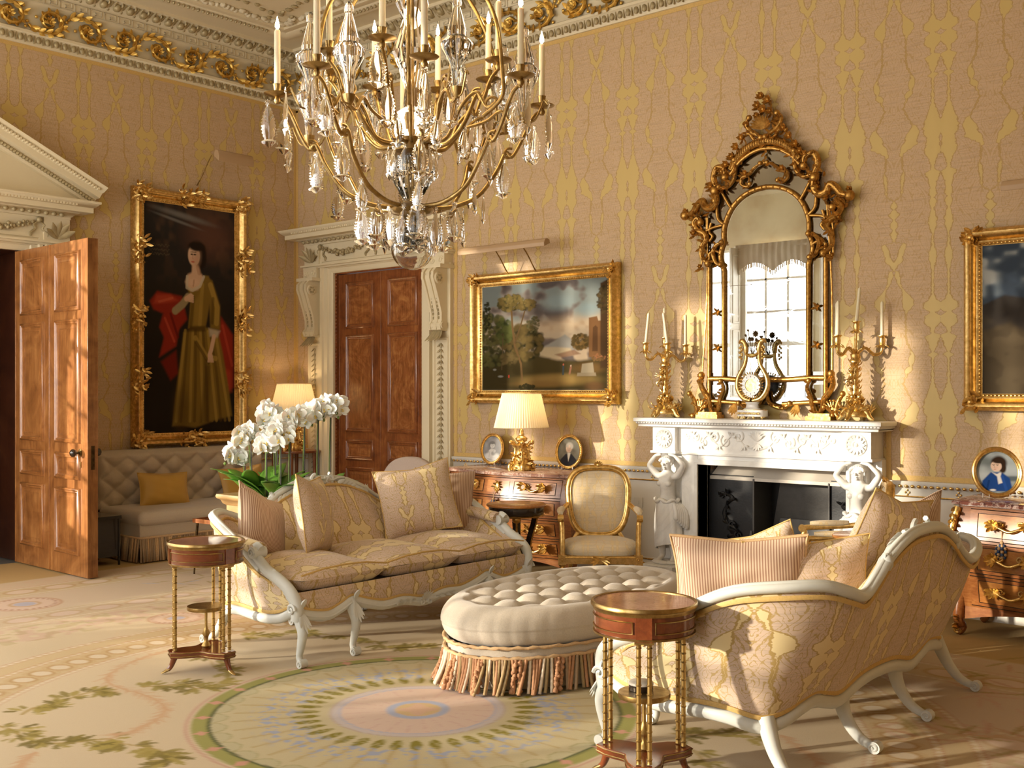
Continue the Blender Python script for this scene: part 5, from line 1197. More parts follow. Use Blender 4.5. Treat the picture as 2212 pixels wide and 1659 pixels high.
pillow('cushion', 'pink striped roped cushion in front, facing the ottoman from the nearer sofa back', (7.54, -3.30, .72), (D(-18), D(2), D(205)), .62, .42, .19, 'stripe', GR, 'rope')
pillow('cushion', 'damask cushion tucked behind the pink striped roped one', (7.78, -3.12, .71), (D(-16), D(4), D(218)), .58, .42, .18, 'damask_pillow', GR)
pillow('cushion', 'small gold damask cushion peeping over the roped striped one', (7.45, -2.92, .70), (D(-8), D(18), D(200)), .42, .40, .16, 'damask_pillow', GR)
pillow('cushion', 'tall damask cushion leaning in the middle of the sofa back near the gilt armchair', (7.86, -2.45, .80), (D(-22), D(-10), D(262)), .56, .58, .2, 'damask_pillow', GR)
pillow('cushion', 'brown striped cushion at the far end beyond the tall damask one', (7.84, -2.05, .79), (D(-16), D(12), D(245)), .46, .46, .17, 'stripe', GR, 'stripe')
# ------------------------------------------------------------------ ottoman
ot = thing('ottoman', 'oval buttoned oatmeal ottoman with long terracotta bullion fringe between the sofas', 'ottoman', (6.10, -2.72, 0))
AX, AY = .52, .95
def tuft(x, y, s=.17):
    a, b = x/s, y/(s*1.12)
    da, db = abs(a-round(a)), abs(b-round(b)); pf = (1-(1-2*da)**3)*(1-(1-2*db)**3)
    dd = math.hypot(da, db)/.7071
    return .60*pf+.40*min(1, dd*1.4)
mb = MB(); NR, NA = 120, 260
def otop(u, v):
    a = 2*PI*u; q = v
    if q < .62:
        r = q/.62*.86; x, y = AX*r*math.cos(a), AY*r*math.sin(a); fade = 1-max(0, (r-.70)/.16)**2
        return (x, y, .435+.030*(1-r*r)-.058*(1-tuft(x, y))*max(0, fade))
    k = (q-.62)/.38; ang = k*PI*.86
    r = .86+.155*math.sin(ang)**.9*(1 if ang < PI/2 else .96)+(.0 if ang < PI/2 else 0); z = .335+.105*math.cos(ang)
    pl = .004*math.sin(a*22)**8*math.sin(ang)
    return (AX*r*math.cos(a)*(1-pl), AY*r*math.sin(a)*(1-pl), z)
mb.grid(lambda u, v: otop(u, v), NA, NR, cu=True); mb.build('tufted_top', M['linen'], ot, angle=180)
bt = MB()
for i in range(-8, 9):
    for j in range(-8, 9):
        x, y = .17*i, .17*1.12*j
        if (x/AX)**2+(y/AY)**2 < .70**2: bt.ball((x, y, .390+.028*(1-(x/AX)**2-(y/AY)**2)), (.013, .013, .007), 8)
bt.build('buttons', M['linen'], ot)
el = lambda r, z, n=120: [(AX*r*math.cos(2*PI*i/n), AY*r*math.sin(2*PI*i/n), z+.003*math.sin(i*1.7)) for i in range(n)]
mb = MB(); mb.loft([el(.94, .02), el(.965, .16), el(.965, .245)], caps=False); mb.build('skirt_band', M['linen'], ot)
mb = MB(); mb.tube(el(.99, .243, 160), [.009+.0025*math.sin(i*2.4) for i in range(160)], 7, closed=True); mb.tube(el(.985, .188, 160), [.010+.003*math.sin(i*2.6) for i in range(160)], 7, closed=True); mb.build('rope_trim', M['rope'], ot)
fr_ = MB(); R = random.Random(12); NF = 230
for i in range(NF):
    a = 2*PI*i/NF; r0 = .985+R.uniform(-.006, .008); r1 = 1.03+R.uniform(-.02, .05); w = R.uniform(-.03, .03); fr_.cur = R.choice((0, 0, 0, 3, 2, 2, 1))
    knot = (i % 12 in (0, 1))
    P = [(AX*lerp(r0, r1, t**1.6)*math.cos(a+w*t), AY*lerp(r0, r1, t**1.6)*math.sin(a+w*t), lerp(.185, .012, t)) for t in [k/13 for k in range(14)]]
    if knot:
        fr_.cur = 0; fr_.tube(P, [.013+.006*math.sin(k*2.4+i) for k in range(14)], 6)
        for k in range(9): p = P[2+k]; fr_.ball((p[0]*1.012+R.uniform(-.006, .006), p[1]*1.008+R.uniform(-.006, .006), p[2]), .013, 5)
    else: fr_.tube(P, [.0085+.0016*(k % 2) for k in range(14)], 6)
fo = fr_.build('bullion_fringe', [M['bullion_a'], M['bullion_b'], M['bullion_c'], M['bullion_d']], ot, angle=180); fo['kind'] = 'stuff'; fo['label'] = 'terracotta, olive and cream bullion fringe with knotted cords'
# ------------------------------------------------------------------ bamboo-legged round tables
def make_gueridon(label, loc, rz, box=False):
    t = thing('side_table', label, 'side table', loc, rz, 'round side tables on paired gilt bamboo legs')
    mb = MB(); mb.lathe([(.001, .733), (.203, .733), (.203, .728), (.001, .728)], 48); mb.build('marble_top', M['marble_pink'], t)
    mb = MB(); mb.lathe([(.203, .726), (.203, .736), (.212, .738), (.216, .732), (.216, .722), (.208, .716), (.206, .704), (.202, .704)], 56); mb.lathe([(.196, .612), (.206, .612), (.207, .620), (.196, .622)], 56)
    for k in range(3):
        a0 = PI/2+2*PI*k/3+.22; a1 = PI/2+2*PI*(k+1)/3-.22; A = [lerp(a0, a1, i/12) for i in range(13)]
        ring = [(.205*math.cos(a), .205*math.sin(a), .685) for a in A]+[(.205*math.cos(a), .205*math.sin(a), .640) for a in A[::-1]]
        mb.tube(ring, .0028, 5, closed=True)
    mb.build('brass_gallery', M['brass'], t)
    mb = MB(); mb.lathe([(.150, .612), (.200, .612), (.202, .66), (.200, .715), (.150, .715)], 56)
    for k in range(3): a = PI/2+2*PI*k/3; mb.box((0, 0, 0), (.02, .062, .105), Matrix.Rotation(a, 4, 'Z') @ Tm((.194, 0, .662)))
    mb.build('apron', M['red_mahogany'], t)
    for k in range(3):
        a = PI/2+2*PI*k/3; c, s = math.cos(a), math.sin(a)
        l = MB(); l.box((0, 0, 0), (.036, .075, .014), Matrix.Rotation(a, 4, 'Z') @ Tm((.172, 0, .605)))
        for q in (-1, 1):
            x, y = .172*c-q*.021*s, .172*s+q*.021*c
            l.lathe([(.011, .132)]+sum([[(.0095, z), (.0095, z+.006), (.0125, z+.010), (.0095, z+.014)] for z in np.arange(.14, .585, .036)], [])+[(.0095, .59), (.013, .60)], 10, (x, y, 0))
        l.build('leg', M['bamboo_brass'], t, angle=30)
        f = MB(); Q = cr([(.170*c, .170*s, .10), (.178*c, .178*s, .075), (.20*c, .20*s, .03), (.245*c, .245*s, .008)], 5)
        f.cur = 0; f.tube(Q[:12], [lerp(.022, .012, i/11) for i in range(12)], 8); f.cur = 1; f.tube(Q[10:], [.013, .013, .012, .011, .008, .005][:len(Q[10:])], 8, r2=[.011, .010, .009, .007, .005, .003][:len(Q[10:])]); f.build('foot', [M['red_mahogany'], M['brass']], t)
    mb = MB(); pl = []
    for k in range(3):
        a = PI/2+2*PI*k/3
        for da in (-.20, .20): pl.append((.205*math.cos(a+da), .205*math.sin(a+da)))
        for i in range(1, 8): f_ = i/8; b = a+.2+(2*PI/3-.4)*f_; r_ = .205-.115*math.sin(PI*f_); pl.append((r_*math.cos(b), r_*math.sin(b)))
    mb.prism(pl, .092, .128); mb.build('platform', M['red_mahogany'], t, bevel=.003)
    mb = MB(); mb.tube([(x*1.008, y*1.008, .122) for x, y in pl], .003, 5, closed=True); mb.tube([(x*1.008, y*1.008, .102) for x, y in pl], .003, 5, closed=True); mb.build('brass_stringing', M['brass'], t)
    mb = MB(); mb.lathe([(.02, .128), (.026, .14), (.018, .155), (.010, .165), (.014, .19), (.022, .21), (.012, .235), (.008, .25), (.0085, .345), (.001, .346)], 14); mb.build('centre_post', M['bamboo_brass'], t)
    mb = MB(); mb.cur = 0; mb.lathe([(.001, .346), (.098, .346), (.098, .36), (.001, .36)], 36); mb.cur = 1; mb.lathe([(.096, .343), (.104, .345), (.106, .352), (.104, .366), (.097, .366)], 40); mb.build('lower_shelf', [M['red_mahogany'], M['brass']], t)
    return t
make_gueridon('round side table with dusky marble top and gilt bamboo legs beside the left-hand sofa', (4.70, -4.29, 0), D(36))
make_gueridon('foremost round side table on gilt bamboo legs, a small round box on its lower shelf', (7.575, -4.145, 0), D(-26))
bx = MB(); bx.cur = 0; bx.lathe([(.001, .362), (.050, .362), (.050, .385), (.001, .385)], 28); bx.cur = 1; bx.lathe([(.001, .385), (.051, .385), (.051, .391), (.046, .397), (.001, .398)], 28)
b_ = bx.build('round_box', [M['ebony'], M['steel']]); b_.location = (7.55, -4.13, .0055); tag(b_, 'small round silver-lidded box on the lower shelf of the foremost table', 'box')
# ------------------------------------------------------------------ gilt armchairs
def make_armchair(label, loc, rz):
    t = thing('armchair', label, 'armchair', loc, rz, 'gilt open armchairs in pale brocade')
    # faces -y; back at +y
    ring = lambda sx, sz: [(sx*math.copysign(abs(math.cos(a))**.62, math.cos(a)), sz*math.copysign(abs(math.sin(a))**.72, math.sin(a))) for a in [2*PI*i/40 for i in range(40)]]
    tilt = Tm((0, .24, .70), (D(-10), 0, 0))
    bk = [(x*(1+.10*(z/.27)), z) for x, z in ring(.235, .27)]
    fr = MB(tilt); fr.tube([(x, 0, z) for x, z in bk], .026, 10, r2=.030, closed=True, up=(0, 1, 0)); fr.tube([(x*.93, -.018, z*.935) for x, z in bk], .008, 6, closed=True)
    for s in (-1, 1): fr.tube(cr([(s*.16, .0, -.25), (s*.19, .0, -.30), (s*.215, .0, -.36)], 4), .022, 8)
    for k in range(6): a = PI*k/5; leaf(fr, (0, -.02, .28), (math.cos(a), -.3, .6+math.sin(a)*.5), (0, -1, 0), .05, .024, .6, .4, 3, 5)
    fr.ball((0, -.02, .29), .02, 8); fr.build('back_frame', M['gilt'], t)
    up_ = MB(tilt)
    def pad(sg): return lambda u, v: (bk[int(u*40) % 40][0]*.92*v, sg*(.012+.022*(1-v**4)), bk[int(u*40) % 40][1]*.92*v)
    up_.grid(pad(-1), 40, 9, cu=True); up_.grid(pad(1), 40, 9, cu=True, flip=True); up_.build('back_pad', M['ivory_silk'], t, angle=180)
    se = MB(); tr = lambda f, s: (s*lerp(.235, .30, f), lerp(.21, -.29, f))
    rings = []
    for z, k in ((.345, 1.0), (.37, 1.02), (.40, 1.01), (.425, .94), (.443, .7), (.45, .3)):
        rr = ring(.29*k, .25*k); rings.append([(x*(1-.12*(y/.25)), y-.04, z) for x, y in rr])
    se.loft(rings); se.build('seat', M['ivory_silk'], t, angle=60)
    ra = MB(); ra.b2(-.27, .27, -.315, -.275, .285, .345); ra.b2(-.24, .24, .17, .21, .285, .345)
    for s in (-1, 1): ra.loft([[(s*.27, -.30, .285), (s*.30, -.30, .285), (s*.30, -.30, .345), (s*.27, -.30, .345)], [(s*.215, .20, .285), (s*.245, .20, .285), (s*.245, .20, .345), (s*.215, .20, .345)]])
    for k in (-1, 1):
        for q in range(4): leaf(ra, (k*.01, -.318, .315), (k, -.2, (q-1.5)*.5), (0, -1, 0), .07, .026, .5, .4, 3, 5)
    ra.tube([(-.26, -.318, .335), (.26, -.318, .335)], .006, 6); ra.build('seat_rail', M['gilt'], t, bevel=.004)
    for s in (-1, 1):
        l = MB(); l.box((s*.285, -.295, .315), (.062, .05, .075)); l.lathe([(.027, .275), (.020, .262), (.026, .25), (.024, .24), (.015, .03), (.017, .02), (.012, 0)], 12, (s*.285, -.295, 0)); l.tube([(s*.285+.018*math.cos(q*PI/4), -.322, .315+.018*math.sin(q*PI/4)) for q in range(8)], .004, 5, closed=True); l.ball((s*.285, -.322, .315), .008, 6); l.build('leg', M['gilt'], t)
        l = MB(); l.tube(cr([(s*.225, .20, .345), (s*.225, .205, .2), (s*.23, .25, 0)], 4), [.022]*4+[.018]*4+[.014], 8); l.build('leg', M['gilt'], t)
        a = MB(); Q = cr([(s*.285, -.29, .34), (s*.285, -.285, .45), (s*.29, -.25, .56), (s*.295, -.24, .60), (s*.30, -.27, .625)], 5); a.tube(Q, .021, 8); a.tube([(s*.275, -.255, .62), (s*.32, -.255, .62)], .026, 10)
        for k in (-1, 1): a.tube([(x+k*.010, y-.015, z) for x, y, z in Q[:12]], .006, 5)
        a.tube(cr([(s*.298, -.24, .625), (s*.30, -.08, .635), (s*.285, .08, .65), (s*.245, .22, .68)], 5), [.019]*16, 8); a.build('arm', M['gilt'], t)
        p = MB(); Q = cr([(s*.298, -.20, .655), (s*.30, -.10, .66), (s*.295, .0, .662), (s*.285, .06, .668)], 4); m = len(Q); p.tube(Q, [.030*math.sin(PI*(.12+.76*i/(m-1)))**.5 for i in range(m)], 10, r2=[.022*math.sin(PI*(.12+.76*i/(m-1)))**.5 for i in range(m)]); p.build('arm_pad', M['ivory_silk'], t)
    return t
make_armchair('gilt open armchair facing the room between the commode and the fireplace', (5.02, -.98, 0), D(38))
make_armchair('gilt armchair turned side-on beyond the sofa back, one padded arm showing', (6.95, -.86, 0), D(-62))
# ------------------------------------------------------------------ commodes
def make_commode(label, loc, W, H, feet, wood_a, wood_b, top_mat, handles, group, legsh=.2):
    t = thing('commode', label, 'commode', loc, 0, group)
    # x 0..W, back at y=0, front about -.62 with bow; bombe in z
    def front(u, z):      # depth of the front at fraction u, height z
        bow = .10*math.sin(PI*u)**1.5-.05*math.exp(-((u-.0)/.1)**2)*0; bz = .05*math.sin(PI*max(0, min(1, (z-legsh)/(H-legsh)))**1.2); return -(.52+bow+bz*1.2)
    def side(z): return .045*math.sin(PI*max(0, min(1, (z-legsh)/(H-legsh)))**1.2)
    nz, nu = 10, 25
    mb = MB()
    def carc(u, v):
        z = lerp(legsh, H-.035, v)
        return (lerp(-side(z), W+side(z), u), front(u, z), z)
    mb.grid(carc, nu, nz)
    for s in (0, 1):
        mb.grid(lambda u, v: ((W+side(lerp(legsh, H-.035, v))) if s else -side(lerp(legsh, H-.035, v)), lerp(front(s, lerp(legsh, H-.035, v)), 0, u), lerp(legsh, H-.035, v)), 8, nz, flip=not s)
    mb.b2(0, W, -.50, 0, legsh, legsh+.02); mb.b2(0, W, -.02, 0, legsh, H-.04)
    # shaped apron below
    ap = [(u, .09*abs(2*u-1)**2.2+.035*math.exp(-((u-.5)/.12)**2)) for u in np.linspace(0, 1, 25)]
    mb.grid(lambda u, v: (lerp(0, W, u), front(u, legsh)+.004, legsh-v*float(np.interp(u, [a for a, b in ap], [b for a, b in ap]))), nu, 3, flip=True)
    mb.build('carcass', wood_a, t, angle=60)
    rows = [(H-.045-(k+1)*(H-.05-legsh)/handles, H-.045-k*(H-.05-legsh)/handles) for k in range(handles)]
    for k, (z0, z1) in enumerate(rows):
        for (u0, u1) in ((.05, .95),):
            d = MB(); d.cur = 0
            d.grid(lambda u, v: (lerp(0, W, lerp(u0, u1, u)), front(lerp(u0, u1, u), lerp(z0+.012, z1-.012, v))-.008, lerp(z0+.012, z1-.012, v)), 21, 5)
            d.cur = 1
            for a0, a1 in ((.04, .36), (.40, .60), (.64, .96)):
                d.grid(lambda u, v: (lerp(0, W, lerp(u0, u1, lerp(a0, a1, u))), front(lerp(u0, u1, lerp(a0, a1, u)), lerp(z0+.035, z1-.035, v))-.011, lerp(z0+.035, z1-.035, v)), 9, 4)
            d.cur = 2
            for zz in (z0+.010, z1-.010): d.tube([(lerp(0, W, lerp(u0, u1, i/20)), front(lerp(u0, u1, i/20), zz)-.008, zz) for i in range(21)], .003, 5)
            for a0, a1 in ((.04, .36), (.64, .96)):
                Rr = [(a0, z0+.035), (a1, z0+.035), (a1, z1-.035), (a0, z1-.035)]
                for i in range(4):
                    (p, q), (r_, s_) = Rr[i], Rr[(i+1) % 4]; d.tube([(lerp(0, W, lerp(u0, u1, lerp(p, r_, f))), front(lerp(u0, u1, lerp(p, r_, f)), lerp(q, s_, f))-.012, lerp(q, s_, f)) for f in [i2/8 for i2 in range(9)]], .0022, 5)
            o = d.build('drawer', [wood_a, wood_b, M['ebony']], t, angle=60)
            zc = (z0+z1)/2; R = random.Random(k)
            for uc in (.20, .80):
                h = MB(); x = lerp(0, W, lerp(u0, u1, uc)); y = front(lerp(u0, u1, uc), zc)-.015
                Q = cr([(x-.11, y, zc+.02), (x-.06, y-.02, zc-.005), (x, y-.03, zc-.025), (x+.06, y-.02, zc-.005), (x+.11, y, zc+.02)], 5); h.tube(Q, [lerp(.006, .010, math.sin(PI*i/20)) for i in range(21)], 8)
                for s in (-1, 1):
                    for q in range(9): a = q*.7; leaf(h, (x+s*.105, y, zc+.012), (math.cos(a), -.25, math.sin(a)), (0, -1, 0), R.uniform(.045, .085), .028, 1.2, .45, 4, 5)
                    h.tube(spiral((x+s*.06, y-.012, zc+.02), .024, .005, 0, s*7, 14), .006, 5)
                h.build('handle', M['gilt_bronze'], o, angle=60)
            e = MB(); x = W/2; y = front(.5, zc)-.014; e.ball((x, y, zc), (.022, .008, .035), 10)
            for q in range(12): a = q*PI/6; leaf(e, (x+.015*math.cos(a), y, zc+.025*math.sin(a)), (math.cos(a), -.2, math.sin(a)*1.3), (0, -1, 0), R.uniform(.02, .055), .02, 1.1, .45, 4, 5)
            e.build('escutcheon', M['gilt_bronze'], o, angle=60)
    tp = MB(); n = 30
    def plan(o_): return [(lerp(-.04-o_, W+.04+o_, u), front(u, H-.035)-.045-o_) for u in np.linspace(0, 1, n)]+[(W+.04+o_, 0), (-.04-o_, 0)]
    tp.loft([[(x, y, z) for x, y in plan(o_)] for o_, z in ((-.012, H-.035), (0, H-.030), (.002, H-.018), (-.004, H-.010), (.004, H-.006), (-.006, H))])
    tp.build('marble_top', top_mat, t, angle=40)
    for i, (x, y) in enumerate(((0, front(0, legsh)), (W, front(1, legsh)), (0, -.04), (W, -.04))):
        l = MB(); s = 1 if i % 2 else -1; f = i < 2
        l.cur = 0; Q = cr([(x, y+.03 if f else y, legsh+.12), (x+s*.018, y+(.0 if f else 0), legsh*.6), (x-s*.004, y+(.02 if f else 0), legsh*.25), (x+s*.02, y-(.015 if f else 0), .012)], 4)
        l.tube(Q, [lerp(.05, .022, (i2/12)**.6) for i2 in range(13)], 8)
        l.cur = 1
        if f:
            for q in range(9): leaf(l, (x+s*.012, y-.012, .02+.012*q), (s*(.2+.3*math.sin(q*2)), -.6, .5+.3*math.cos(q)), (s*.5, -1, 0), .06, .028, .8, .45, 4, 5)
            l.tube(spiral((x+s*.02, y-.02, .035), .028, .006, 0, 7*s, 14), .007, 5)
        l.build('leg', [wood_a, M['gilt_bronze']], t, angle=60)
        if f:
            c = MB(); xx = lambda z: (W+side(z)) if s > 0 else -side(z)
            c.tube(cr([(xx(z), front(0 if s < 0 else 1, z)-.006, z) for z in np.linspace(H-.05, H-.34, 6)], 3), [.026, .028, .028, .026, .025, .026, .028, .026, .022, .018, .015, .013, .012, .010, .008, .006], 8)
            for q in range(14): z = H-.05-.02*q; leaf(c, (xx(z), front(0 if s < 0 else 1, z)-.018, z), (s*.7*(-1)**q, -.5, -.6), (0, -1, 0), .06-.002*q, .028, .9, .45, 4, 5)
            c.ball((xx(H-.12), front(0 if s < 0 else 1, H-.12)-.03, H-.12), (.02, .02, .028), 8)
            c.build('corner_mount', M['gilt_bronze'], t, angle=60)
    return t, front
make_commode('kingwood commode with brown mottled marble top, under the landscape painting', (3.02, -.04, 0), 1.40, .88, 0, M['kingwood'], M['kingwood_light'], M['marble_brown'], 4, 'ormolu-mounted commodes', .14)
make_commode('bombe commode with dark red marble top, cut by the right edge', (7.62, -.04, 0), 1.46, .88, 0, M['kingwood'], M['kingwood_light'], M['marble_red'], 3, 'ormolu-mounted commodes', .19)
def tassel(label, loc, L):
    mb = MB(); mb.cur = 0; mb.tube([(0, 0, 0), (.002, -.004, -L*.5), (0, 0, -L)], .0035, 6); mb.ball((0, 0, -L-.012), .013, 8)
    R = random.Random(1)
    for i in range(5):
        for j in range(10):
            a = 2*PI*j/10; z = -L-.03-.018*i; r = (.018, .030, .034, .033, .027)[i]; mb.cur = (i+j) % 2; mb.ball((r*math.cos(a), r*math.sin(a), z), (.011, .011, .011), 6)
    mb.cur = 0; mb.ball((0, 0, -L-.07), (.024, .024, .045), 8)
    o = mb.build('key_tassel', [M['rope'], M['navy']]); o.location = loc; return tag(o, label, 'tassel', 'tasselled keys hanging from the commodes')
tassel('blue and cream tassel hanging from the key of the commode beneath the landscape painting', (3.72, -.76, .70), .045)
tassel('blue and cream chequered tassel hanging on the bombe commode below the round portrait', (7.905, -.668, .745), .10)
# ------------------------------------------------------------------ ebonised round tables
def make_ebony(label, loc, rz):
    t = thing('pedestal_table', label, 'pedestal table', loc, rz, 'ebonised round tables at the far ends of the sofas')
    mb = MB(); mb.lathe([(.001, .722), (.225, .722), (.232, .716), (.232, .708), (.225, .702), (.001, .702)], 44); mb.build('table_top', M['kingwood_light'], t)
    mb = MB(); mb.lathe([(.001, .704), (.212, .704), (.214, .665), (.206, .64), (.200, .636), (.001, .636)], 44); mb.build('frieze', M['ebony'], t)
    mb = MB(); mb.lathe([(.212, .640), (.216, .636), (.212, .630), (.206, .632)], 44); mb.build('gilt_rim', M['gilt_old'], t)
    for k in range(3):
        a = 2*PI*k/3; l = MB(Matrix.Rotation(a, 4, 'Z'))
        Q = cr([(.165, 0, .63), (.150, 0, .56), (.105, 0, .42), (.085, 0, .28), (.10, 0, .14), (.15, 0, .05)], 5); l.cur = 0; l.tube(Q, [.024]*len(Q), 4, r2=[.030]*len(Q), up=(0, 1, 0))
        l.cur = 1; l.tube([(x+.026, 0, z) for x, y, z in Q[2:-6]], .007, 6); l.ball((.165, 0, .615), (.032, .035, .03), 8); l.build('leg', [M['ebony'], M['gilt_old']], t)
    mb = MB(); pl = []
    for i in range(36): a = 2*PI*i/36; r = .20-.045*math.cos(3*a+PI); pl.append((r*math.cos(a), r*math.sin(a)))
    mb.prism(pl, .0, .05); mb.build('plinth', M['ebony'], t, bevel=.006)
    return t
make_ebony('ebonised round table on three curved legs between the sofa arm and the commode', (4.62, -1.50, 0), D(-49))
make_ebony('round table almost hidden between the sofa and the side-on gilt armchair', (7.42, -1.50, 0), D(10))
# ------------------------------------------------------------------ lamps
def make_lamp(label, loc, s, group):
    t = thing('table_lamp', label, 'lamp', loc, 0, group); t.scale = (s, s, s)
    b = MB(); b.prism([(.085*math.cos(2*PI*i/4+PI/4), .085*math.sin(2*PI*i/4+PI/4)) for i in range(4)], 0, .012)
    for i in range(4):
        a = PI/4+PI/2*i; Q = cr([(.10*math.cos(a), .10*math.sin(a), .0), (.105*math.cos(a), .105*math.sin(a), .04), (.075*math.cos(a), .075*math.sin(a), .08), (.055*math.cos(a), .055*math.sin(a), .15), (.055*math.cos(a), .055*math.sin(a), .21), (.085*math.cos(a), .085*math.sin(a), .255)], 4)
        b.tube(Q, [lerp(.022, .016, k/20) for k in range(21)], 8); b.ball((.095*math.cos(a), .095*math.sin(a), .25), .022, 8); b.ball((.105*math.cos(a), .105*math.sin(a), .018), .022, 8)
    b.lathe([(.085, .0), (.09, .03), (.07, .06), (.058, .10), (.052, .16), (.055, .20), (.066, .225), (.04, .24), (.028, .25), (.05, .265), (.055, .285), (.04, .30), (.022, .31), (.026, .325), (.018, .335), (.02, .36), (.012, .365), (.012, .42)], 20)
    R = random.Random(3)
    for k in range(90): z = R.uniform(.01, .24); r = np.interp(z, [0, .06, .16, .23], [.09, .072, .055, .068]); a = R.uniform(0, 6.28); leaf(b, (r*math.cos(a), r*math.sin(a), z), (math.cos(a+.8), math.sin(a+.8), R.uniform(-1, 1)), (math.cos(a), math.sin(a), 0), .05, .024, .9, .4, 3, 5)
    b.build('ormolu_base', M['gilt_bronze'], t, angle=60)
    sh = MB(); n = 132
    rings = [[((lerp(.245, .172, v)+.0035*(j % 2))*math.cos(2*PI*j/n), (lerp(.245, .172, v)+.0035*(j % 2))*math.sin(2*PI*j/n), lerp(.385, .69, v)-.0) for j in range(n)] for v in (0, .5, 1)]
    sh.loft(rings, caps=False)
    for r, z in ((.247, .385), (.174, .69)): sh.tube([(r*math.cos(2*PI*j/48), r*math.sin(2*PI*j/48), z) for j in range(48)], .004, 6, closed=True)
    sh.build('pleated_shade', M['shade'], t, angle=10)
    c = MB(); c.tube([(0, 0, .41), (0, 0, .66)], .004, 6); c.ball((0, 0, .50), (.028, .028, .04), 10)
    for k in range(3): a = 2*PI*k/3; c.tube([(0, 0, .66), (.168*math.cos(a), .168*math.sin(a), .685)], .002, 5)
    c.build('bulb_and_carrier', M['enamel'], t)
    lamp('lamp_bulb', 'POINT', (loc[0], loc[1], loc[2]+.56*s), 5.5, (1, .72, .40), shadow_soft_size=.05)
    return t
make_lamp('gilt lamp with pleated cream shade on the commode in front of the landscape', (3.80, -.48, .881), .985, 'gilt table lamps with pleated shades')
make_lamp('gilt lamp with pleated cream shade in the room corner behind the orchids', (.36, -.31, .931), 1.06, 'gilt table lamps with pleated shades')
t = thing('corner_table', 'dark side table in the corner under the lamp, mostly behind the orchids', 'table', (.36, -.31, 0))
mb = MB(); mb.lathe([(.001, .93), (.28, .93), (.285, .92), (.28, .905), (.001, .905)], 36); mb.build('table_top', M['mahogany'], t)
for i in range(4):
    a = PI/4+i*PI/2; mb = MB(); mb.tube([(.22*math.cos(a), .22*math.sin(a), .91), (.24*math.cos(a), .24*math.sin(a), 0)], [.022, .012], 8); mb.build('leg', M['mahogany'], t)
mb = MB(); mb.lathe([(.001, .40), (.22, .40), (.22, .42), (.001, .42)], 36); mb.build('shelf', M['mahogany'], t)
# ------------------------------------------------------------------ paintings
def canvas(parent, w, h, nx, nz, fn, y, name='canvas', shape=None):
    u, v = np.meshgrid(np.linspace(0, 1, nx), np.linspace(0, 1, nz), indexing='ij'); col = fn(u, v)
    if shape == 'oval':
        a, b = 2*u-1, 2*v-1; X_ = a*np.sqrt(1-b*b/2)*w/2; Z_ = b*np.sqrt(1-a*a/2)*h/2
        uu, vv = X_/w+.5, Z_/h+.5; col = fn(uu, vv)
    else: X_, Z_ = (u-.5)*w, (v-.5)*h
    vs = np.stack([X_.ravel(), np.full(X_.size, y), Z_.ravel()], 1)
    i, j = np.meshgrid(np.arange(nx-1), np.arange(nz-1), indexing='ij'); q = (i*nz+j).ravel()
    fs = np.stack([q, q+nz, q+nz+1, q+1], 1).tolist()
    return painted(name, vs, fs, np.clip(col.reshape(-1, 3), 0, 1), M['oil'], parent)
def pal(u): return np.zeros(u.shape+(3,))
class Paint:
    def __init__(s, u, v, asp): s.u, s.v, s.a = u, v, asp; s.c = pal(u)
    def fill(s, k, col): 
        k = np.clip(k, 0, 1)[..., None]; s.c = s.c*(1-k)+np.asarray(col)*k
    def ell(s, x, y, rx, ry, col, soft=.15, al=1., rot=0):
        dx, dy = (s.u-x)*s.a, s.v-y; c, q = math.cos(rot), math.sin(rot); d = np.hypot((dx*c+dy*q)/rx, (-dx*q+dy*c)/ry); s.fill((1-sm(d, 1-soft, 1+soft))*al, col)
    def poly(s, pts, col, soft=.006, al=1.):
        x, y = s.u, s.v; ins = np.zeros(x.shape, bool); dist = np.full(x.shape, 9.)
        n = len(pts)
        for i in range(n):
            (x0, y0), (x1, y1) = pts[i], pts[(i+1) % n]
            with np.errstate(divide='ignore', invalid='ignore'): cr_ = ((y0 > y) != (y1 > y)) & (x < (x1-x0)*(y-y0)/((y1-y0) if y1 != y0 else 1e-9)+x0)
            ins ^= cr_; ex, ey = (x1-x0)*s.a, y1-y0; t_ = np.clip(((x-x0)*s.a*ex+(y-y0)*ey)/max(1e-9, ex*ex+ey*ey), 0, 1)
            dist = np.minimum(dist, np.hypot((x-x0)*s.a-t_*ex, y-y0-t_*ey))
        sd = np.where(ins, dist, -dist); s.fill(sm(sd, -soft, soft)*al, col)
    def line(s, pts, w, col, al=1.):
        d = np.full(s.u.shape, 9.)
        for (x0, y0), (x1, y1) in zip(pts[:-1], pts[1:]):
            ex, ey = (x1-x0)*s.a, y1-y0; t_ = np.clip(((s.u-x0)*s.a*ex+(s.v-y0)*ey)/max(1e-9, ex*ex+ey*ey), 0, 1); d = np.minimum(d, np.hypot((s.u-x0)*s.a-t_*ex, s.v-y0-t_*ey))
        s.fill((1-sm(d, w*.7, w*1.2))*al, col)
    def foliage(s, x, y, rx, ry, cols, n, r, seed, al=.85):
        R = random.Random(seed)
        n = int(n*2.4); r = r*.72
        for k in range(n):
            a = R.uniform(0, 6.28); q = R.random()**.5; px, py = x+q*rx*math.cos(a)/s.a, y+q*ry*math.sin(a); rr = r*R.uniform(.5, 1.3); c = np.array(cols[k*len(cols)//n])*R.uniform(.75, 1.25)
            s.ell(px, py, rr, rr*.7, c, .45, al, R.uniform(-.6, .6))
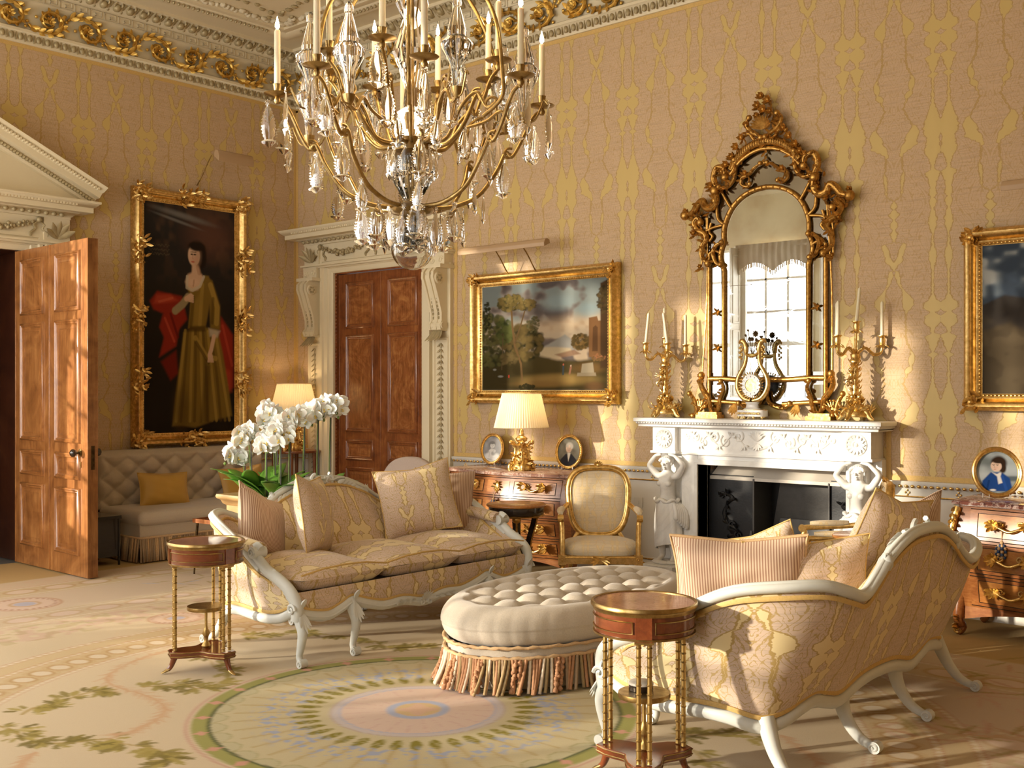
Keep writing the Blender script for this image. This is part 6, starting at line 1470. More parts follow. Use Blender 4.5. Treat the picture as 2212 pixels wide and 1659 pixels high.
def landscape(u, v):
    p = Paint(u, v, 1.42); n1 = vnoise(u*1.4+3, v+5, 7)*.6+vnoise(u*1.4, v*1.3, 15)*.3+vnoise(u, v, 33)*.1
    sky = np.array((.46, .36, .25))*(1-sm(v, .35, .75))[..., None]+np.array((.22, .25, .24))*sm(v, .35, .75)[..., None]; p.c = sky
    p.fill(sm(n1, .42, .62)*sm(v, .42, .75)*.8, (.26, .19, .15)); p.fill(sm(n1+v*.2+u*.15, .70, .9), (.11, .09, .085)); p.fill((1-sm(np.abs(v-.52-.1*u), .0, .14))*.6, (.58, .42, .26))
    p.ell(.62, .80, .16, .07, (.26, .33, .34), .6, .7); p.ell(.86, .72, .10, .06, (.24, .32, .34), .6, .6)
    p.poly([(.5, .40), (.56, .43), (.62, .47), (.68, .51), (.72, .47), (.80, .44), (.80, .36), (.5, .36)], (.25, .24, .22), .012)
    p.poly([(.48, .40), (.60, .40), (.72, .385), (.75, .32), (.48, .29)], (.40, .33, .22), .012); p.poly([(.60, .33), (.75, .37), (.80, .33), (.66, .30)], (.19, .10, .06), .01, .8)
    p.poly([(0, 0), (1, 0), (1, .30), (.8, .27), (.62, .28), (.45, .33), (.2, .30), (0, .35)], (.055, .042, .016), .02)
    p.ell(.62, .10, .40, .05, (.26, .17, .055), .6, .9); p.ell(.48, .06, .3, .03, (.20, .12, .04), .6, .8); p.ell(.86, .2, .16, .05, (.16, .09, .03), .6, .8)
    p.foliage(.09, .48, .20, .26, [(.022, .024, .010), (.05, .05, .018), (.10, .09, .03)], 90, .045, 1); p.foliage(.04, .72, .04, .14, [(.03, .03, .012)], 26, .022, 2)
    p.foliage(.34, .45, .24, .16, [(.02, .02, .008), (.045, .038, .014), (.12, .085, .03)], 110, .045, 3); p.foliage(.19, .56, .09, .13, [(.05, .065, .022), (.09, .10, .03)], 40, .032, 4)
    p.line([(.34, .10), (.33, .25), (.28, .42), (.26, .6), (.25, .78)], .012, (.16, .095, .04)); p.line([(.28, .45), (.33, .62), (.36, .74)], .008, (.13, .08, .035)); p.line([(.17, .2), (.18, .5)], .006, (.12, .08, .04))
    p.foliage(.25, .83, .16, .075, [(.06, .05, .018), (.10, .085, .028), (.19, .14, .045)], 90, .028, 5); p.foliage(.38, .80, .10, .05, [(.07, .055, .02), (.17, .12, .04)], 50, .024, 6); p.foliage(.43, .62, .07, .08, [(.06, .06, .025), (.12, .10, .045)], 40, .018, 7, .7)
    p.foliage(.80, .44, .10, .07, [(.12, .075, .025), (.20, .12, .04), (.08, .055, .02)], 60, .024, 8); p.foliage(.23, .30, .10, .06, [(.09, .07, .025), (.14, .10, .04)], 40, .03, 9, .6)
    p.poly([(.86, .30), (.86, .65), (.92, .66), (.93, .62), (1, .62), (1, .28)], (.17, .085, .035), .006); p.poly([(.885, .35), (.89, .56), (.91, .58), (.925, .56), (.925, .35)], (.09, .045, .02), .006); p.poly([(.945, .2), (.945, .95), (1, .98), (1, .2)], (.075, .042, .02), .01)
    p.foliage(.965, .80, .06, .12, [(.045, .032, .014), (.08, .055, .022)], 40, .022, 10)
    p.poly([(.80, .155), (.81, .24), (.89, .25), (.90, .155)], (.30, .25, .17), .005); p.poly([(.77, .13), (.775, .16), (.91, .16), (.915, .13)], (.25, .20, .13), .005); p.foliage(.93, .29, .07, .03, [(.26, .11, .05), (.14, .08, .03)], 26, .014, 11)
    p.line([(.665, .15), (.667, .22)], .010, (.045, .06, .07)); p.ell(.668, .237, .008, .010, (.36, .10, .06)); p.line([(.715, .155), (.725, .21)], .011, (.22, .10, .06)); p.ell(.725, .225, .008, .009, (.40, .28, .2)); p.ell(.23, .135, .008, .016, (.5, .05, .03)); p.ell(.16, .135, .03, .01, (.35, .34, .30), .5, .8); p.ell(.11, .20, .02, .01, (.35, .34, .30), .5, .7)
    p.foliage(.38, .035, .09, .025, [(.03, .025, .01)], 30, .018, 12); p.ell(.9, .04, .10, .04, (.14, .07, .03), .5, .7)
    return p.c*.72
def storm(u, v):
    p = Paint(u, v, 1.2); n = vnoise(u*1.2+1, v+2, 6)*.6+vnoise(u*2, v*1.6, 14)*.4
    p.c[:] = (.045, .06, .085); p.fill(sm(n, .35, .65)*sm(v, .45, .7), (.14, .17, .20)); p.fill(sm(n+.15*v, .62, .8)*sm(v, .55, .8), (.34, .35, .34)); p.fill((1-sm(np.abs(v-.50-.25*u), .0, .1))*.5, (.22, .24, .25))
    p.poly([(0, 0), (1, 0), (1, .42), (.7, .48), (.5, .58), (.33, .50), (.24, .62), (.10, .66), (0, .60)], (.040, .034, .030), .01); p.poly([(0, 0), (0, .42), (.12, .48), (.25, .36), (.5, .28), (1, .16), (1, 0)], (.06, .045, .028), .02); p.fill(sm(n, .5, .7)*(1-sm(v, .4, .6))*.5, (.10, .075, .045)); return p.c
def lady(u, v):
    p = Paint(u, v, .487); n = vnoise(u*.5+2, v+1, 9)*.6+vnoise(u, v*1.5, 21)*.4
    p.c[:] = (.022, .016, .011); p.fill(sm(v, .3, .8)*.7, (.030, .026, .024)); p.fill(sm(n, .45, .75)*sm(v, .60, .85)*.8, (.075, .045, .028)); p.ell(.72, .88, .12, .09, (.15, .065, .04), .8, .6); p.ell(.42, .955, .13, .012, (.20, .18, .16), .8, .7, -.15); p.ell(.35, .93, .10, .006, (.25, .23, .21), .8, .5, -.2)
    for k, t_ in enumerate((.815, .795, .777)):      # faint painted inscription, strokes only
        for q in range(14): p.line([(.05+.016*q, t_+.004*math.sin(q*3+k)), (.058+.016*q, t_+.005*math.cos(q*2.3+k))], .0022, (.11, .085, .05), .6)
    RD, RL = (.25, .026, .014), (.42, .06, .03)
    p.poly([(.40, .60), (.14, .615), (.06, .57), (.10, .535), (.2, .52), (.16, .46), (.22, .41), (.34, .44), (.46, .50)], RD, .008); p.poly([(.13, .60), (.28, .605), (.36, .58), (.20, .565), (.10, .56)], RL, .01, .8); p.poly([(.22, .52), (.40, .52), (.34, .38), (.16, .33), (.22, .43)], RD, .008); p.line([(.16, .57), (.30, .59)], .006, (.50, .10, .05), .7); p.line([(.22, .50), (.32, .40)], .006, RL, .8); p.line([(.28, .52), (.36, .42)], .006, (.12, .012, .008), .8); p.poly([(.18, .31), (.34, .36), (.36, .26), (.28, .23)], (.16, .018, .010), .01)
    p.poly([(.84, .52), (.98, .44), (.99, .20), (.86, .17), (.76, .25), (.70, .30), (.80, .40)], RD, .01); p.poly([(.80, .30), (.96, .27), (.97, .18), (.86, .16), (.74, .24)], RL, .012, .55); p.line([(.86, .48), (.97, .30)], .007, (.38, .05, .026), .8); p.line([(.76, .26), (.92, .21)], .006, (.42, .07, .035), .8)
    OC, OL, OD = (.20, .125, .025), (.38, .25, .055), (.075, .045, .011)
    p.poly([(.42, .44), (.38, .30), (.33, .15), (.30, .03), (.40, .03), (.55, .02), (.76, .05), (.97, .07), (.93, .2), (.86, .36), (.80, .46), (.62, .47)], OC, .008)
    for k in range(13): x0 = .44+.028*k; x1 = .34+.05*k; p.line([(x0, .45), (lerp(x0, x1, .5)+.01*math.sin(k*2), .27), (x1, .05)], .008, OL if k % 3 == 0 else (OD if k % 3 == 1 else OC), .55)
    p.ell(.40, .10, .04, .09, OD, .8, .6); p.poly([(.60, .04), (.66, .30), (.72, .30), (.70, .04)], OD, .012, .6); p.line([(.55, .42), (.68, .335), (.78, .33)], .012, OL, .7); p.line([(.56, .40), (.70, .31)], .008, OD, .7)
    p.poly([(.47, .46), (.50, .60), (.455, .64), (.50, .63), (.58, .64), (.645, .70), (.70, .70), (.735, .65), (.72, .60), (.68, .50), (.66, .46)], OC, .006); p.poly([(.52, .47), (.54, .58), (.60, .62), (.63, .55), (.62, .47)], OL, .015, .35)
    p.poly([(.66, .70), (.74, .68), (.83, .57), (.83, .46), (.72, .465), (.71, .56)], OC, .008); p.line([(.72, .66), (.80, .56), (.79, .49)], .014, OL, .7); p.line([(.50, .47), (.53, .60)], .008, OD, .5); p.line([(.60, .48), (.63, .66)], .010, OL, .5); p.line([(.75, .60), (.74, .49)], .008, OD, .6); p.poly([(.70, .465), (.83, .455), (.80, .425), (.71, .43)], (.48, .42, .33), .008, .8)
    SK, SS = (.60, .40, .28), (.36, .20, .12)
    p.poly([(.44, .665), (.47, .70), (.55, .717), (.62, .705), (.645, .69), (.58, .635), (.50, .625), (.46, .645)], SK, .008); p.ell(.50, .665, .022, .018, (.68, .48, .36), .8, .6); p.ell(.56, .665, .022, .018, (.68, .48, .36), .8, .6); p.line([(.528, .65), (.535, .675)], .004, SS, .6); p.line([(.46, .69), (.455, .64), (.52, .63), (.60, .65), (.645, .695)], .007, (.55, .50, .40), .7); p.poly([(.515, .75), (.59, .75), (.605, .70), (.51, .70)], SK, .006); p.line([(.575, .745), (.595, .71)], .011, SS, .5)
    p.poly([(.47, .445), (.49, .47), (.66, .475), (.665, .45)], OD, .006, .8)
    p.line([(.33, .535), (.41, .565), (.47, .60)], .018, (.30, .24, .14)); p.line([(.45, .59), (.50, .605)], .012, SK); 
    for q in range(4): p.line([(.48, .600-.006*q), (.525, .606-.009*q)], .0045, SK, .9)
    p.line([(.76, .43), (.73, .37), (.71, .345)], .011, SK); 
    for q in range(4): p.line([(.70+.012*q, .345), (.695+.018*q, .315)], .0045, SK, .9)
    HR = (.022, .014, .010)
    p.ell(.57, .80, .050, .052, HR, .2); p.ell(.62, .775, .026, .045, HR, .3); p.ell(.535, .785, .032, .046, SK, .10); p.ell(.565, .785, .020, .040, (.44, .26, .17), .8, .6); p.ell(.52, .80, .018, .020, (.70, .50, .38), .8, .5); p.ell(.565, .826, .044, .020, HR, .3)
    for x in (.512, .545): p.ell(x, .790, .0075, .0035, (.05, .03, .02), .4); p.line([(x-.014, .800), (x+.014, .8005)], .002, (.12, .07, .04), .8)
    p.line([(.524, .79), (.519, .772), (.527, .770)], .0022, SS, .8); p.ell(.523, .757, .010, .0035, (.42, .11, .08), .4); p.ell(.508, .772, .010, .008, (.62, .32, .24), .8, .35); p.ell(.556, .772, .010, .008, (.62, .32, .24), .8, .35)
    return p.c
def sitter(bg, coat, hair, face, cravat, kind):
    def fn(u, v):
        p = Paint(u, v, .8); n = vnoise(u, v, 6); p.c[:] = bg; p.c *= (.75+.5*n)[..., None]
        if kind == 'boy':
            p.ell(.2, .75, .3, .1, (.10, .12, .12), .7, .7); p.ell(.8, .55, .2, .12, (.42, .47, .50), .8, .8); p.ell(.15, .42, .2, .12, (.46, .50, .52), .8, .8); p.ell(.85, .35, .3, .06, (.05, .07, .08), .5, .8)
            p.poly([(.08, .05), (.14, .30), (.35, .50), (.62, .50), (.80, .36), (.86, .05)], coat, .02); p.line([(.30, .3), (.24, .1)], .02, np.array(coat)*.5, .7); p.line([(.62, .40), (.70, .1)], .03, np.array(coat)*1.5, .6); p.poly([(.38, .50), (.5, .46), (.62, .52), (.58, .40), (.62, .25), (.52, .22), (.50, .40)], cravat, .015); p.ell(.38, .08, .06, .025, cravat, .3); p.ell(.56, .72, .15, .17, hair, .25); p.ell(.64, .60, .07, .12, hair, .3)
            p.ell(.49, .645, .105, .125, face, .12); p.ell(.55, .77, .12, .06, hair, .3)
            for x in (.43, .52): p.ell(x, .66, .016, .008, (.04, .03, .03)); p.line([(x-.03, .685), (x+.03, .685)], .006, hair, .7)
            p.line([(.455, .66), (.44, .615), (.46, .61)], .006, np.array(face)*.6, .8); p.ell(.46, .575, .025, .009, (.45, .16, .12)); p.ell(.50, .61, .03, .02, (.65, .32, .26), .8, .4)
        elif kind == 'man':
            p.poly([(.10, 0), (.14, .22), (.36, .42), (.64, .42), (.86, .22), (.9, 0)], coat, .02); p.poly([(.44, .46), (.58, .46), (.56, .30), (.50, .16), (.46, .30)], cravat, .015); p.line([(.42, .44), (.48, .2)], .012, np.array(coat)*2.2, .7); p.line([(.60, .44), (.52, .2)], .012, np.array(coat)*2.2, .7)
            p.ell(.52, .68, .13, .14, hair, .3); p.ell(.50, .60, .105, .135, face, .12); p.ell(.44, .60, .04, .11, np.array(face)*.75, .7, .5); p.ell(.42, .70, .05, .05, hair, .4); p.ell(.61, .68, .05, .07, hair, .4)
            for x in (.46, .55): p.ell(x, .62, .014, .007, (.04, .03, .03)); p.line([(x-.025, .643), (x+.025, .643)], .006, np.array(hair)*.5, .7)
            p.line([(.505, .62), (.50, .57), (.515, .568)], .006, np.array(face)*.6, .8); p.ell(.505, .535, .026, .008, (.42, .2, .16))
        else:
            G = lambda g_: (g_, g_, g_*.99)
            p.ell(.5, .10, .42, .26, G(.62), .25); p.ell(.3, .2, .12, .12, G(.72), .4); p.poly([(.32, .15), (.33, .45), (.45, .52), (.62, .48), (.68, .2)], G(.70), .03); p.ell(.58, .33, .09, .08, G(.30), .5, .8); p.ell(.62, .42, .06, .06, G(.55), .4); p.ell(.48, .68, .13, .12, G(.20), .3); p.ell(.50, .63, .10, .105, G(.68), .12); p.ell(.48, .73, .10, .05, G(.22), .4)
            for x in (.46, .55): p.ell(x, .64, .014, .009, G(.1))
            p.line([(.51, .63), (.505, .60)], .006, G(.45), .8); p.ell(.51, .575, .022, .008, G(.3)); p.line([(.38, .4), (.36, .2)], .012, G(.45), .7); p.line([(.3, .12), (.6, .06)], .02, G(.42), .7)
        return p.c
    return fn
def framed(label, loc, T, w, h, fn, nx, nz, fw, style, plate=True):
    t = thing('framed_painting', label, 'painting'); t.matrix_world = T @ Matrix.Translation(loc)
    f = MB(); d = .11
    f.frame(w, h, [(0, 0), (0, d*.55), (.012, d*.8), (.03, d), (.045, d*.95), (.06, d*.70), (fw*.62, d*.45), (fw*.70, d*.55), (fw*.80, d*.50), (fw*.86, d*.36), (fw, d*.30), (fw, .02)])
    nb = int(2*(w+h)/.03)
    for i in range(nb):
        q = i/nb*2*(w+h); a = .87*fw; W2, H2 = w/2-a, h/2-a; ww, hh = 2*W2, 2*H2; q = i/nb*2*(ww+hh)
        x, z = (-W2+q, -H2) if q < ww else ((W2, -H2+q-ww) if q < ww+hh else ((W2-(q-ww-hh), H2) if q < 2*ww+hh else (-W2, H2-(q-2*ww-hh))))
        f.ball((x, -d*.42, z), (.009, .008, .009), 5)
    R = random.Random(6)
    spots = [(sx*(w/2-.06), sz*(h/2-.06)) for sx in (-1, 1) for sz in (-1, 1)]
    if style == 'rococo': spots += [(0, h/2-.04), (0, -h/2+.05), (-w/2+.05, 0), (w/2-.05, 0), (-w/2+.05, h*.25), (w/2-.05, h*.25), (w/2-.05, -h*.25), (-w/2+.05, -h*.25)]
    for x, z in spots:
        for k in range(44 if style == 'rococo' else 22): a = R.uniform(0, 6.28); along = 1.9 if (abs(x) < .01) else 1; up_ = 1.7 if abs(z) < h*.3 and abs(x) > .01 else 1; leaf(f, (x+R.uniform(-.055, .055)*along*(1.5 if style == 'rococo' else .8), -d*R.uniform(.5, .95), z+R.uniform(-.055, .055)*up_*(1.5 if style == 'rococo' else .8)), (math.cos(a), -.3, math.sin(a)), (0, -1, 0), R.uniform(.05, .085), .032, .9, .4, 4, 5)
        f.ball((x, -d, z), (.022, .018, .022), 7)
    f.build('gilt_frame', M['gilt'], t, angle=50)
    canvas(t, w-2*fw+.01, h-2*fw+.01, nx, nz, fn, -.034)
    if plate:
        p = MB(); p.box((0, -d*.62, -h/2+fw*.52), (.09, .006, .022)); p.build('name_plate', M['brass'], t)
    return t
framed('dark landscape of tall trees and ruins in a gilt frame over the lamp', (3.67, -.002, 2.085), Matrix(), 1.74, 1.24, landscape, 340, 240, .125, 'plain')
framed('stormy mountain landscape in a gilt frame cut by the right edge of the picture', (8.33, -.002, 2.07), Matrix(), 1.72, 1.25, storm, 150, 110, .12, 'plain')
framed('full-length portrait of a lady in a golden gown and red drape', (-1.40, -.002, 2.33), TW, 1.34, 2.62, lady, 170, 380, .135, 'rococo')
def picture_light(label, loc, T, L, arms):
    t = thing('picture_light', label, 'picture light', (0, 0, 0), 0, 'tan picture lights over the paintings'); t.matrix_world = T @ Matrix.Translation(loc)
    m = MB(); hh = 1.0 if L > .6 else 1.7; prof = [(a, b*hh) for a, b in [(-.045, -.035), (-.05, .0), (-.03, .032), (.0, .04), (.03, .03), (.038, .0)]]
    m.loft([[(x, a-.30, b) for a, b in prof] for x in (-L/2, L/2)]); m.build('shade', M['light_shade_tan'], t, bevel=.004)
    for x in arms: a = MB(); a.tube(cr([(x, -.01, -.28), (x, -.10, -.20), (x, -.20, -.08), (x, -.28, .0)], 5), .006, 6); a.build('arm', M['brass'], t)
picture_light('long tan picture light above the tree landscape', (3.42, 0, 2.90), Matrix(), 1.06, (-.12, .22))
picture_light('short tan picture light above the portrait of the lady', (-1.05, 0, 4.03), TW, .44, (-.26,))
picture_light('tan picture light above the stormy painting at the right edge', (8.35, 0, 2.92), Matrix(), 1.1, (-.3, .3))
def oval(name, label, loc, T, w, h, fn, beads, lean):
    t = thing(name, label, 'framed miniature'); t.matrix_world = Matrix.Translation(loc) @ T @ Matrix.Rotation(D(-lean), 4, 'X')
    f = MB(); prof = [(1.0, 0), (1.0, .012), (.97, .02), (.93, .022), (.88, .014), (.84, .016), (.80, .010), (.80, 0)]; n = 56
    f.loft([[(w/2*k*math.cos(2*PI*i/n), -y, h/2+h/2*k*math.sin(2*PI*i/n)) for k, y in prof] for i in range(n)], closed=True, wrap=True)
    for i in range(beads): a = 2*PI*i/beads; f.ball((w/2*.945*math.cos(a), -.022, h/2+h/2*.945*math.sin(a)), (.006, .005, .006), 5)
    f.build('gilt_frame', M['gilt'], t); c = canvas(t, w*.82, h*.82, 70, 90, fn, -.006, shape='oval'); c.location = (0, 0, h/2)
    s = MB(); 
    for k in (-.2, .2): s.tube([(w*k, -.03, .022), (w*k, -.028, .0), (w*k, .09, .0), (w*k, .02, h*.5)], .003, 5)
    s.build('stand', M['steel'], t); return t
oval('miniature_portrait', 'oval grey print of a curly-haired infant in a beaded gilt frame, on the commode', (3.16, -.17, .885), Matrix.Rotation(D(12), 4, 'Z'), .245, .30, sitter((.30, .30, .31), (.5, .5, .5), (.1, .1, .1), (.6, .6, .6), (.7, .7, .7), 'infant'), 60, 10)
oval('miniature_portrait', 'oval miniature of a grey-haired man in a dark coat, on the commode beside the lamp', (4.08, -.17, .885), Matrix.Rotation(D(20), 4, 'Z'), .25, .315, sitter((.16, .15, .12), (.025, .025, .03), (.42, .38, .33), (.58, .42, .32), (.62, .58, .50), 'man'), 60, 10)
oval('miniature_portrait', 'round gilt-framed portrait of a child in a bright blue jacket, on the right commode', (7.80, -.40, .885), Matrix.Rotation(D(38), 4, 'Z'), .325, .335, sitter((.30, .34, .36), (.015, .055, .22), (.035, .02, .012), (.66, .48, .38), (.66, .64, .62), 'boy'), 0, 8)
# ------------------------------------------------------------------ banquette in front of the portrait
bq = thing('banquette', 'long buttoned cream banquette with bullion fringe under the portrait of the lady', 'banquette', (0, -1.56, 0))
HL = .96
mb = MB(); NU, NV = 190, 60
def back(u, v):
    y = lerp(-HL, HL, u); z = lerp(.44, 1.0, v); ey = min(1, (1-abs(2*u-1))*14); ez = min(1, (1-v)*9+.0); cap = math.sin(min(1, ez)*PI/2)*math.sin(min(1, ey)*PI/2)**.6
    s = .26; a, b = y/s+z/(s*.8), y/s-z/(s*.8); da, db = abs(a-round(a)), abs(b-round(b)); pf = (1-(1-2*da)**3)*(1-(1-2*db)**3); tf = .62*pf+.38*min(1, math.hypot(da, db)/.7071*1.4)
    return (.13+.10*cap-.055*(1-tf)*min(1, (1-v)*5)*min(1, ey), y, z)
mb.grid(back, NU, NV); mb.grid(lambda u, v: (.04, lerp(-HL, HL, u), lerp(.44, 1.0, v)), 2, 2, flip=True); mb.grid(lambda u, v: (lerp(.04, .135, v), lerp(-HL, HL, u), 1.0), 20, 2)
for s in (-1, 1): mb.b2(.04, .14, s*HL-.002, s*HL+.002, .44, .99)
mb.build('buttoned_back', M['linen_cream'], bq, angle=180)
def slab(x0, x1, y0, y1, z0, z1, r, mat_, name, parent):
    m = MB(); m.b2(x0, x1, y0, y1, z0, z1); return m.build(name, mat_, parent, bevel=r, bseg=5)
slab(.20, .98, -HL-.01, HL+.01, .335, .475, .06, M['linen_cream'], 'seat', bq); slab(.06, .94, -HL+.01, HL-.01, .21, .36, .01, M['linen_cream'], 'seat_base', bq)
mb = MB(); R = random.Random(8)
pth = [(.06, -HL+.005), (.95, -HL+.005), (.95, HL-.005)]
def along(q): L1 = .89; return (.06+q, -HL+.002, 0) if q < L1 else (.953, -HL+q-L1, 1)
q = 0.
while q < .89+2*HL:
    x, y, k = along(q); j = R.uniform(-.008, .01); mb.cur = R.choice((0, 0, 1))
    mb.tube([(x+j*.3, y+j*.3, .225), (x+(j+.012 if k else 0), y+(0 if k else j-.012), .12), (x+(j+.02 if k else j), y+(j if k else j-.02), .012)], [.0105, .011, .012], 5); q += .0195
mb.cur = 1; mb.tube([(.06, -HL, .232), (.955, -HL, .232), (.955, HL, .232)], .012, 6)
o = mb.build('bullion_fringe', [M['bullion_d'], M['rope']], bq, angle=180); o['kind'] = 'stuff'; o['label'] = 'brown bullion fringe'
pillow('cushion', 'mustard silk cushion on the banquette nearer the open door', (.44, -1.96, .615), (D(-16), D(2), D(84)), .52, .34, .15, 'mustard', 'mustard cushions on the banquette', 'mustard', .02)
pillow('cushion', 'mustard silk cushion on the banquette next to the orchids', (.42, -1.02, .615), (D(-16), D(-3), D(92)), .56, .36, .15, 'mustard', 'mustard cushions on the banquette', 'mustard', .02)
t = thing('low_table', 'black low box table in the shadow between the open door and the banquette', 'table', (.66, -2.80, 0))
for i in range(4): m = MB(); m.b2(*sorted((-.20+.385*(i % 2), -.185+.385*(i % 2))), *sorted((-.14+.265*(i//2), -.125+.265*(i//2))), 0, .42); m.build('leg', M['black'], t)
m = MB(); m.b2(-.21, .21, -.15, .15, .42, .45); m.build('table_top', M['black'], t, bevel=.003); m = MB(); m.b2(-.19, .19, -.13, .13, .08, .10); m.b2(-.192, .192, -.132, -.128, .1, .42); m.b2(.188, .192, -.132, .132, .1, .42); m.build('side_panel', M['black'], t)
t = thing('tray_table', 'small dark wood tray table with thin legs in front of the banquette', 'table', (2.02, -2.32, 0), .1)
m = MB(); m.b2(-.24, .24, -.17, .17, .445, .462); m.frame(.48, .34, [(0, 0), (0, .02), (.012, .02), (.012, 0)], Tm((0, 0, .46), (-PI/2, 0, 0))); m.build('tray_top', M['mahogany'], t)
for i in range(4): m = MB(); m.tube([((i % 2-.5)*.42, (i//2-.5)*.28, .445), ((i % 2-.5)*.46, (i//2-.5)*.32, 0)], [.012, .007], 8); m.build('leg', M['dark_bronze'], t)
# ------------------------------------------------------------------ plain taupe chair back by the closed door
t = thing('slipper_chair', 'plain taupe round-backed chair between the closed door and the commode', 'chair', (2.52, -.62, 0), D(20))
m = MB(); n = 40; pts = [(.29*math.copysign(abs(math.cos(a))**.8, math.cos(a)), .26*math.sin(a)) for a in [2*PI*i/n for i in range(n)]]
m.prism(pts, -.04, .04, Tm((0, 0, .695)) @ Matrix(((1, 0, 0, 0), (0, .1, -1, 0), (0, 1, .0, 0), (0, 0, 0, 1)))); m.build('round_back', M['taupe'], t, bevel=.02, bseg=4)
m = MB(); m.prism([(.28*math.cos(2*PI*i/n), .25*math.sin(2*PI*i/n)-.27) for i in range(n)], .36, .46); m.build('seat', M['taupe'], t, bevel=.03, bseg=4)
for sx in (-1, 1):
    for sy in (-.44, .0): m = MB(); m.tube([(sx*.19, sy-.02, .37), (sx*.2, sy-.02, 0)], [.02, .012], 8); m.build('leg', M['mahogany'], t)
for k, (x, z) in enumerate(((4.72, .62), (4.66, .40))):
    m = MB(); m.box((0, -.005, 0), (.088, .010, .088)); m.box((0, -.011, 0), (.02, .006, .03)); o = m.build('wall_socket', M['plastic'], bevel=.002); o.location = (x, 0, z); tag(o, ('white wall switch plate on the dado right of the gilt armchair back', 'white wall socket low on the dado behind the gilt armchair')[k], 'wall socket')
    if k: bpy.data.objects.remove(o)
# ------------------------------------------------------------------ planter and orchids
PX, PY, PW, PD = 3.655, -2.935, .66, .66
t = thing('planter', 'tall square varnished wood planter holding white orchids behind the left sofa', 'planter', (PX, PY, 0))
m = MB(); m.b2(-PW/2+.03, PW/2-.03, -PD/2+.03, PD/2-.03, .06, .80)
for s in (-1, 1): m.frame(PW-.18, .54, [(0, 0), (.006, .012), (.03, .012), (.04, 0)], Tm((0, s*(PD/2-.03), .43), (0, 0, 0 if s < 0 else PI)))
m.build('box', M['planter_wood'], t, bevel=.004)
m = MB(); m.sweep([(0, .76), (-.02, .775), (-.03, .80), (-.05, .81), (-.055, .825), (-.05, .84), (.05, .84), (.05, .80)], [(PW/2-.03, -PD/2+.03, 0), (-PW/2+.03, -PD/2+.03, 0), (-PW/2+.03, PD/2-.03, 0), (PW/2-.03, PD/2-.03, 0)][::-1], closed=True); m.build('moulded_rim', M['planter_wood'], t)
for sx in (-1, 1):
    for sy in (-1, 1): m = MB(); m.box((sx*(PW/2-.06), sy*(PD/2-.06), .035), (.10, .10, .07)); m.build('foot', M['planter_wood'], t, bevel=.004)
m = MB(); m.grid(lambda u, v: (lerp(-PW/2+.05, PW/2-.05, u), lerp(-PD/2+.05, PD/2-.05, v), .812+.010*math.sin(u*19)*math.sin(v*23)), 24, 24); o = m.build('soil', M['soil'], t); o['kind'] = 'stuff'
# one blossom, shared by every stem
bl = MB(); bl.cur = 0
for a, L, W in ((PI/2, .048, .032), (PI/2+2.25, .048, .032), (PI/2-2.25, .048, .032)): leaf(bl, (0, 0, 0), (math.cos(a), -.18, math.sin(a)), (0, -1, 0), L, W, .5, .12, 5, 8)
for a in (.12, PI-.12): leaf(bl, (0, -.003, 0), (math.cos(a), -.22, math.sin(a)), (0, -1, 0), .054, .052, .6, .10, 5, 8)
bl.cur = 1; leaf(bl, (0, -.006, -.004), (0, -1, -.5), (0, 0, 1), .022, .014, .8, .5, 4, 6); bl.ball((0, -.012, .004), (.005, .006, .005), 6)
blossom = bl.build('blossom', [M['petal'], M['lip']], angle=180); bme = blossom.data; bpy.data.objects.remove(blossom)
SPK = [(-.26, -.22, 1.20, -.9, 'orchid, leftmost and lowest, arching over the planter edge'), (-.10, -.25, 1.36, -.7, 'orchid with a dark stake near the front left corner of the planter'), (-.20, .02, 1.44, -.3, 'orchid rising before the left part of the lamp shade'), (.0, -.10, 1.52, -.5, 'orchid in the middle of the planter, right before the lamp shade'),
       (.08, -.22, 1.30, .1, 'orchid at the front middle of the planter with drooping lower blossoms'), (.06, .12, 1.50, .4, 'orchid behind the middle one, crowded with open blossoms'), (.20, -.08, 1.47, .5, 'orchid on the sofa side of the middle, forked green stem'), (.22, .16, 1.54, .7, 'orchid, tall against the pale door frame, second from the end'), (.27, -.2, 1.38, .9, 'orchid nearest the sofa crest with two low hanging blossoms'), (.28, .24, 1.56, .9, 'orchid at the end of the row by the mahogany door')]
vd = Vector((CAM[0]-PX, CAM[1]-PY, 0)).normalized(); vr = Vector((-vd.y, vd.x, 0)); R = random.Random(21)
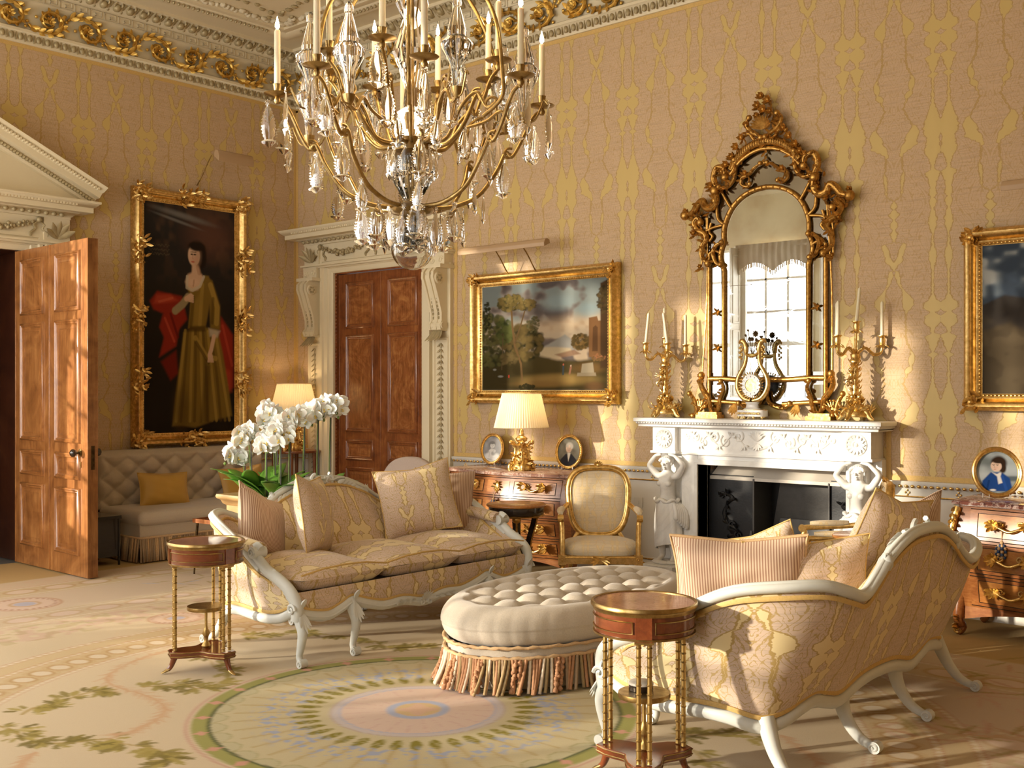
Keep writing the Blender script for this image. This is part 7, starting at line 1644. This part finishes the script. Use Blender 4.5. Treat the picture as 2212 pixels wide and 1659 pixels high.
for i, (x, y, top, side, lab) in enumerate(SPK):
    x *= .68; top -= .06; side *= .45 if i > 5 else 1; t = thing('orchid', 'white moth '+lab, 'orchid', (PX+x, PY+y, .812), 0, 'white orchids in the square planter'); H = top-.812
    lean = vr*(side*.045)
    P = cr([(0, 0, 0), tuple(lean*.15+Vector((0, 0, H*.35))), tuple(lean*.45+Vector((0, 0, H*.72))), tuple(lean*.9+Vector((0, 0, H*.95))), tuple(lean*1.6+vd*.03+Vector((0, 0, H*1.0))), tuple(lean*2.2+vd*.06+Vector((0, 0, H*.90)))], 6)
    m = MB(); m.tube(P, [lerp(.0055, .0025, k/(len(P)-1)) for k in range(len(P))], 6); m.build('flower_stem', M['stem'], t)
    m = MB(); m.tube([(.012, .006, 0), tuple(lean*.4+Vector((.012, .0, H*.86)))], .004, 6); m.build('stake', M['stake'], t)
    nb = 15
    for k in range(nb):
        f = k/(nb-1); q = Vector(P[int(lerp(len(P)*.56, len(P)-1, f))]); s = 1 if k % 2 else -1
        o = bpy.data.objects.new('blossom', bme); COL.objects.link(o); o.parent = t
        o.location = q+vr*(s*R.uniform(.005, .05))+vd*R.uniform(.0, .04)+Vector((0, 0, R.uniform(-.045, .03)))
        yaw = math.atan2(-vd.y, -vd.x)-PI/2; o.rotation_euler = (R.uniform(-.25, .35), R.uniform(-.4, .4), yaw+R.uniform(-.8, .8)); o.scale = [R.uniform(1.1, 1.5)]*3
    for k in range(2):
        m = MB(); q = Vector(P[-1])+vr*(side*.03*(k+1))-Vector((0, 0, .012+.03*k)); m.ball(tuple(q), (.010, .010, .013), 7); m.build('bud', M['stem'], t)
    nl = 5 if i in (1, 4, 8) else 3
    for k in range(nl):
        a = R.uniform(0, 6.28); big = 1.5 if i in (1, 4, 8) else 1.1; el_ = R.uniform(.6, 2.2)
        m = MB(); leaf(m, (0, 0, .01), (math.cos(a), math.sin(a), el_), (math.cos(a), math.sin(a), -.6), R.uniform(.20, .30)*big, .085*big, .9, .10, 7, 8); m.build('leaf', M['leaf'], t, angle=180)
# ------------------------------------------------------------------ chandelier
CH = (6.14, -4.06)
ch = thing('chandelier', 'large brass chandelier hung with cut-crystal drops and lit electric candles', 'chandelier', (CH[0], CH[1], 2.18))
Z = lambda z: z-2.18
def add(name, mb, mat_, **k): return mb.build(name, mat_, ch, **k)
m = MB(); n = 40
rings = []
for i in range(15):
    a = PI*i/14; q = max(.03, math.sin(a)); rings.append([((.103*q)*(1+.018*((j+i) % 2))*math.cos(2*PI*j/n+a*.5), (.103*q)*(1+.018*((j+i) % 2))*math.sin(2*PI*j/n+a*.5), .103-.103*math.cos(a)) for j in range(n)])
m.loft(rings); m.loft([[(x*.95, y*.95, .103+(z-.103)*.95) for x, y, z in r_] for r_ in rings][::-1]); add('crystal_ball', m, M['crystal'], angle=20)
m = MB(); m.lathe([(.012, Z(2.385)), (.03, Z(2.40)), (.018, Z(2.42)), (.03, Z(2.44)), (.10, Z(2.46)), (.11, Z(2.48)), (.08, Z(2.50)), (.03, Z(2.52))], 24)
m.lathe([(.05, Z(2.755)), (.10, Z(2.765)), (.10, Z(2.825)), (.06, Z(2.835))], 24); m.tube([(0, 0, Z(2.40)), (0, 0, Z(4.2))], .014, 10); m.lathe([(.02, Z(4.15)), (.08, Z(4.18)), (.05, Z(4.22)), (.015, Z(4.3))], 16); m.tube([(0, 0, Z(4.3)), (0, 0, Z(5.395))], .010, 8); m.lathe([(.11, Z(5.395)), (.09, Z(5.37)), (.03, Z(5.34)), (.012, Z(5.30))], 20)
add('brass_stem', m, M['brass'])
def fluted(prof, c=(0, 0, 0), n=28, d=.045):
    q = MB(); q.loft([[(c[0]+r*(1+d*math.cos(j*PI))*math.cos(2*PI*j/n), c[1]+r*(1+d*math.cos(j*PI))*math.sin(2*PI*j/n), c[2]+z) for j in range(n)] for r, z in prof]); return q
add('crystal_baluster', fluted([(.045, Z(2.53)), (.06, Z(2.56)), (.10, Z(2.63)), (.105, Z(2.67)), (.075, Z(2.71)), (.08, Z(2.74)), (.05, Z(2.755))]), M['crystal'], angle=20)
add('crystal_dish', fluted([(.04, Z(2.84)), (.09, Z(2.86)), (.12, Z(2.90)), (.10, Z(2.94)), (.045, Z(2.98)), (.035, Z(3.08)), (.06, Z(3.16)), (.095, Z(3.26)), (.07, Z(3.34)), (.045, Z(3.42)), (.08, Z(3.50)), (.05, Z(3.62))]), M['crystal_rose'], angle=20)
# cage ribs
for k in range(6):
    a = 2*PI*k/6+.25; c, s = math.cos(a), math.sin(a)
    P = cr([(.03, 4.15), (.10, 4.05), (.20, 3.75), (.38, 3.52), (.47, 3.34), (.50, 3.12), (.50, 2.98), (.44, 2.86)], 6); m = MB(); m.tube([(r*c, r*s, Z(z)) for r, z, *_ in [(p[0], p[1]) for p in P]] if False else [(p[0]*c, p[0]*s, Z(p[1])) for p in cr([(r, z, 0) for r, z in ((.03, 4.15), (.10, 4.05), (.20, 3.75), (.38, 3.52), (.47, 3.34), (.50, 3.12), (.50, 2.98), (.40, 2.90))], 6)], .010, 8)
    m.tube([(p[0]*c, p[0]*s, Z(p[1])) for p in cr([(r, z, 0) for r, z in ((.10, 2.80), (.20, 2.82), (.27, 2.95), (.36, 3.02), (.42, 2.94), (.47, 2.96))], 5)], .009, 8)
    m.tube(spiral((.44*c, .44*s, Z(2.95)), .045, .010, 0, 7, 18, (c, s, 0), (0, 0, 1)), .007, 6); add('cage_rib', m, M['brass'])
# arms with candles
dropm = {}
def pend_mesh(L, W):
    q = MB(); n = 26; out = []
    for i in range(n):
        f = i/(n-1); w = W*(.16+.84*math.sin(PI*min(1, f*1.12))**.8*(.55+.45*f)) if f < .84 else W*.95*max(0, 1-(f-.84)/.16)**.8+.001
        w *= 1+.10*(-1)**i; out.append((w, -L*f))
    th = W*.26
    for sg in (-1, 1):
        ring = [(sg*w, 0, z) for w, z in out]
    V = []; F_ = []
    for i, (w, z) in enumerate(out): tt = th*min(1, w/W*1.1); V += [(-w, 0, z), (-w*.5, -tt*.8, z), (0, -tt, z), (w*.5, -tt*.8, z), (w, 0, z), (w*.5, tt*.8, z), (0, tt, z), (-w*.5, tt*.8, z)]
    for k in range(len(V)):
        if k % 8 not in (0, 4): i = k//8; w0 = out[i][0]/(1+.10*(-1)**i); V[k] = (V[k][0]/(1+.10*(-1)**i), V[k][1]/(1+.10*(-1)**i) if out[i][0] < W*.9 else V[k][1], V[k][2])
    for i in range(n-1):
        for j in range(8): a = i*8+j; b = i*8+(j+1) % 8; F_.append((a, b, b+8, a+8))
    F_.append(tuple(range(7, -1, -1))); F_.append(tuple((n-1)*8+j for j in range(8)))
    q.add(V, F_)
    for k in range(8): a = k*PI/4; leaf(q, (0, -.003, .012), (math.cos(a), 0, math.sin(a)), (0, -1, 0), .017, .009, .1, .5, 3, 5)
    return q
def mk(key, L, W, mat_):
    o = pend_mesh(L, W).build('crystal_drop', M[mat_], angle=24); dropm[key] = o.data; bpy.data.objects.remove(o)
mk('a', .175, .052, 'crystal'); mk('b', .205, .044, 'crystal_rose'); mk('c', .135, .040, 'crystal')
NDROP = [0]
def drop(x, y, z, key, rz=None):
    if NDROP[0] >= 100: return
    NDROP[0] += 1
    o = bpy.data.objects.new('crystal_drop', dropm[key]); COL.objects.link(o); o.parent = ch; o.location = (x, y, Z(z)); o.rotation_euler = (R.uniform(-.06, .06), R.uniform(-.06, .06), R.uniform(0, PI) if rz is None else rz)
def candle_arm(a, path, zc, hc, r, drops):
    c, s = math.cos(a), math.sin(a); P = [(p[0]*c-p[2]*s, p[0]*s+p[2]*c, Z(p[1])) for p in cr([(q[0], q[1], q[2] if len(q) > 2 else 0) for q in path], 6)]
    m = MB(); m.tube(P, [lerp(.0125, .0085, i/(len(P)-1)) for i in range(len(P))], 8)
    x, y = r*c, r*s; z = Z(zc)
    m.lathe([(.010, -.035), (.018, -.02), (.012, -.005), (.062, .010), (.066, .014), (.060, .014), (.020, .008), (.018, .03), (.020, .055), (.022, .06), (.016, .061)], 20, (x, y, z))
    m.tube(spiral(P[len(P)//2], .035, .008, 1, 7, 14, (c, s, 0), (0, 0, 1)), .007, 6)
    o = add('candle_arm', m, M['brass'])
    q = MB(); q.lathe([(.0155, .05), (.0145, hc), (.012, hc+.008), (.003, hc+.012)], 14, (x, y, z)); o2 = q.build('candle', M['candle'], ch)
    q = MB(); q.lathe([(.002, 0), (.011, .014), (.0105, .028), (.005, .048), (.0008, .066)], 10, (x, y, z+hc+.010)); q.build('flame', M['flame'], o2)
    for rr, zz, key in drops: drop((rr+R.uniform(-.01, .01))*c+R.uniform(-.015, .015), (rr)*s+R.uniform(-.015, .015), zz, key, (a+PI/2 if R.random() < .4 else .72)+R.uniform(-.6, .6))
for k in range(8):
    a = 2*PI*k/8+.10; zz = R.uniform(-.01, .01)
    candle_arm(a, [(.08, 2.49), (.20, 2.50), (.33, 2.56), (.42, 2.68), (.47, 2.78, .012), (.50, 2.76, .0), (.54, 2.82), (.60, 2.95), (.64, 2.99), (.655, 2.985)], 3.02+zz, .315, .655, [(.70, 2.96, 'b'), (.62, 2.90, 'a'), (.47, 2.72, 'a'), (.36, 2.55, 'c'), (.25, 2.47, 'a')])
for k in range(8):
    a = 2*PI*k/8+.49
    candle_arm(a, [(.10, 2.80), (.18, 2.80), (.27, 2.90), (.33, 3.03), (.36, 3.0), (.40, 3.10), (.44, 3.15)], 3.18, .29, .44, [(.49, 3.12, 'a'), (.38, 3.0, 'b'), (.28, 2.86, 'c')])
for k in range(10):
    a = 2*PI*k/10+.2; drop(.14*math.cos(a), .14*math.sin(a), 2.46, 'a' if k % 2 else 'b', a+PI/2); 
for k in range(8):
    a = 2*PI*k/8+.3; drop(.075*math.cos(a), .075*math.sin(a), 2.405, 'c', a+PI/2)
for k in range(12):
    a = 2*PI*k/12; drop(.12*math.cos(a), .12*math.sin(a), 2.76, 'c', a+PI/2)
# crystal spires on the cage
for k in range(8):
    a = 2*PI*k/8+.32+.1*(k % 2); r = .52 if k % 2 else .60; zb = 2.96 if k % 2 else 2.90; c, s = math.cos(a)*r, math.sin(a)*r
    add('crystal_spire', fluted([(.018, Z(zb)), (.024, Z(zb+.05)), (.03, Z(zb+.10)), (.066, Z(zb+.17)), (.072, Z(zb+.20)), (.042, Z(zb+.23)), (.045, Z(zb+.25)), (.03, Z(zb+.31)), (.016, Z(zb+.36)), (.022, Z(zb+.38)), (.018, Z(zb+.40)), (.004, Z(zb+.415))], (c, s, 0), 20, .05), M['crystal' if k % 2 else 'crystal_rose'], angle=20)
    m = MB(); m.lathe([(.010, Z(zb-.05)), (.026, Z(zb-.02)), (.030, Z(zb)), (.012, Z(zb+.004))], 12, (c, s, 0)); m.tube([(c, s, Z(zb)), (c, s, Z(zb+.30))], .003, 5); q = math.cos(a), math.sin(a)
    m.tube([(p[0]*q[0], p[0]*q[1], Z(p[1])) for p in cr([(r, zb-.04, 0), (r-.06, zb-.05, 0), (r-.12, zb+.02, 0), (r-.20, zb-.02, 0), (.30, 2.86, 0)], 5)], .008, 6)
    m.tube([(p[0]*q[0], p[0]*q[1], Z(p[1])) for p in cr([(r, zb-.04, 0), (r+.05, zb-.04, 0), (r+.085, zb+.02, 0), (r+.10, zb+.05, 0), (r+.12, zb+.03, 0)], 4)], .005, 6)
    drop((r+.12)*q[0], (r+.12)*q[1], zb+.02, 'b', a+PI/2)
    add('spire_bracket', m, M['brass'])
lamp('chandelier_glow', 'POINT', (CH[0], CH[1], 3.42), 24, (1, .72, .42), shadow_soft_size=.35)
lamp('chandelier_glow', 'POINT', (CH[0], CH[1], 2.95), 6, (1, .74, .45), shadow_soft_size=.2)
